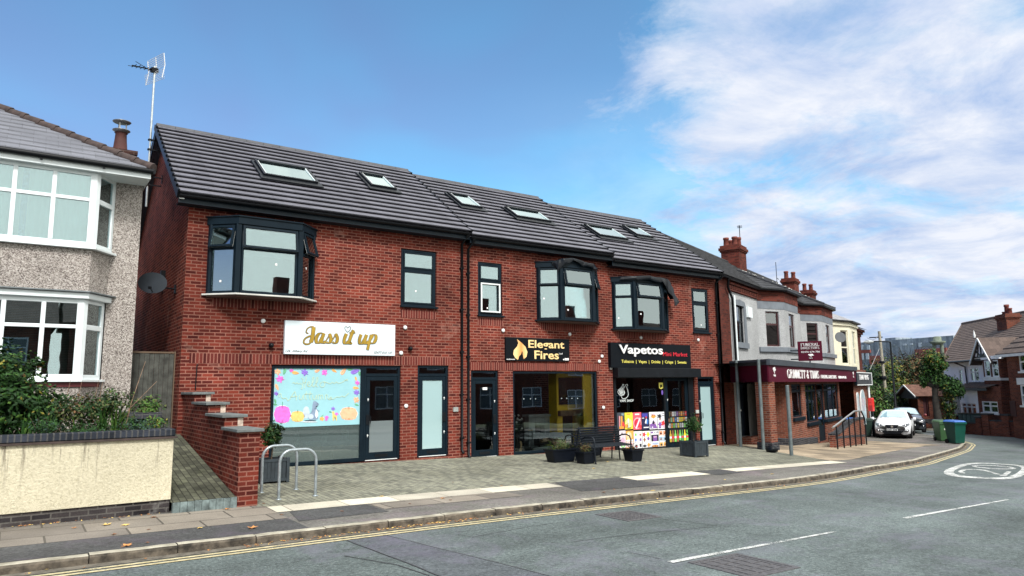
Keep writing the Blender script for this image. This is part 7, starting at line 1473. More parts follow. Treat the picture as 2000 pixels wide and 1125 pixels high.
def treelogo(M, cx, z, k, y, parent):
    g = MB(M)
    for (dx, dz, r_) in ((-.1, .36, .13), (.08, .42, .10), (.12, .28, .13), (-.02, .22, .12)): decal(g, blob(cx+dx*k*1.6, z+dz*k, r_*k*1.7, r_*k*.7, 10, 5, .2), y-.004, 0, .01)
    decal(g, [(cx-.03*k, z), (cx+.06*k, z), (cx+.03*k, z+.25*k), (cx-.0*k, z+.25*k)], y-.004, 0, .01); g.build('tree_emblem', LETW, parent); text('emblem_lettering', 'Dignity', cx-.26*k, cx+.26*k, z-.24*k, z-.06*k, y, LETW, parent, M, ext=.015)
treelogo(MF, S(1511, 725, 0)[0]+.05, 2.24, .45, 0, sign); treelogo(MF, S(1666.5, 735, 0)[0], 2.26, .42, 0, sign)
# projecting sign above the fascia
s0p = S(1583, 700, 0)[0]; pp_ = MF @ Vector((s0p, 0, 0)); MP = Matrix.Translation((pp_.x, pp_.y, 0)) @ Matrix.Rotation(A20-R(90)+R(14), 4, 'Z')
ps_ = thing('projecting_sign', 'square maroon sign standing edge on above the long fascia', 'shop sign', (pp_.x, pp_.y, 2.8))
b_ = MB(MP); b_.box(-.46, .46, -.03, .03, 2.80, 3.60); b_.build('board', MAR, ps_, bevel=.004); b_ = MB(MP); b_.box(-.75, -.46, -.02, .02, 2.85, 2.9); b_.box(-.75, -.46, -.02, .02, 3.2, 3.25); b_.box(-.05, .0, -.02, .02, 2.6, 2.8); b_.build('bracket', FASC, ps_)
serif('name_lettering', 'FUNERAL', -.34, .37, 3.40, 3.52, -.03, MP, ps_, .2); serif('name_lettering', 'DIRECTORS', -.34, .37, 3.28, 3.37, -.03, MP, ps_, .2); text('phone_lettering', '02476 674 786', -.34, .37, 3.13, 3.20, -.03, LETW, ps_, MP, ext=.01); treelogo(MP, .02, 2.95, .28, -.03, ps_)

# ---- cream house with the dark sign, and the brick end beyond it
cb = thing('cream_house', 'cream painted house with a canted bay and slate roof beyond the grey building', 'house', (*WF(22, 1.5), -1), A20)
ca, cf0, cf1 = SE+.1, S(1662, 680, 1.2)[0], S(1676, 680, 1.2)[0]; ceb = cf1+.6; CE = 5.62
g = MB(); pts = [(ca, 2.1), (cf0, 1.2), (cf1, 1.2), (ceb, 2.1)]; wins = []
for i in range(3):
    P, Q = MF @ Vector((*pts[i], 0)), MF @ Vector((*pts[i+1], 0)); ang = math.atan2(Q.y-P.y, Q.x-P.x); l = (Q-P).length; M = Matrix.Translation((P.x, P.y, 0)) @ Matrix.Rotation(ang, 4, 'Z'); g.M = M
    if i == 0:
        a = vpl(1643.5, 680, (P.x, P.y), ang)[0]; c = vpl(1657.5, 680, (P.x, P.y), ang)[0]; z0, z1 = vpl(1650, 712, (P.x, P.y), ang)[1], vpl(1650, 645, (P.x, P.y), ang)[1]
    else: a, c = l*.3, l*.7
    wall_holes(g, 0, l, 2.4, CE, [(a, c, z0, z1)], 0, .12); g.box(-.03, l+.03, -.10, .05, CE-.28, CE-.16); g.box(-.02, l+.02, -.06, .05, CE-.16, CE); wins.append((M, a, c))
g.M = MF; g.quad((ceb, 2.1, -1.6), (ceb+.3, 2.1, -1.6), (ceb+.3, 2.1, CE), (ceb, 2.1, CE)); g.quad((SE+.02, 2.1, 2.4), (ca, 2.1, 2.4), (ca, 2.1, CE), (SE+.02, 2.1, CE)); g.build('wall', CREAMP, cb)
for M, a, c in wins:
    h = MB(M); t_ = .06; h.box(a, a+t_, .05, .1, z0, z1); h.box(c-t_, c, .05, .1, z0, z1); h.box(a+t_, c-t_, .05, .1, z0, z0+.1); h.box(a+t_, c-t_, .05, .1, z1-t_, z1); h.box(a+t_, c-t_, .05, .1, (z0+z1)/2-.04, (z0+z1)/2+.04); o = h.build('window', CREAMP, cb); pane(o, M, a+t_, c-t_, z0+.1, z1-t_, .08, GLD)
    h = MB(M); n = 14; [h.quad((a+(c-a)*k/n, .17+.02*(k % 2), z0), (a+(c-a)*(k+1)/n, .17+.02*((k+1) % 2), z0), (a+(c-a)*(k+1)/n, .17+.02*((k+1) % 2), z1), (a+(c-a)*k/n, .17+.02*(k % 2), z1)) for k in range(n) if abs(k-n/2) > 2]; h.build('curtain', PLAS, o)
r = MB(MF); E_ = [(ca-.2, 1.95), (cf0-.1, .95), (cf1+.1, .95), (ceb+.3, 1.95)]; ap = [(cf0+.2, 3.6, 6.9), (cf1-.3, 3.6, 6.9)]
r.add([(*E_[0], CE+.03), (*E_[1], CE+.03), ap[0], (ca-.2, 3.6, 6.9)], [(0, 1, 2, 3)]); r.add([(*E_[1], CE+.03), (*E_[2], CE+.03), ap[1], ap[0]], [(0, 1, 2, 3)]); r.add([(*E_[2], CE+.03), (*E_[3], CE+.03), (ceb+.3, 3.6, 6.5), ap[1]], [(0, 1, 2, 3)])
r.build('roof', tilemat('grey slates', (.20, .20, .21), .25, .25, .6), cb); r = MB(MF); r.prism(E_+[(ceb+.3, 2.2), (ca-.2, 2.2)], 'z', CE-.05, CE+.02); r.build('gutter', BLK, cb)
p = MF @ Vector((S(1632, 662, 1.3)[0], 1.25, 0)); zd = S(1632, 660, 1.3)[1]; t = thing('satellite_dish', 'grey satellite dish on the cream house', 'satellite dish', (p.x, p.y, zd))
M = Matrix.Translation((p.x-.15, p.y-.3, zd)) @ Matrix.Rotation(R(-40), 4, 'Z') @ Matrix.Rotation(R(78), 4, 'X'); b_ = MB(M); b_.lathe([(0, 0), (.14, .008), (.30, .05)], n=18); b_.lathe([(.3, .052), (.14, .0), (0, -.01)], n=18); b_.build('dish', mt('dish mid grey', (.07, .08, .09), .6), t)
b_ = MB(); b_.tube([(p.x-.15, p.y-.3, zd), (p.x+.4, p.y, zd-.1), (p.x+.7, p.y+.4, zd-.1)], .03, 6); b_.build('arm', BLK, t)
# shop under the cream house
t0, t1 = 16.62, S(1697, 800, .2)[0]
ts = thing('corner_shop', 'narrow brick shop with arched pale windows under the cream house', 'shop', (*WF(t0, .2), -1.2), A20)
b_ = MB(MF); zt_ = 1.95; arc = []
ac, aw = S(1685.5, 800, .2)[0], (S(1690, 800, .2)[0]-S(1681, 800, .2)[0])/2; az0, az1 = S(1686, 830, .2)[1], S(1686, 768, .2)[1]
b_.quad((t0, .2, -1.5), (t1, .2, -1.5), (t1, .2, 2.6), (t0, .2, 2.6)); b_.quad((t1, .2, -1.5), (t1, 8, -1.5), (t1, 8, 2.6), (t1, .2, 2.6)); b_.quad((t0, .2, 2.6), (t1, .2, 2.6), (t1, 2.1, 2.6), (t0, 2.1, 2.6)); b_.build('wall', BROLD, ts)
for k, (cx_, w_) in enumerate(((ac, aw), (S(1676, 800, .2)[0], aw*.35))):
    P = [(cx_-w_, az0), (cx_+w_, az0)]+[(cx_+w_*math.cos(R(a)), az1-w_*.6+w_*.9*math.sin(R(a))) for a in range(0, 181, 20)]
    g = MB(MF); g.prism(P, 'y', .15, .199); o = g.build('arched_window', WHITE, ts); g = MB(MF); g.prism([(cx_+(p[0]-cx_)*.86, az0+(p[1]-az0)*.95+.06) for p in P], 'y', .145, .149); g.build('pane', mt('pale blue glass', (.42, .56, .62), .2, var=.1), o)
b_ = MB(MF); b_.tube([(t1-.1, .12, 1.9), (t1-.06, .12, -1.0)], .06, 8); b_.build('downpipe', UPVC, ts)
e0, e1 = t0+.02, S(1701, 740, .05)[0]; sg = thing('shop_sign', 'dark grey sign with pale capitals at the far end of the terrace', 'shop sign', (*WF(e0, 0), 1.8), A20)
zb0, zb1 = S(1687, 752.5, .0)[1], S(1687, 727, .0)[1]
b_ = MB(MF); b_.box(e0, e1, -.0, .15, zb0, zb1); b_.build('board', mt('dark grey sign', (.045, .048, .055), .5), sg); b_ = MB(MF); b_.box(e0, e1, -.02, -.001, zb1-.05, zb1); b_.box(e0, e1, -.02, -.001, zb0, zb0+.05); b_.box(e1-.12, e1, -.02, -.001, zb0+.05, zb1-.05); b_.build('border', WHITE, sg)
text('name_lettering', 'THAI VING', e0+.6, e1-1.3, zb0+(zb1-zb0)*.42, zb0+(zb1-zb0)*.8, 0, LETW, sg, MF, ext=.02, bold=.01)
re = thing('brick_terrace_end', 'narrow red brick house end with a dark corbelled cornice beyond the cream house', 'house', (*WF(ceb+1, 2), -1.2), A20)
k0, k1 = ceb+.32, S(1683.5, 700, 1.6)[0]; b_ = MB(MF); b_.box(k0, k1, 1.6, 9, -1.6, 5.0); b_.build('wall', BRDK, re); b_ = MB(MF)
for q in range(3): b_.box(k0-.02, k1+.15*q+.1, 1.55-.1*q, 9, 5.0+.16*q, 5.16+.16*q)
b_.build('cornice', BRDK, re); b_ = MB(MF); b_.box(k0, k1+.2, 1.4, 1.58, 2.3, 2.55); b_.build('white_sill', UPVC, re)
b_ = MB(MF); b_.quad((k0-.1, 1.2, 5.5), (k1+.5, 1.2, 5.5), (k1+.5, 5, 6.6), (k0-.1, 5, 6.6)); b_.build('roof', DTILE, re)

# ---- grey posts in front of the building
for k, (pb, pt, lab) in enumerate((((1447, 873), (1436.5, 704), 'tall grey steel post nearest the new shops'), ((1491.5, 879), (1478.5, 702), 'tall grey steel post in front of the brick porch pillar'), ((1546, 890), (1537, 753), 'shorter grey steel post standing alone nearest the road'))):
    p = hit(*pb); d = ray(*pt); t_ = math.hypot(p.x-CAM[0], p.y-CAM[1])/math.hypot(d[0], d[1]); zt = (CAM+t_*d).z; b_ = MB(); r_ = .055; b_.tube([(p.x, p.y, p.z-.05), (p.x, p.y, zt)], r_, 12); b_.lathe([(r_+.004, zt-.02), (r_+.004, zt+.004), (0, zt+.012)], (p.x, p.y, 0), 12)
    tag(b_.build('steel_post', mt('grey steel post', (.13, .16, .165), .5, metal=.2, var=.2, scale=6)), lab, 'post', 'grey steel posts by the shopfront')
p = hit(1508, 884); b_ = MB(); b_.lathe([(.02, 0), (.17, .03), (.2, .1), (.14, .2), (.04, .23), (0, .24)], (p.x, p.y, p.z), 11); tag(b_.build('rubbish_bag', TARP), 'small black rubbish bag at the foot of the brick porch pillar', 'rubbish bag')
# ---- ramp wall and railing
rwall = thing('ramp_wall', 'brick ramp wall with blue brick bands in front of the shopfront', 'wall', (*WF(7.5, -1.05), -.8), A20); NR = -1.02
ra, rb = S(1632, 860, NR)[0], S(1690, 860, NR)[0]; P = [(ra, S(1632, 850, NR)[1]), (S(1640, 846, NR)[0], S(1640, 847, NR)[1]), (S(1668, 822, NR)[0], S(1668, 822, NR)[1]), (rb, S(1668, 822, NR)[1])]
b_ = MB(MF); Q = [(rb, -1.4), (ra, -1.2)]+P; b_.prism(Q, 'y', NR, NR+.22); b_.build('brickwork', BROLD, rwall)
b_ = MB(MF)
for i in range(3): b_.beam((P[i][0], NR+.11, P[i][1]+.03), (P[i+1][0], NR+.11, P[i+1][1]+.03), .28, .07)
b_.build('coping', BLUEB, rwall); b_ = MB(MF); n = 6
for i in range(n): a, c = ra+(rb-ra)*i/n, ra+(rb-ra)*(i+1)/n; za, zc = gF(a, NR)+.33, gF(c, NR)+.33; b_.add([(a, NR-.015, za), (c, NR-.015, zc), (c, NR-.015, zc+.09), (a, NR-.015, za+.09), (a, NR, za), (c, NR, zc), (c, NR, zc+.09), (a, NR, za+.09)], [(0, 1, 2, 3), (3, 2, 6, 7), (0, 4, 5, 1)])
b_.build('blue_band', BLUEB, rwall)
rl_ = thing('handrail', 'black railing with a steel handrail beside the ramp wall', 'railing', (*WF(7, -1.3), -.8), A20); NH = -1.28
hr = [(1626.5, 835), (1634, 829.5), (1668, 803.5), (1681.5, 802), (1688, 816), (1690, 831)]; H_ = [(S(*q, NH)) for q in hr]
b_ = MB(MF); b_.tube([(q[0], NH, q[1]) for q in H_[:4]], .035, 8); b_.build('rail', mt('bright steel rail', (.45, .45, .43), .35, metal=.7, var=.2), rl_); b_ = MB(MF); b_.tube([(q[0], NH, q[1]) for q in H_[3:]], .032, 8); b_.build('return_rail', BLKM, rl_)
def zrail(s):
    return float(np.interp(s, [q[0] for q in H_[:4]], [q[1] for q in H_[:4]]))
for px in (1636, 1649, 1661.5, 1672, 1683, 1693): s = S(px-1.5, 850, NH)[0]; b_ = MB(MF); top = zrail(s) if px < 1690 else S(1692, 817, NH)[1]; b_.tube([(s, NH, gF(s, NH)), (s, NH, top)], .028, 7); b_.build('post', BLKM, rl_)

# ---------------------------------------------------------------- wheelie bins
def wheelie(name_label, loc, rz, body, lid, scale=1.0, logo=False, lidlabel=None):
    t = thing('wheelie_bin', name_label, 'wheelie bin', loc, rz, 'wheelie bins standing out on the footway'); M = Matrix.Translation(loc) @ Matrix.Rotation(rz, 4, 'Z') @ Matrix.Scale(scale, 4)
    g = MB(M); w0_, d0_, w1_, d1_, h = .23, .24, .285, .36, .96
    g.add([(-w0_, -d0_, .03), (w0_, -d0_, .03), (w0_, d0_, .03), (-w0_, d0_, .03), (-w1_, -d1_, h), (w1_, -d1_, h), (w1_, d1_-.02, h), (-w1_, d1_-.02, h)], [(0, 3, 2, 1), (0, 1, 5, 4), (1, 2, 6, 5), (2, 3, 7, 6), (3, 0, 4, 7)]); g.build('body', body, t, bevel=.02)
    g = MB(M); g.box(-w1_-.015, w1_+.015, -d1_-.02, -d1_+.02, h-.09, h); g.box(-w1_-.02, -w1_+.01, -d1_+.02, d1_-.02, h-.08, h); g.box(w1_-.01, w1_+.02, -d1_+.02, d1_-.02, h-.08, h); g.build('rim', body, t)
    g = MB(M); g.add([(-w1_-.02, -d1_-.03, h+.005), (w1_+.02, -d1_-.03, h+.005), (w1_+.02, d1_+.02, h+.005), (-w1_-.02, d1_+.02, h+.005), (-w1_+.05, -d1_+.06, h+.07), (w1_-.05, -d1_+.06, h+.07), (w1_-.05, d1_-.02, h+.085), (-w1_+.05, d1_-.02, h+.085)], [(0, 3, 2, 1), (4, 5, 6, 7), (0, 1, 5, 4), (1, 2, 6, 5), (2, 3, 7, 6), (3, 0, 4, 7)]); lo_ = g.build('lid', lid, t, bevel=.015)
    if lidlabel: lo_['label'] = lidlabel
    g = MB(M); g.tube([(-.2, d1_+.06, h-.03), (.2, d1_+.06, h-.03)], .018, 7); g.beam((-.2, d1_-.03, h-.03), (-.2, d1_+.06, h-.03), .02, .03); g.beam((.2, d1_-.03, h-.03), (.2, d1_+.06, h-.03), .02, .03); g.build('handle', body, t)
    for s_ in (-1, 1): g = MB(M); x = s_*.27; g.lathe([(.1, -.025), (.1, .025)], (x, d0_+.0, .1), 16, axis='x'); g.build('wheel', BLK, t)
    if logo: g = MB(M @ Matrix.Rotation(0, 4, 'Z')); y = -d1_+(.96-.62)*.13-.004; P = blob(.0, .62, .09, .045, 14, 3, .25); g.poly([(p_[0], y-.012-(p_[1]-.62)*.13, p_[1]) for p_ in P][::-1]); g.build('emblem', mt('bin print', (.6, .65, .55), .6, var=0), t)
    return t
BG1 = mt('bin mid green', (.035, .10, .035), .5, var=.12, scale=3); BG2 = mt('bin bottle green', (.004, .065, .045), .4, var=.12, scale=3); BLU = mt('bin blue lid', (.03, .12, .42), .4, var=.15); BDK = mt('bin dark green', (.012, .03, .022), .5)
def azc(p): return math.atan2(p.y-CAM[1], p.x-CAM[0])-R(90)      # rotation whose -y side faces the camera
p = hit(1842, 861.5); z = G(p.x, p.y); wheelie('mid green wheelie bin with a pale emblem, left of the bottle green one', (p.x, p.y, z), azc(p)+R(28), BG1, BG1, 1.0, True)
p = hit(1836, 860); d_ = atr(1835, 850, math.hypot(p.x, p.y-CAM[1])+1.0); wheelie('dark green wheelie bin mostly hidden behind the mid green one', (d_.x, d_.y, G(d_.x, d_.y)), azc(p), BDK, BDK, .98)
p = hit(1868, 866.5); wheelie('large bottle green wheelie bin with a blue lid at the kerb corner', (p.x, p.y, G(p.x, p.y)), azc(p)+R(40), BG2, BLU, 1.08, False, 'worn blue lid')
p = hit(1690.5, 853); wheelie('dark wheelie bin beside the far end of the ramp railing', (p.x, p.y, G(p.x, p.y)), azc(p)+R(25), BDK, BDK, 1.0)
q = WF(S(1670, 840, -.3)[0], -.3); wheelie('blue lidded wheelie bin behind the ramp wall', (q[0], q[1], G(*q)+.12), A20, BDK, BLU, 1.0, False)
# ---------------------------------------------------------------- cars
CARW = mt('white car paint', (.74, .76, .78), .45, var=.02, coat=.25); CARD = mt('dark car paint', (.03, .035, .045), .25, var=.05, coat=1)
WSG = glassmat('car glass', (.35, .42, .45), refl=.22); TYRE = mt('tyre rubber', (.012, .012, .013), .85, var=.2); RIM = mt('alloy', (.45, .46, .48), .3, metal=.8, var=.1); LAMP = glassmat('lamp lens', (.75, .78, .8), refl=.25)
CHR = mt('lamp chrome', (.6, .62, .64), .2, metal=1, var=0)
def car(label, loc, rz, paint, plate, mirror=None):
    t = thing('parked_car', label, 'car', loc, rz, None); M = Matrix.Translation(loc) @ Matrix.Rotation(rz, 4, 'Z')
    # half sections (x, z) from sill to roof centre at stations along y (front = -y)
    st = [(-2.02, [(.30, .30), (.52, .34), (.62, .48), (.60, .60), (.50, .66), (.30, .69), (0, .70)]), (-1.95, [(.52, .22), (.74, .30), (.79, .50), (.76, .64), (.62, .73), (.35, .78), (0, .79)]),
          (-1.70, [(.70, .20), (.83, .28), (.86, .55), (.84, .72), (.68, .83), (.38, .89), (0, .905)]), (-1.25, [(.76, .20), (.84, .28), (.88, .58), (.86, .80), (.70, .92), (.40, .97), (0, .985)]), (-.92, [(.78, .20), (.84, .28), (.87, .58), (.86, .86), (.72, .97), (.42, 1.02), (0, 1.035)]),
          (-.80, [(.78, .20), (.84, .28), (.87, .58), (.86, .88), (.735, 1.01), (.50, 1.06), (0, 1.08)]), (-.05, [(.78, .20), (.84, .28), (.86, .58), (.85, .90), (.60, 1.38), (.38, 1.425), (0, 1.435)]), (.7, [(.78, .20), (.84, .28), (.86, .58), (.85, .92), (.58, 1.40), (.38, 1.44), (0, 1.45)]),
          (1.45, [(.78, .20), (.84, .28), (.86, .60), (.84, .94), (.58, 1.34), (.36, 1.38), (0, 1.39)]), (1.85, [(.74, .22), (.82, .30), (.84, .60), (.80, .92), (.62, 1.06), (.36, 1.10), (0, 1.11)]), (2.02, [(.60, .26), (.72, .32), (.76, .58), (.70, .84), (.50, .92), (.3, .94), (0, .95)])]
    b_ = MB(M); V = []; n = 7
    for y, P in st: V += [(x, y+(.0 if k < 6 else 0)+(.10*(abs(x)/.8)**2 if y < -1.8 else 0), z) for k, (x, z) in enumerate(P)]
    F = []; F2 = []
    for i in range(len(st)-1):
        for k in range(n-1): F.append((i*n+k, (i+1)*n+k, (i+1)*n+k+1, i*n+k+1))
    o = len(V); V2 = V+[(-x, y, z) for x, y, z in V]; FF = [f[::-1] for f in F]+[tuple(o+q for q in f) for f in F]
    FF += [tuple(range(n))+tuple(o+k for k in range(n-1))[::-1], tuple(o+(len(st)-1)*n+k for k in range(n))+tuple((len(st)-1)*n+k for k in range(n-1))[::-1]]
    b_.add(V2, FF, 0, True); bo = b_.build('body', paint, t)
    b_ = MB(M); b_.box(-.76, .76, -1.75, 1.8, .14, .24); b_.build('underbody', TYRE, t)
    def off(p, d=.012): return (p[0], p[1]-d, p[2]+d)
    b_ = MB(M); W = [off(p) for p in ((-.66, -.76, 1.045), (-.3, -.80, 1.085), (.3, -.80, 1.085), (.66, -.76, 1.045), (.53, -.11, 1.375), (.3, -.09, 1.405), (-.3, -.09, 1.405), (-.53, -.11, 1.375))]; b_.add(W, [(0, 1, 6, 7), (1, 2, 5, 6), (2, 3, 4, 5)]); b_.build('windscreen', mt('windscreen', (.26, .42, .50), .06, var=.12, scale=4, spec=1, coat=1), t)
    for s_ in (-1, 1):
        b_ = MB(M); P = [(s_*.845, -.62, .97), (s_*.868, .15, .95), (s_*.868, 1.25, .98), (s_*.70, 1.15, 1.27), (s_*.625, .6, 1.35), (s_*.64, .05, 1.33)]; b_.add([(p[0]+s_*.012, p[1], p[2]) for p in P], [(0, 1, 5), (1, 2, 3, 4, 5)]); b_.build('side_window', mt('side glass', (.04, .06, .08), .06, var=.1, spec=1, coat=1), t)
        b_ = MB(M); P = [(s_*.42, -1.975, .655), (s_*.66, -1.93, .62), (s_*.80, -1.72, .70), (s_*.80, -1.60, .80), (s_*.66, -1.80, .79), (s_*.50, -1.93, .735)]; c_ = (s_*.64, -1.87, .72); Q = [(p[0]+s_*.012, p[1]-.02, p[2]+.008) for p in P]; b_.add(Q+[(c_[0]+s_*.02, c_[1]-.03, c_[2])], [(i, (i+1) % 6, 6) for i in range(6)]); ho = b_.build('headlight', mt('headlight', (.10, .11, .125), .15, var=.35, scale=9, coat=.6), t)
        b_ = MB(M); b_.lathe([(.0, -.03), (.035, -.02), (.05, .0)], (s_*.62, -1.915, .70), 12, axis='y'); b_.build('reflector', CHR, ho)
        b_ = MB(M); P = [(s_*.52, -1.99, .40), (s_*.76, -1.91, .36), (s_*.76, -1.89, .50)]; b_.add([(p[0], p[1]-.035, p[2]) for p in P], [(0, 1, 2)]); b_.lathe([(.0, -.03), (.05, -.02), (.05, .0)], (s_*.68, -1.95, .415), 10, axis='y', m=1); b_.build('fog_recess', [BLK, CHR], t)
        b_ = MB(M); b_.lathe([(.0, -.10), (.07, -.08), (.095, 0), (.08, .06), (0, .07)], (s_*1.02, -.66, 1.0), 12, axis='x'); b_.beam((s_*.86, -.6, .99), (s_*.97, -.6, 1.0), .05, .03); b_.build('door_mirror', mirror or paint, t)
        for y in (-1.25, 1.3):
            b_ = MB(M); b_.lathe([(.2, -.10), (.29, -.10), (.31, -.08), (.31, .08), (.29, .10), (.2, .10)], (s_*.78, y, .31), 22, axis='x'); wo = b_.build('wheel', TYRE, t); b_ = MB(M); b_.lathe([(.2, .08*s_), (.19, .105*s_), (.05, .09*s_), (0, .095*s_)], (s_*.78, y, .31), 14, axis='x'); b_.build('rim', RIM, wo)
            b_ = MB(M); b_.add([(s_*.885, y+.37*math.cos(R(a)), .30+.37*math.sin(R(a))) for a in range(-10, 191, 20)], [tuple(range(11))]); b_.build('wheel_arch', TYRE, t)
    b_ = MB(M); P = [(-.33, .735), (.33, .735), (.25, .60), (.14, .555), (-.14, .555), (-.25, .60)]; b_.add([(x, -2.085+(z-.64)*.18, z) for x, z in P], [tuple(range(6))[::-1]]); b_.build('grille', BLK, t); b_ = MB(M); b_.lathe([(.06, -.02), (.06, 0)], (0, -2.085, .65), 14, axis='y'); b_.build('badge', CHR, t)
    b_ = MB(M); P = [(-.56, .44), (.56, .44), (.40, .27), (-.40, .27)]; b_.add([(x, -2.065, z) for x, z in P], [tuple(range(4))[::-1]]); b_.build('lower_intake', BLK, t)
    b_ = MB(M); b_.box(-.26, .26, -2.085, -2.06, .43, .535); po = b_.build('number_plate', WHITE, t); text('plate_lettering', plate, -.235, .235, .448, .518, -2.085, mt('plate black', (.01, .01, .01), .6, var=0), po, M, ext=.006, bold=.02)
    return t
p = hit(1750, 857); q = atr(1750, 857, math.hypot(p.x, p.y-CAM[1])+1.9); car('white hatchback parked facing the camera beyond the ramp', (q.x, q.y, G(q.x, q.y)+.01), azc(p)+R(-4), CARW, 'KX01 KHB')
q2 = atr(1772, 857, math.hypot(p.x, p.y-CAM[1])+7.6); car('dark car with a red mirror parked behind the white hatchback', (q2.x, q2.y, G(q2.x, q2.y)+.01), azc(p)+R(6), CARD, 'BD12 TKO', mt('red mirror', (.18, .03, .03), .3))
# ---------------------------------------------------------------- red box on its post, person
p = atr(1706, 845, 45); r0 = math.hypot(p.x, p.y-CAM[1]); zt = atr(1703, 777, r0).z; zb = atr(1703, 803, r0).z; t = thing('post_box', 'red box on a dark post beyond the end of the terrace', 'post box', (p.x, p.y, G(p.x, p.y)), azc(p)-R(20)); M = Matrix.Translation((p.x, p.y, 0)) @ Matrix.Rotation(azc(p)-R(20), 4, 'Z')
b_ = MB(M); P = [(-.12, zb), (.12, zb), (.12, zt-.06), (.08, zt), (-.08, zt), (-.12, zt-.06)]; b_.prism(P, 'y', -.13, .13); b_.box(-.08, .08, -.145, -.13, zt-.25, zt-.18); b_.build('body', mt('post box red', (.62, .03, .025), .35, var=.08), t, bevel=.01)
b_ = MB(M); b_.box(-.06, .10, -.14, -.131, zb+.06, zb+.32); b_.build('door', mt('deep red', (.30, .015, .015), .4), t); b_ = MB(M); b_.box(-.05, .07, -.05, .07, G(p.x, p.y)-.05, zb); b_.build('post', BLKM, t)
SKIN = mt('skin', (.42, .24, .17), .6, var=.1); TOP = mt('pale pink top', (.60, .42, .38), .9, var=.1); TRO = mt('black trousers', (.015, .015, .02), .9, var=.2); HAIR = mt('dark hair', (.03, .02, .015), .7)
pp = atr(1703.5, 841, 55); zg = G(pp.x, pp.y)-.1; hgt = atr(1699, 807.5, 58).z-zg; az_ = azc(pp)
t = thing('person', 'person in a pale pink top and black trousers walking beyond the parked bin', 'person', (pp.x, pp.y, zg), az_+R(70)); M = Matrix.Translation((pp.x, pp.y, zg)) @ Matrix.Rotation(az_+R(70), 4, 'Z') @ Matrix.Scale(hgt/1.70, 4)
def skinned(name, nodes, edges, mat, parent, M, sub=1):
    me = bpy.data.meshes.new(name); root = parent
    while root.parent: root = root.parent
    inv = (Matrix.Translation(root.location) @ root.rotation_euler.to_matrix().to_4x4()).inverted(); me.from_pydata([tuple(inv @ M @ Vector(n_[:3])) for n_ in nodes], edges, []); me.materials.append(mat)
    o = bpy.data.objects.new(name, me); COL.objects.link(o); o.parent = parent; sk = o.modifiers.new('skin', 'SKIN'); sc_ = M.to_scale()[0]
    for v, n_ in zip(me.skin_vertices[0].data if me.skin_vertices else [], nodes): v.radius = (n_[3]*sc_, (n_[4] if len(n_) > 4 else n_[3])*sc_)
    if me.skin_vertices: me.skin_vertices[0].data[0].use_root = True
    sb = o.modifiers.new('sub', 'SUBSURF'); sb.levels = sub; sb.render_levels = sub; sk.use_smooth_shade = True; return o
def addskin(me):
    if not me.skin_vertices:
        bm_ = None
nodes = [(0, 0, .95, .14, .11), (0, 0, 1.12, .13, .10), (0, 0, 1.32, .16, .11), (0, 0, 1.43, .09, .08), (0, -.01, 1.50, .055), (0, -.02, 1.58, .085), (0, -.02, 1.66, .07), (.10, 0, .88, .095), (.11, -.14, .52, .065), (.11, -.06, .12, .042), (.11, -.16, .04, .04), (-.10, 0, .88, .095), (-.11, .10, .50, .065), (-.11, .28, .14, .042), (-.11, .22, .04, .04),
         (.19, 0, 1.38, .06), (.23, -.05, 1.12, .045), (.22, -.22, .98, .035), (.22, -.28, .95, .03), (-.19, 0, 1.38, .06), (-.23, .10, 1.13, .045), (-.22, .04, .90, .035), (-.22, .02, .84, .03)]
edges = [(0, 1), (1, 2), (2, 3), (3, 4), (4, 5), (5, 6), (0, 7), (7, 8), (8, 9), (9, 10), (0, 11), (11, 12), (12, 13), (13, 14), (2, 15), (15, 16), (16, 17), (17, 18), (2, 19), (19, 20), (20, 21), (21, 22)]
def skin_obj(name, nodes, edges, mat, parent, M, sub=2):
    import bmesh
    root = parent
    while root.parent: root = root.parent
    inv = (Matrix.Translation(root.location) @ root.rotation_euler.to_matrix().to_4x4()).inverted(); bm_ = bmesh.new(); lay = bm_.verts.layers.skin.verify(); vs_ = []; sc_ = M.to_scale()[0]
    for i, n_ in enumerate(nodes):
        v = bm_.verts.new(inv @ M @ Vector(n_[:3])); v[lay].radius = (n_[3]*sc_, (n_[4] if len(n_) > 4 else n_[3])*sc_); v[lay].use_root = (i == 0); vs_.append(v)
    for a, c in edges: bm_.edges.new((vs_[a], vs_[c]))
    me = bpy.data.meshes.new(name); bm_.to_mesh(me); bm_.free(); me.materials.append(mat); o = bpy.data.objects.new(name, me); COL.objects.link(o); o.parent = parent
    sk = o.modifiers.new('skin', 'SKIN'); sk.use_smooth_shade = True; sb = o.modifiers.new('sub', 'SUBSURF'); sb.levels = sub; sb.render_levels = sub; return o
skin_obj('body', nodes, edges, SKIN, t, M)
g2 = [(x, y, z, r_[0]*1.14, (r_[1] if len(r_) > 1 else r_[0])*1.14) for x, y, z, *r_ in nodes]
skin_obj('trousers', [(0, 0, .98, .165, .13)]+[g2[i] for i in (7, 8, 9, 11, 12, 13)], [(0, 1), (1, 2), (2, 3), (0, 4), (4, 5), (5, 6)], TRO, t, M); skin_obj('top', [(0, 0, 1.0, .17, .135), g2[1], g2[2], (0, 0, 1.43, .09, .08), g2[15], g2[16], g2[17], g2[19], g2[20], g2[21]], [(0, 1), (1, 2), (2, 3), (2, 4), (4, 5), (5, 6), (2, 7), (7, 8), (8, 9)], TOP, t, M)
b_ = MB(M); b_.lathe([(0, 1.50), (.07, 1.50), (.105, 1.58), (.10, 1.67), (.06, 1.73), (0, 1.75)], (0, .025, 0), 12); b_.build('hair', HAIR, t)

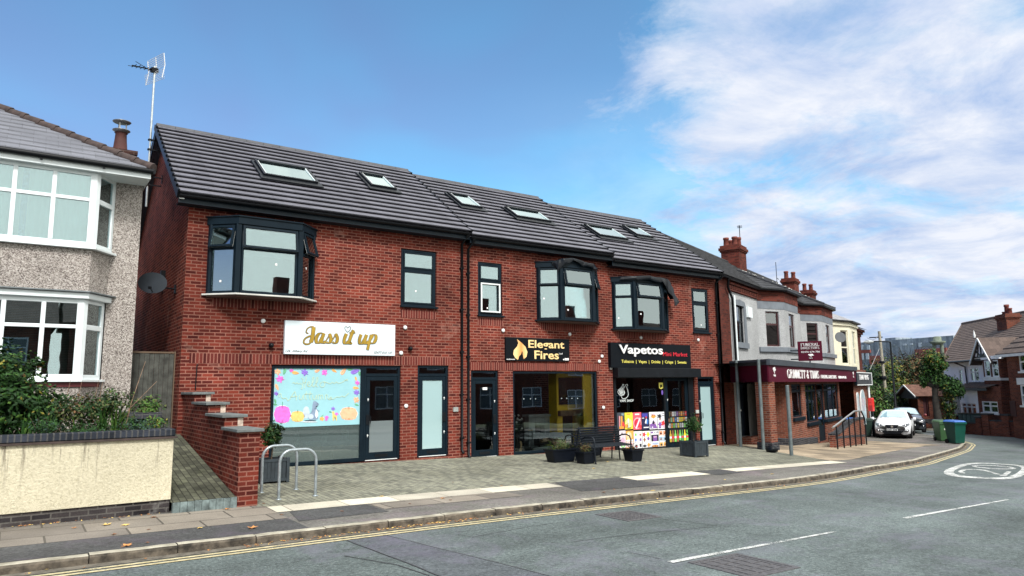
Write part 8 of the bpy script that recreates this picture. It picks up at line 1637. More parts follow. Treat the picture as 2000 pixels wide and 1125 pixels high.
# ---------------------------------------------------------------- houses across the junction
BRH = brickmat('dusky red brick', (.20, .055, .030), (.12, .036, .022), (.16, .10, .08), stain=.25); WREN = mt('white render', (.86, .88, .90), .8, var=.04); RTILE = tilemat('brown clay tile', (.085, .062, .052), .24, .20, .55); WFR = mt('white painted timber', (.72, .74, .72), .5, var=.08); RBR = mt('black gutter', (.02, .018, .018), .5)
AH = R(-135); pH = atr(1912, 833, 55); OH = (pH.x, pH.y); MH = frame(OH, AH); uh = (math.cos(AH), math.sin(AH)); nh = (-uh[1], uh[0]); ZH = G(*OH)-.1+.12
def H(px, py, n=0): return vpl(px, py, (OH[0]+nh[0]*n, OH[1]+nh[1]*n), AH)
def win_h(parent, n, x0, x1, z0, z1, tz, cols=1, fr=None, curtain=True):
    g = MB(MH); t_ = .07; fr = fr or WFR; g.box(x0-.03, x0+t_, n-.03, n+.05, z0, z1); g.box(x1-t_, x1+.03, n-.03, n+.05, z0, z1); g.box(x0+t_, x1-t_, n-.03, n+.05, z0, z0+t_); g.box(x0+t_, x1-t_, n-.03, n+.05, z1-t_, z1)
    if tz: g.box(x0+t_, x1-t_, n-.03, n+.05, tz-.04, tz+.04)
    for k in range(1, cols): x = x0+(x1-x0)*k/cols; g.box(x-.035, x+.035, n-.034, n+.05, z0+t_, z1-t_)
    g.box(x0-.10, x1+.10, n-.12, n+.0, z0-.10, z0-.001); o = g.build('window', fr, parent); pane(o, MH, x0+t_, x1-t_, z0+t_, z1-t_, n+.02, GLD)
    if curtain:
        g = MB(MH); nn_ = 12
        for k in range(nn_): g.quad((x0+t_+(x1-x0-2*t_)*k/nn_, n+.10+.03*(k % 2), z0+t_), (x0+t_+(x1-x0-2*t_)*(k+1)/nn_, n+.10+.03*((k+1) % 2), z0+t_), (x0+t_+(x1-x0-2*t_)*(k+1)/nn_, n+.10+.03*((k+1) % 2), z1-t_), (x0+t_+(x1-x0-2*t_)*k/nn_, n+.10+.03*(k % 2), z1-t_))
        g.build('curtain', CURT, o)
    return o
ho = thing('gabled_house', 'big brick and white rendered house with a steep brown roof at the right edge', 'house', (OH[0], OH[1], ZH), AH)
xL = H(1843, 720)[0]; xW = H(1922, 720)[0]; xB = H(1970, 760)[0]; xR = 14.0; zE = H(1875, 704)[1]
def hh(wins): return [(a, b2, c, d) for a, b2, c, d in wins]
def WH(px0, px1, py0, py1, n=0): a = H(px0, (py0+py1)/2, n)[0]; c = H(px1, (py0+py1)/2, n)[0]; m_ = (px0+px1)/2; return (a, c, H(m_, py1, n)[1], H(m_, py0, n)[1])
uw1 = WH(1895, 1912, 718, 745); uw0 = WH(1873, 1880, 721, 748); 
b_ = MB(MH); wall_holes(b_, xL, xW, H(1880, 757)[1], zE, [uw1, uw0], 0, .1); b_.quad((xL, 0, -1.4), (xL, 9, -1.4), (xL, 9, zE), (xL, 0, zE))
b_.poly([(xL, 0, zE), (xL, 9, zE), (xL+.0, 4.5, zE+.4)]); b_.build('white_wall', WREN, ho)
b_ = MB(MH); zmid = H(1880, 757)[1]; lb_ = WH(1879, 1907, 787, 814, -.9); n1_ = -.9
xa_, xc_ = H(1876, 790, n1_)[0], H(1911, 790, n1_)[0]
wall_holes(b_, xa_, xc_, -1.4, zmid+.1, [lb_], n1_, .1); b_.quad((xa_, n1_, -1.4), (xa_, 0, -1.4), (xa_, 0, zmid+.1), (xa_, n1_, zmid+.1)); b_.quad((xL, -.01, -1.4), (xa_, -.01, -1.4), (xa_, -.01, zmid), (xL, -.01, zmid)); b_.build('ground_floor_wall', WREN, ho)
win_h(ho, .04, *uw1, (uw1[3]*.68+uw1[2]*.32), 2); win_h(ho, .04, *uw0, (uw0[3]*.68+uw0[2]*.32), 1); win_h(ho, n1_+.04, *lb_, lb_[2]+(lb_[3]-lb_[2])*.72, 3)
xb0, xb1 = xc_, H(1957, 790, n1_)[0]; sw_ = WH(1918.5, 1949, 784, 806, n1_); b_ = MB(MH); wall_holes(b_, xb0, xb1, -1.4, zmid+.1, [sw_], n1_, .1); b_.quad((xb1, n1_, -1.4), (xb1, 0, -1.4), (xb1, 0, zmid+.1), (xb1, n1_, zmid+.1)); b_.quad((xb1, 0, -1.4), (xB+.3, 0, -1.4), (xB+.3, 0, zE), (xb1, 0, zE)); b_.quad((xW, 0, zmid), (xb1, 0, zmid), (xb1, 0, zE), (xW, 0, zE)); b_.build('brick_wall', BRH, ho)
win_h(ho, n1_+.04, *sw_, sw_[2]+(sw_[3]-sw_[2])*.6, 2)
b_ = MB(MH); zl0, zl1 = H(1915, 758, n1_-.3)[1], H(1915, 746, 0)[1]; froof(b_, 5, lambda n: xa_-.1, lambda n: xB+.1, n1_-.35, zl0, -.01, max(zl1, zl0+.25)); b_.box(xa_-.1, xB+.1, n1_-.37, n1_-.30, zl0-.16, zl0-.02, 1); b_.build('lean_to_roof', [RTILE, RBR], ho)
# oriel with the little timbered gable
nO = -.55; o0, o1 = H(1920, 720, nO)[0], H(1953, 720, nO)[0]; zo0, zo1 = H(1935, 738, nO)[1], H(1935, 699, nO)[1]; wA = WH(1923, 1934, 704, 736, nO); wB = WH(1938, 1950, 703, 736, nO)
b_ = MB(MH); wall_holes(b_, o0, o1, zo0-1.0, zo1, [wA, wB], nO, .1); b_.quad((o0, 0, zo0-1), (o0, nO, zo0-1), (o0, nO, zo1), (o0, 0, zo1)); b_.quad((o1, nO, zo0-1), (o1, 0, zo0-1), (o1, 0, zo1), (o1, nO, zo1)); oo = b_.build('oriel', BRH, ho); b_ = MB(MH); b_.box(o0-.1, o1+.1, nO-.08, 0, zo0-.16, zo0-.02); b_.build('sill', WFR, oo)
win_h(ho, nO+.03, *wA, (wA[2]+wA[3])/2); win_h(ho, nO+.03, *wB, (wB[2]+wB[3])/2)
gap = H(1914, 662, nO); gl = H(1901, 699, nO); gr = H(1935.5, 699, nO); b_ = MB(MH); b_.poly([(gl[0], nO, zo1), (gr[0], nO, zo1), ((gl[0]+gr[0])/2, nO, gap[1]-.05)]); b_.box(o0-.1, o1+.1, nO-.04, nO+.2, zo1-.08, zo1+.12); b_.build('gable_panel', WREN, ho)
b_ = MB(MH); mx = (gl[0]+gr[0])/2; w_ = gr[0]-gl[0]; zg_ = gap[1]-zo1
for (a, c) in (((mx, zo1+.1), (mx, zo1+zg_*.9)), ((mx, zo1+.1), (mx-w_*.28, zo1+zg_*.38)), ((mx, zo1+.1), (mx+w_*.28, zo1+zg_*.38)), ((mx-w_*.42, zo1+.1), (mx+w_*.42, zo1+.1)), ((mx-w_*.22, zo1+.1), (mx-w_*.12, zo1+zg_*.7)), ((mx+w_*.22, zo1+.1), (mx+w_*.12, zo1+zg_*.7))): b_.beam((a[0], nO-.02, a[1]), (c[0], nO-.02, c[1]), .06, .09)
b_.build('timbering', RBR, ho)
b_ = MB(MH); ap_ = gap[1]+.08
for s_, e in ((-1, gl[0]-.25), (1, gr[0]+.25)):
    P = [(e, nO-.14, zo1-.28), (mx, nO-.14, ap_), (mx, 3.2, ap_), (e, 3.2, zo1-.28)]; b_.add(P, [(0, 1, 2, 3) if s_ < 0 else (3, 2, 1, 0)])
    b_.add([(p_[0], p_[1], p_[2]-.10) for p_ in P], [(0, 1, 2, 3)])
b_.build('dormer_roof', RTILE, ho); b_ = MB(MH)
for e in (gl[0]-.25, gr[0]+.25): b_.beam((e, nO-.16, zo1-.33), (mx, nO-.16, ap_-.06), .05, .10)
b_.lathe([(.05, 0), (.08, .15), (.02, .4), (0, .5)], (mx, nO-.3, ap_), 8); b_.build('bargeboard', WFR, ho)
# main roof
rzl = H(1879.5, 632.4, 4.5); xv = H(1840, 706, -.4)[0]; nr = 4.6; zr_ = H(1915, 626, nr)[1]; xrl = H(1879.5, 632, nr)[0]
b_ = MB(MH); K = 22; z0_ = zE-.05
for k in range(K):
    a, c = k/K, (k+1)/K; na, nc = -.45+(nr+.45)*a, -.45+(nr+.45)*c; za, zc = z0_+(zr_-z0_)*a, z0_+(zr_-z0_)*c; xa2, xc2 = xv+(xrl-xv)*a, xv+(xrl-xv)*c
    b_.quad((xa2, na, za+.03), (xR+6, na, za+.03), (xR+6, nc, zc), (xc2, nc, zc)); b_.quad((xa2, na, za-.01), (xR+6, na, za-.01), (xR+6, na, za+.03), (xa2, na, za+.03))
b_.quad((xR+6, 2*nr+.4, z0_), (xv, 2*nr+.4, z0_), (xrl, nr, zr_), (xR+6, nr, zr_)); b_.add([(xv, -.45, z0_), (xrl, nr, zr_), (xv, 2*nr+.4, z0_)], [(0, 1, 2)]); b_.build('roof', RTILE, ho)
b_ = MB(MH); b_.tube([(xrl, nr, zr_), (xR+6, nr, zr_)], .12, 6); b_.tube([(xv, -.45, z0_), (xrl, nr, zr_)], .06, 6); b_.build('ridge_tiles', RTILE, ho); b_ = MB(MH); b_.tube([(xv, -.5, z0_-.05), (xB+.2, -.5, z0_-.05)], .07, 6); dpx = H(1885, 720, -.1)[0]; b_.tube([(dpx-.5, -.5, z0_-.1), (dpx, -.1, z0_-.4), (dpx+.05, -.08, zmid)], .055, 6); b_.build('gutter', RBR, ho)
cs_ = H(1970, 640, nr-.3); chz = H(1969, 614, nr-.3)[1]; NCH = 3.0; cs_ = H(1969, 630, NCH); chz = H(1969, 613.5, NCH)[1]; chimney(ho, MH, cs_[0], NCH, 1.3, .8, zr_-2.4, chz, [(-.35, 0, .2), (.0, 0, .65), (.35, 0, .38)], BRH)
# projecting brick wing at the frame edge
nWg = -1.0; x0_ = H(1970, 740, nWg)[0]; wu = WH(1991, 2010, 688, 725, nWg); wl = WH(1995, 2012, 752, 792, nWg); zW = H(1985, 692, nWg)[1]
b_ = MB(MH); wall_holes(b_, x0_, xR+5, -1.4, zW, [wu, wl], nWg, .1); b_.quad((x0_, nWg, -1.4), (x0_, nWg, zW), (x0_, 0, zW), (x0_, 0, -1.4)); b_.build('wing_wall', BRH, ho); win_h(ho, nWg+.03, *wu, (wu[2]+wu[3])/2); win_h(ho, nWg+.03, *wl, (wl[2]+wl[3])/2)
b_ = MB(MH); b_.box(wl[0]-.25, wl[1]+.25, nWg-.05, nWg-.001, wl[3]+.02, wl[3]+.38); b_.build('lintel', WFR, ho)
b_ = MB(MH); froof(b_, 10, lambda n: x0_-.35+(n+1.4)*.0, lambda n: xR+5, nWg-.4, zW+.02, 3.0, zW+3.2); b_.build('wing_roof', RTILE, ho); b_ = MB(MH); b_.box(x0_-.35, xR+5, nWg-.46, nWg-.40, zW-.12, zW+.02); b_.build('wing_fascia', WFR, ho)
nn2 = WH(1968, 1975, 701, 732, 0); win_h(ho, .0, nn2[0], nn2[1], nn2[2], nn2[3], (nn2[2]+nn2[3])/2)
b_ = MB(MH); dd = WH(1974, 1985, 783, 813, nWg); b_.box(dd[0], dd[1], nWg-.03, nWg-.001, dd[2], dd[3]); b_.build('door', MARF, ho)

# garden wall, hedge planters, metal fence
def span(pxa, pya, ra_, pxb, pyb, rb_): return atr(pxa, pya, ra_), atr(pxb, pyb, rb_)
def wallrun(name, label, a, c, hgt, mat, capm, piers=()):
    ang = math.atan2(c.y-a.y, c.x-a.x); l = math.hypot(c.x-a.x, c.y-a.y); z0 = -1.15; M = Matrix.Translation((a.x, a.y, z0)) @ Matrix.Rotation(ang, 4, 'Z'); t = thing(name, label, 'garden wall', (a.x, a.y, z0), ang)
    g = MB(M); g.box(0, l, -.12, .12, -.2, hgt); g.build('brickwork', mat, t); g = MB(M); g.box(-.02, l+.02, -.15, .15, hgt+.002, hgt+.08); g.build('coping', capm, t)
    for k in piers: g = MB(M); g.box(l*k-.2, l*k+.2, -.2, .2, -.2, hgt+.35); g.box(l*k-.25, l*k+.25, -.25, .25, hgt+.352, hgt+.44, 1); g.build('pier', [mat, capm], t)
    return t
a, c = span(1871, 832, 52, 1921, 833, 50.5); wallrun('garden_wall', 'low brick garden wall in front of the white rendered house', a, c, .55, BRH, DTILE, (.02, .93)); a, c = span(1928, 834, 50.2, 2030, 837, 48.5); wallrun('garden_wall', 'long brick garden wall with piers at the right edge', a, c, .75, BRH, DTILE, (.02, .42))
a, c = atr(1879, 826, 51.4), atr(1911, 826, 50.9); t = thing('recycling_bins', 'row of dark bins standing behind the low garden wall', 'bins', (a.x, a.y, -1.0)); b_ = MB()
for k in range(4): p = a.lerp(c, (k+.5)/4); b_ = MB(Matrix.Translation((p.x, p.y, -1.05)) @ Matrix.Rotation(azc(p), 4, 'Z')); b_.box(-.27, .27, .15, .6, 0, 1.0); b_.box(-.28, .28, .1, .62, 1.0, 1.06, 1); b_.build('bin', [mt('bin teal', (.01, .04, .04), .5), BLK], t, bevel=.03)
hs2 = atr(1862, 812, 56); a, c = atr(1867, 815, 54), atr(1877, 815, 53.5)
t = thing('corrugated_fence', 'narrow grey upright metal fence between the lodge and the white house', 'fence', (a.x, a.y, -1.1)); b_ = MB()
for k in range(9): p = a.lerp(c, k/9); q = a.lerp(c, (k+.6)/9); b_.beam((p.x, p.y, -1.1), (p.x, p.y, 1.05), .06, .03)
b_.beam((a.x, a.y, .7), (c.x, c.y, .7), .04, .06); b_.build('slats', mt('grey slats', (.28, .31, .33), .6, var=.2), t)

# little brick lodge: gable end to the left, front slope towards us
RL = 56; AL = R(-43); pL = atr(1799, 832, RL); OL = (pL.x, pL.y); ML = frame(OL, AL); ul = (math.cos(AL), math.sin(AL)); nl = (-ul[1], ul[0])
def Lo(px, py, n=0): return vpl(px, py, (OL[0]+nl[0]*n, OL[1]+nl[1]*n), AL)
lt = thing('brick_lodge', 'small brick lodge with a clay tiled gable roof behind the pollarded tree', 'lodge', (OL[0], OL[1], -1.2), AL)
e1 = Lo(1866, 773)[0]; zE_ = Lo(1815, 773)[1]; DL = 3.0; zR = Lo(1800, 751, DL/2)[1]
dr_ = (Lo(1804, 800)[0], Lo(1815, 800)[0], Lo(1810, 813)[1], Lo(1810, 777)[1]); wn_ = (Lo(1844, 790)[0], Lo(1855, 790)[0], Lo(1850, 797)[1], Lo(1850, 777)[1])
b_ = MB(ML); wall_holes(b_, 0, e1-.2, -1.4, zE_-.02, [dr_, wn_], 0, .12); b_.quad((e1-.2, 0, -1.4), (e1-.2, DL, -1.4), (e1-.2, DL, zE_), (e1-.2, 0, zE_)); b_.quad((.5, DL, -1.4), (.5, 0, -1.4), (.5, 0, zE_), (.5, DL, zE_)); b_.quad((0, .35, -1.4), (0, 0, -1.4), (0, 0, zE_), (0, .35, zE_)); b_.build('wall', BRH, lt)
b_ = MB(ML); K = 10; xa3 = -.3
for s_ in (0, 1):
    for k in range(K):
        f = lambda t_: ((-.3+(DL/2+.3)*t_) if s_ == 0 else (DL+.3-(DL/2+.3)*t_)); za, zc = zE_+(zR-zE_)*k/K, zE_+(zR-zE_)*(k+1)/K
        b_.quad((xa3, f(k/K), za+.03), (e1, f(k/K), za+.03), (e1, f((k+1)/K), zc), (xa3, f((k+1)/K), zc)); b_.quad((xa3, f(k/K), za-.02), (e1, f(k/K), za-.02), (e1, f(k/K), za+.03), (xa3, f(k/K), za+.03))
b_.build('roof', mt('orange clay tile', (.14, .062, .042), .85, var=.35, scale=4, col2=(.20, .10, .07)), lt)
b_ = MB(ML); [b_.beam((xa3-.03, y_, zE_-.05), (xa3-.03, DL/2, zR-.03), .05, .08) for y_ in (-.3, DL+.3)]; b_.build('bargeboard', WFR, lt)
b_ = MB(ML); b_.poly([(-.05, 0, zE_), (-.05, DL, zE_), (-.05, DL/2, zR-.12)]); b_.box(-.10, -.02, -.05, DL+.05, zE_-.2, zE_); b_.build('gable_boarding', mt('dark boarding', (.06, .06, .055), .8), lt); b_ = MB(ML); b_.box(-.08, .02, DL-.1, DL, -1.3, zE_-.2); b_.box(-.1, .02, -.1, 0, -1.3, zE_-.2); b_.build('porch_posts', BRH, lt)
b_ = MB(ML); b_.box(dr_[0], dr_[1], .08, .12, dr_[2], dr_[3]); b_.build('door', MARF, lt); b_ = MB(ML); b_.box(wn_[0], wn_[1], .06, .1, wn_[2], wn_[2]+.08); b_.box(wn_[0], wn_[1], .06, .1, wn_[3]-.08, wn_[3]); b_.box(wn_[0], wn_[0]+.08, .06, .1, wn_[2]+.08, wn_[3]-.08); b_.box(wn_[1]-.08, wn_[1], .06, .1, wn_[2]+.08, wn_[3]-.08); b_.box(wn_[0]+.08, wn_[1]-.08, .06, .1, (wn_[2]+wn_[3])/2, (wn_[2]+wn_[3])/2+.06); o = b_.build('window', WFR, lt); pane(o, ML, wn_[0]+.08, wn_[1]-.08, wn_[2]+.08, wn_[3]-.08, .09, GLD)
b_ = MB(ML); [b_.box(dr_[0]-.1, dr_[1]+.5, -.35*(k+1), -.01-.35*k, -1.4, dr_[2]-.18*(k+1)) for k in range(4)]; b_.box(dr_[0]-.6, dr_[0]-.14, -1.4, -.02, -1.4, dr_[2]-.45, 1); b_.build('steps', [mt('dark stone steps', (.05, .05, .05), .9), BRH], lt); b_ = MB(ML); b_.tube([(dr_[1]+.5, -1.4, -1.1), (dr_[1]+.5, -1.4, .1), (dr_[1]+.5, -.1, .9)], .03, 6); b_.build('handrail', BLKM, lt)

# ---------------------------------------------------------------- pole, lamp, far block, tower
p = atr(1729, 812, 60); r0 = 60; zt = atr(1717, 647, r0).z; pt_ = atr(1717, 647, r0); z0 = G(p.x, p.y)-.3
t = thing('telegraph_pole', 'grey wooden telegraph pole rising out of the trees', 'telegraph pole', (pt_.x, pt_.y, z0)); WD = mt('weathered pole wood', (.30, .28, .22), .9, var=.3, scale=8)
b_ = MB(); b_.tube([(pt_.x+.1, pt_.y-.1, z0), (pt_.x, pt_.y, zt)], [.13, .10], 10); b_.build('shaft', WD, t); b_ = MB(); zz_ = zt-.45
uL = Vector((math.cos(azc(pt_)), math.sin(azc(pt_)), 0))
for (dz, l) in ((0, .7), ): b_.beam(tuple(Vector((pt_.x, pt_.y, zz_))-uL*l), tuple(Vector((pt_.x, pt_.y, zz_))+uL*.2), .06, .08)
b_.lathe([(.22, 0), (.26, .1), (.22, .25)], (pt_.x, pt_.y, zt-3.6), 10); b_.lathe([(.2, 0), (.22, .08), (.2, .16)], (pt_.x, pt_.y, zt-2.4), 10); b_.build('fittings', BLKM, t)
p = atr(1749, 790, 52); pt_ = atr(1737, 668, 52); z0 = G(p.x, p.y)-.1; t = thing('street_lamp', 'tall black street lamp with a short arm above the white car', 'street lamp', (p.x, p.y, z0))
b_ = MB(); b_.tube([(p.x, p.y, z0), (p.x, p.y, z0+1.6), (p.x, p.y, z0+1.65), (p.x, p.y, pt_.z)], [.11, .11, .075, .05], 10); b_.build('column', BLKM, t); uL = Vector((math.cos(azc(p)), math.sin(azc(p)), 0)); ph_ = Vector((p.x, p.y, pt_.z))
b_ = MB(); b_.tube([tuple(ph_), tuple(ph_-uL*.75+Vector((0, 0, .08))), tuple(ph_-uL*1.1+Vector((0, 0, .08)))], .035, 7); b_.build('arm', BLKM, t); hd = ph_-uL*1.25+Vector((0, 0, .05)); b_ = MB(); b_.tube([tuple(hd+uL*.3), tuple(hd), tuple(hd-uL*.3)], [.06, .13, .05], 8); b_.build('lantern', mt('lamp grey', (.42, .45, .46), .5), t)
# wires
pw = atr(1717, 652, 60); WI = mt('wire', (.12, .12, .13), .6, var=0)
for k, (q, w_, lab) in enumerate(((atr(1694, 660, 42), .012, 'thin wire from the pole to the terrace roofs'), (atr(1699, 722, 58), .012, 'pale stay wire slanting down from the telegraph pole'), (atr(1690, 664, 50), .012, 'thin second wire from the pole to the left'))):
    a = pw if k != 1 else atr(1718, 680, 60); P = [tuple(a.lerp(q, i/8)-Vector((0, 0, .25*math.sin(math.pi*i/8) if k != 1 else 0))) for i in range(9)]; b_ = MB(); b_.tube(P, w_, 5); tag(b_.build('overhead_wire', WI if k != 1 else mt('stay wire', (.5, .5, .5), .5, metal=.5)), lab, 'wire')
a, c = atr(1640, 668, 190), atr(1862, 660, 170); ang = math.atan2(c.y-a.y, c.x-a.x); l = math.hypot(c.x-a.x, c.y-a.y); MK = Matrix.Translation((a.x, a.y, 0)) @ Matrix.Rotation(ang, 4, 'Z'); zt = (a.z+c.z)/2
t = thing('apartment_block', 'long grey clad block with red brick bands far behind the trees', 'building', (a.x, a.y, -1), ang); CL = brickmat('grey cladding', (.36, .42, .46), (.29, .35, .40), (.19, .23, .27), bw=.6, rh=30, ms=.03, off=0)  # cladding lightened: the haze of distance is put into its colour
def KB(px, py): return vpl(px, py, (a.x, a.y), ang)
b_ = MB(MK); b_.box(0, l, 0, 14, -1.5, zt); x0_, z0_ = KB(1722, 664); x1_, z1_ = KB(1742, 659); b_.box(x0_, x1_, 1, 6, zt, z1_); b_.build('wall', CL, t)
for (p0, p1, q0_, q1_, dpt) in ((1682, 1701, 683, 690, .3), (1700, 1724, 694, 712, .3), (1790, 1850, 679, 700, .3), (1640, 1682, 683, 730, .3)):
    (xa4, z4), (xb4, z5) = KB(p0, q1_), KB(p1, q0_); b_ = MB(MK); b_.box(xa4, xb4, -dpt, -.001, z4, z5); b_.build('brick_band', mt('far red brick', (.30, .09, .07), .9), t)
for (p0, p1, q0_, q1_) in ((1684, 1688, 674, 683), (1696, 1701, 674, 683), (1683, 1689, 690, 703), (1694, 1699, 690, 702), (1742, 1750, 672, 676), (1766, 1772, 671, 675), (1780, 1785, 670, 674), (1797, 1802, 669, 678), (1814, 1822, 668, 677), (1688, 1696, 676, 683), (1803, 1813, 670, 677)):
    (xa4, z4), (xb4, z5) = KB(p0, q1_), KB(p1, q0_); b_ = MB(MK); b_.box(xa4, xb4, -.42, -.301, z4, z5); b_.build('window', mt('far window', (.42, .50, .56) if p1-p0 < 8 else (.14, .19, .23), .2, var=0), t)
p = atr(1833, 690, 75); zt = atr(1833, 657, 75).z; t = thing('brick_flue', 'greenish twin flue with a round cap above the trees', 'flue', (p.x, p.y, -1)); uL = Vector((math.cos(azc(p)), math.sin(azc(p)), 0)); GM = mt('mossy concrete', (.14, .17, .13), .9, var=.3)
b_ = MB(); [b_.tube([tuple(Vector((p.x, p.y, -1))+uL*s_), tuple(Vector((p.x, p.y, zt-.7))+uL*s_)], .16, 8) for s_ in (-.3, .3)]; b_.build('pipes', GM, t); b_ = MB(); b_.lathe([(.3, -.75), (.62, -.6), (.66, -.45), (.35, -.4), (.33, -.05), (.2, 0), (0, 0)], (p.x, p.y, zt), 14); b_.build('cap', GM, t)
# ---------------------------------------------------------------- trees beyond the junction
BARK = mt('dark bark', (.030, .027, .022), .95, var=.35, scale=6, bump=.6, bscale=14)
def tree(label, px, pyt, pyb, r_, w_, n, mats, wts, seed, size=.3, cat='tree', trunk=.12, bare=False, group=None, hollow=.2, name='tree'):
    base = atr(px, pyb, r_); top = atr(px, pyt, r_); z0 = G(base.x, base.y)-.1; x, y = base.x, base.y; h = top.z-z0; t = thing(name, label, cat, (x, y, z0), 0, group)
    b_ = MB(); b_.tube([(x, y, z0-.1), (x+.1, y, z0+h*.4), (x-.1, y+.1, z0+h*.85)], [trunk*1.4, trunk, trunk*.3], 8); rr = random.Random(seed)
    for k in range(14 if not bare else 60):
        q = rr.uniform(.25, .8); a = rr.uniform(0, 6.28); L_ = w_*rr.uniform(.5, 1); b_.tube([(x, y, z0+h*q), (x+math.cos(a)*L_*.5, y+math.sin(a)*L_*.5, z0+h*(q+.1)), (x+math.cos(a)*L_, y+math.sin(a)*L_, z0+h*min(1.02, q+.26))], [trunk*.4, trunk*.22, .012], 5)
    b_.build('trunk', BARK, t); b_ = MB(); cl = 7
    for k in range(cl):
        a = rr.uniform(0, 6.28); q = rr.uniform(.3, .82); rad = w_*rr.uniform(.45, .7); ox = math.cos(a)*(w_-rad)*.9; oy = math.sin(a)*(w_-rad)*.9; leafcloud(b_, (x+ox, y+oy, z0+h*q), (rad, rad, h*rr.uniform(.15, .24)), n//cl, size, seed*10+k, len(mats), wts, hollow=hollow, lump=.5)
    b_.build('crown', [LF[m_] for m_ in mats], t); return t
TR = [('dark evergreen tree just past the cream house', 1700, 705, 840, 60, 1.6, 2600, ('dark', 'mid', 'blue'), (6, 3, 2)), ('green tree behind the foot of the telegraph pole', 1718, 712, 835, 66, 1.8, 2600, ('mid', 'dark', 'olive'), (4, 4, 3)), ('yellow spotted tree between the pole and the lamp', 1738, 694, 835, 68, 1.7, 2400, ('olive', 'yel', 'mid', 'light'), (4, 3, 3, 2)),
      ('brownish half bare tree right of the street lamp', 1762, 686, 835, 70, 2.1, 2000, ('olive', 'rust', 'dark'), (5, 2, 4)), ('tall thin leaved dark tree in the middle of the wood', 1783, 680, 835, 76, 2.3, 2200, ('dark', 'olive', 'rust'), (5, 4, 1)), ('reddish thinning tree left of the pollarded tree', 1806, 686, 835, 74, 1.9, 1700, ('olive', 'rust', 'dark'), (4, 3, 3)), ('green bushy tree low behind the post box', 1706, 750, 845, 56, 1.5, 1800, ('mid', 'light', 'olive'), (4, 2, 3)), ('pale flowering looking bush under the yellow spotted tree', 1732, 745, 845, 60, 1.7, 1900, ('olive', 'light', 'yel', 'mid'), (4, 3, 1, 3)),
      ('dark tree behind the lodge roof', 1822, 700, 835, 78, 2.0, 1800, ('dark', 'olive', 'mid'), (5, 3, 2))]
for k, (lab, px, pyt, pyb, r_, w_, n, mats, wts) in enumerate(TR): tree(lab, px, pyt, pyb, r_, w_, n, mats, wts, 60+k, size=.26, bare=(k in (3, 4, 5)), group='trees beyond the junction')
hd_ = thing('hedge', 'long dark hedge behind the parked cars', 'hedge', tuple(atr(1745, 830, 59))); b_ = MB(); a, c = atr(1690, 800, 56), atr(1800, 800, 61)
for k in range(12): p = a.lerp(c, k/11); leafcloud(b_, (p.x, p.y, .0+.3*math.sin(k*2.1)), (.75, .8, 1.25), 520, .20, 90+k, 3, (7, 2, 1), hollow=.3)
b_.build('foliage', [LF['dark'], LF['blue'], LF['mid']], hd_); b_ = MB(); [b_.tube([tuple(a.lerp(c, k/11)+Vector((0, 0, -2.2-a.z*0))), (a.lerp(c, k/11).x, a.lerp(c, k/11).y, .6)], .05, 5) for k in range(12)]; b_.build('stems', BARK, hd_)
# pollarded street tree
rp2 = 51; base = atr(1836, 836, rp2); x, y = base.x, base.y; z0 = G(x, y)-.05; zf_ = lambda py: atr(1838, py, rp2).z; uL = Vector((math.cos(azc(base)), math.sin(azc(base)), 0)); mpp = rp2*math.cos(R(31))/1380*1.02
def at_(px, py, dy=0): q = Vector((x, y, 0))+uL*((px-1836+(836-py)*.085)*mpp); return (q.x, q.y+dy, zf_(py))
t = thing('pollarded_tree', 'pollarded street tree with ivy and regrown leafy heads', 'tree', (x, y, z0)); b_ = MB(); b_.tube([(x, y, z0-.1), at_(1829, 790), at_(1827, 760), at_(1826, 735)], [.27, .19, .17, .2], 14)
for (px, py) in ((1812, 708), (1826, 694), (1840, 715), (1862, 752), (1806, 738), (1840, 745)): b_.tube([at_(1827, 752), at_((1829+px)/2, (745+py)/2+4, .2), at_(px, py, random.uniform(-.4, .4))], [.26, .17, .05], 8)
b_.build('trunk', BARK, t); b_ = MB(); k = 0
for (px, py, rx, rz, n) in ((1824, 701, 22, 17, 1900), (1814, 720, 16, 15, 1000), (1838, 712, 13, 14, 800), (1808, 742, 10, 13, 600), (1856, 756, 17, 18, 1900), (1843, 748, 15, 15, 1200), (1868, 764, 9, 10, 420), (1827, 736, 16, 14, 1000)):
    c3_ = at_(px, py); up = py < 720; leafcloud(b_, c3_, (rx*mpp, rx*mpp*.8, rz*mpp), n, .17, 120+k, 5, (3, 4, 2.5, 2.0 if up else .2, .3) if up else (6, 5, 1, .1, .1), hollow=.15, lump=.5); k += 1
b_.build('crown', [LF['dark'], LF['mid'], LF['light'], LF['yel'], LF['rust']], t); b_ = MB()
for (px, py, rx, rz, n) in ((1843, 790, 8, 18, 700), (1843, 815, 8, 12, 400), (1845, 770, 8, 12, 350)): leafcloud(b_, at_(px, py, -.2), (rx*mpp, .5, rz*mpp), n, .13, 140+k, 4, (3, 3, 2, 1.2)); k += 1
b_.build('ivy', [LF['dark'], LF['mid'], LF['olive'], LF['yel']], t)
a = atr(1680, 838, 58)
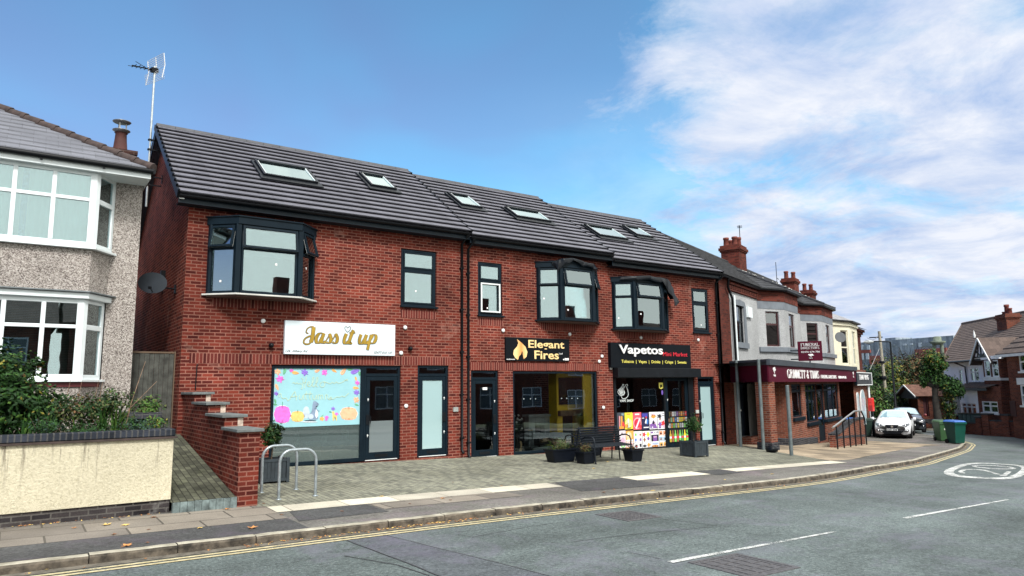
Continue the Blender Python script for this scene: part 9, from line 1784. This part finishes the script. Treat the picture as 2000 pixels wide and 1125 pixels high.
# ---------------------------------------------------------------- houses across the road behind the photographer (they show in the shop glass)
proto = None
for k in range(12):
    X = -6+k*8.2
    if proto is None:
        t = thing('semi_detached_house', 'brick house with white windows across the road, reflected in the shop glass', 'house', (X, -27, -.2), 0, 'houses across the road behind the camera'); proto = t; Mx = Matrix.Translation((X, -27, -.2)); Y = 0
        b_ = MB(Mx); hl = [(.8, 2.6, .8, 2.3), (4.6, 6.4, .8, 2.3), (.9, 2.5, 3.4, 4.8), (4.7, 6.3, 3.4, 4.8), (3.1, 4.1, 0, 2.1)]
        MXf = Mx @ Matrix.Rotation(R(180), 4, 'Z') @ Matrix.Translation((-7.4, 0, 0)); b_.M = MXf; wall_holes(b_, 0, 7.4, -.3, 5.6, hl, 0, .12); b_.quad((0, 8, -.3), (0, 0, -.3), (0, 0, 5.6), (0, 8, 5.6)); b_.quad((7.4, 0, -.3), (7.4, 8, -.3), (7.4, 8, 5.6), (7.4, 0, 5.6)); b_.build('wall', BRH, t)
        b_ = MB(MXf); b_.quad((-.3, -.4, 5.5), (7.7, -.4, 5.5), (7.7, 4, 8.4), (-.3, 4, 8.4)); b_.quad((7.7, 8.4, 5.5), (-.3, 8.4, 5.5), (-.3, 4, 8.4), (7.7, 4, 8.4)); b_.add([(-.3, -.4, 5.5), (-.3, 4, 8.4), (-.3, 8.4, 5.5)], [(0, 1, 2)]); b_.add([(7.7, -.4, 5.5), (7.7, 4, 8.4), (7.7, 8.4, 5.5)], [(0, 1, 2)]); b_.build('roof', RTILE, t)
        for (a_, c_, z0_, z1_) in hl[:4]:
            b_ = MB(MXf); [b_.box(q, q+.07, .02, .1, z0_, z1_) for q in (a_, (a_+c_)/2-.035, c_-.07)]; [b_.box(a_, c_, .021, .099, q, q+.07) for q in (z0_, z0_+(z1_-z0_)*.62, z1_-.07)]; o = b_.build('window', UPVC, t); b_ = MB(MXf); b_.box(a_, c_, .06, .065, z0_, z1_); b_.build('pane', mt('dim curtained glass', (.12, .15, .16), .1), o)
        b_ = MB(MXf); b_.box(3.1, 4.1, .06, .1, 0, 2.1); b_.build('door', MARF, t); b_ = MB(MXf); b_.box(3.3, 4.1, 3.6, 4.4, 7.5, 9.4); ch_ = b_.build('chimney', BRDK, t)
    else: o = copy_tree(proto); o.location = (X, -27, -.2+gx(X)*.5)
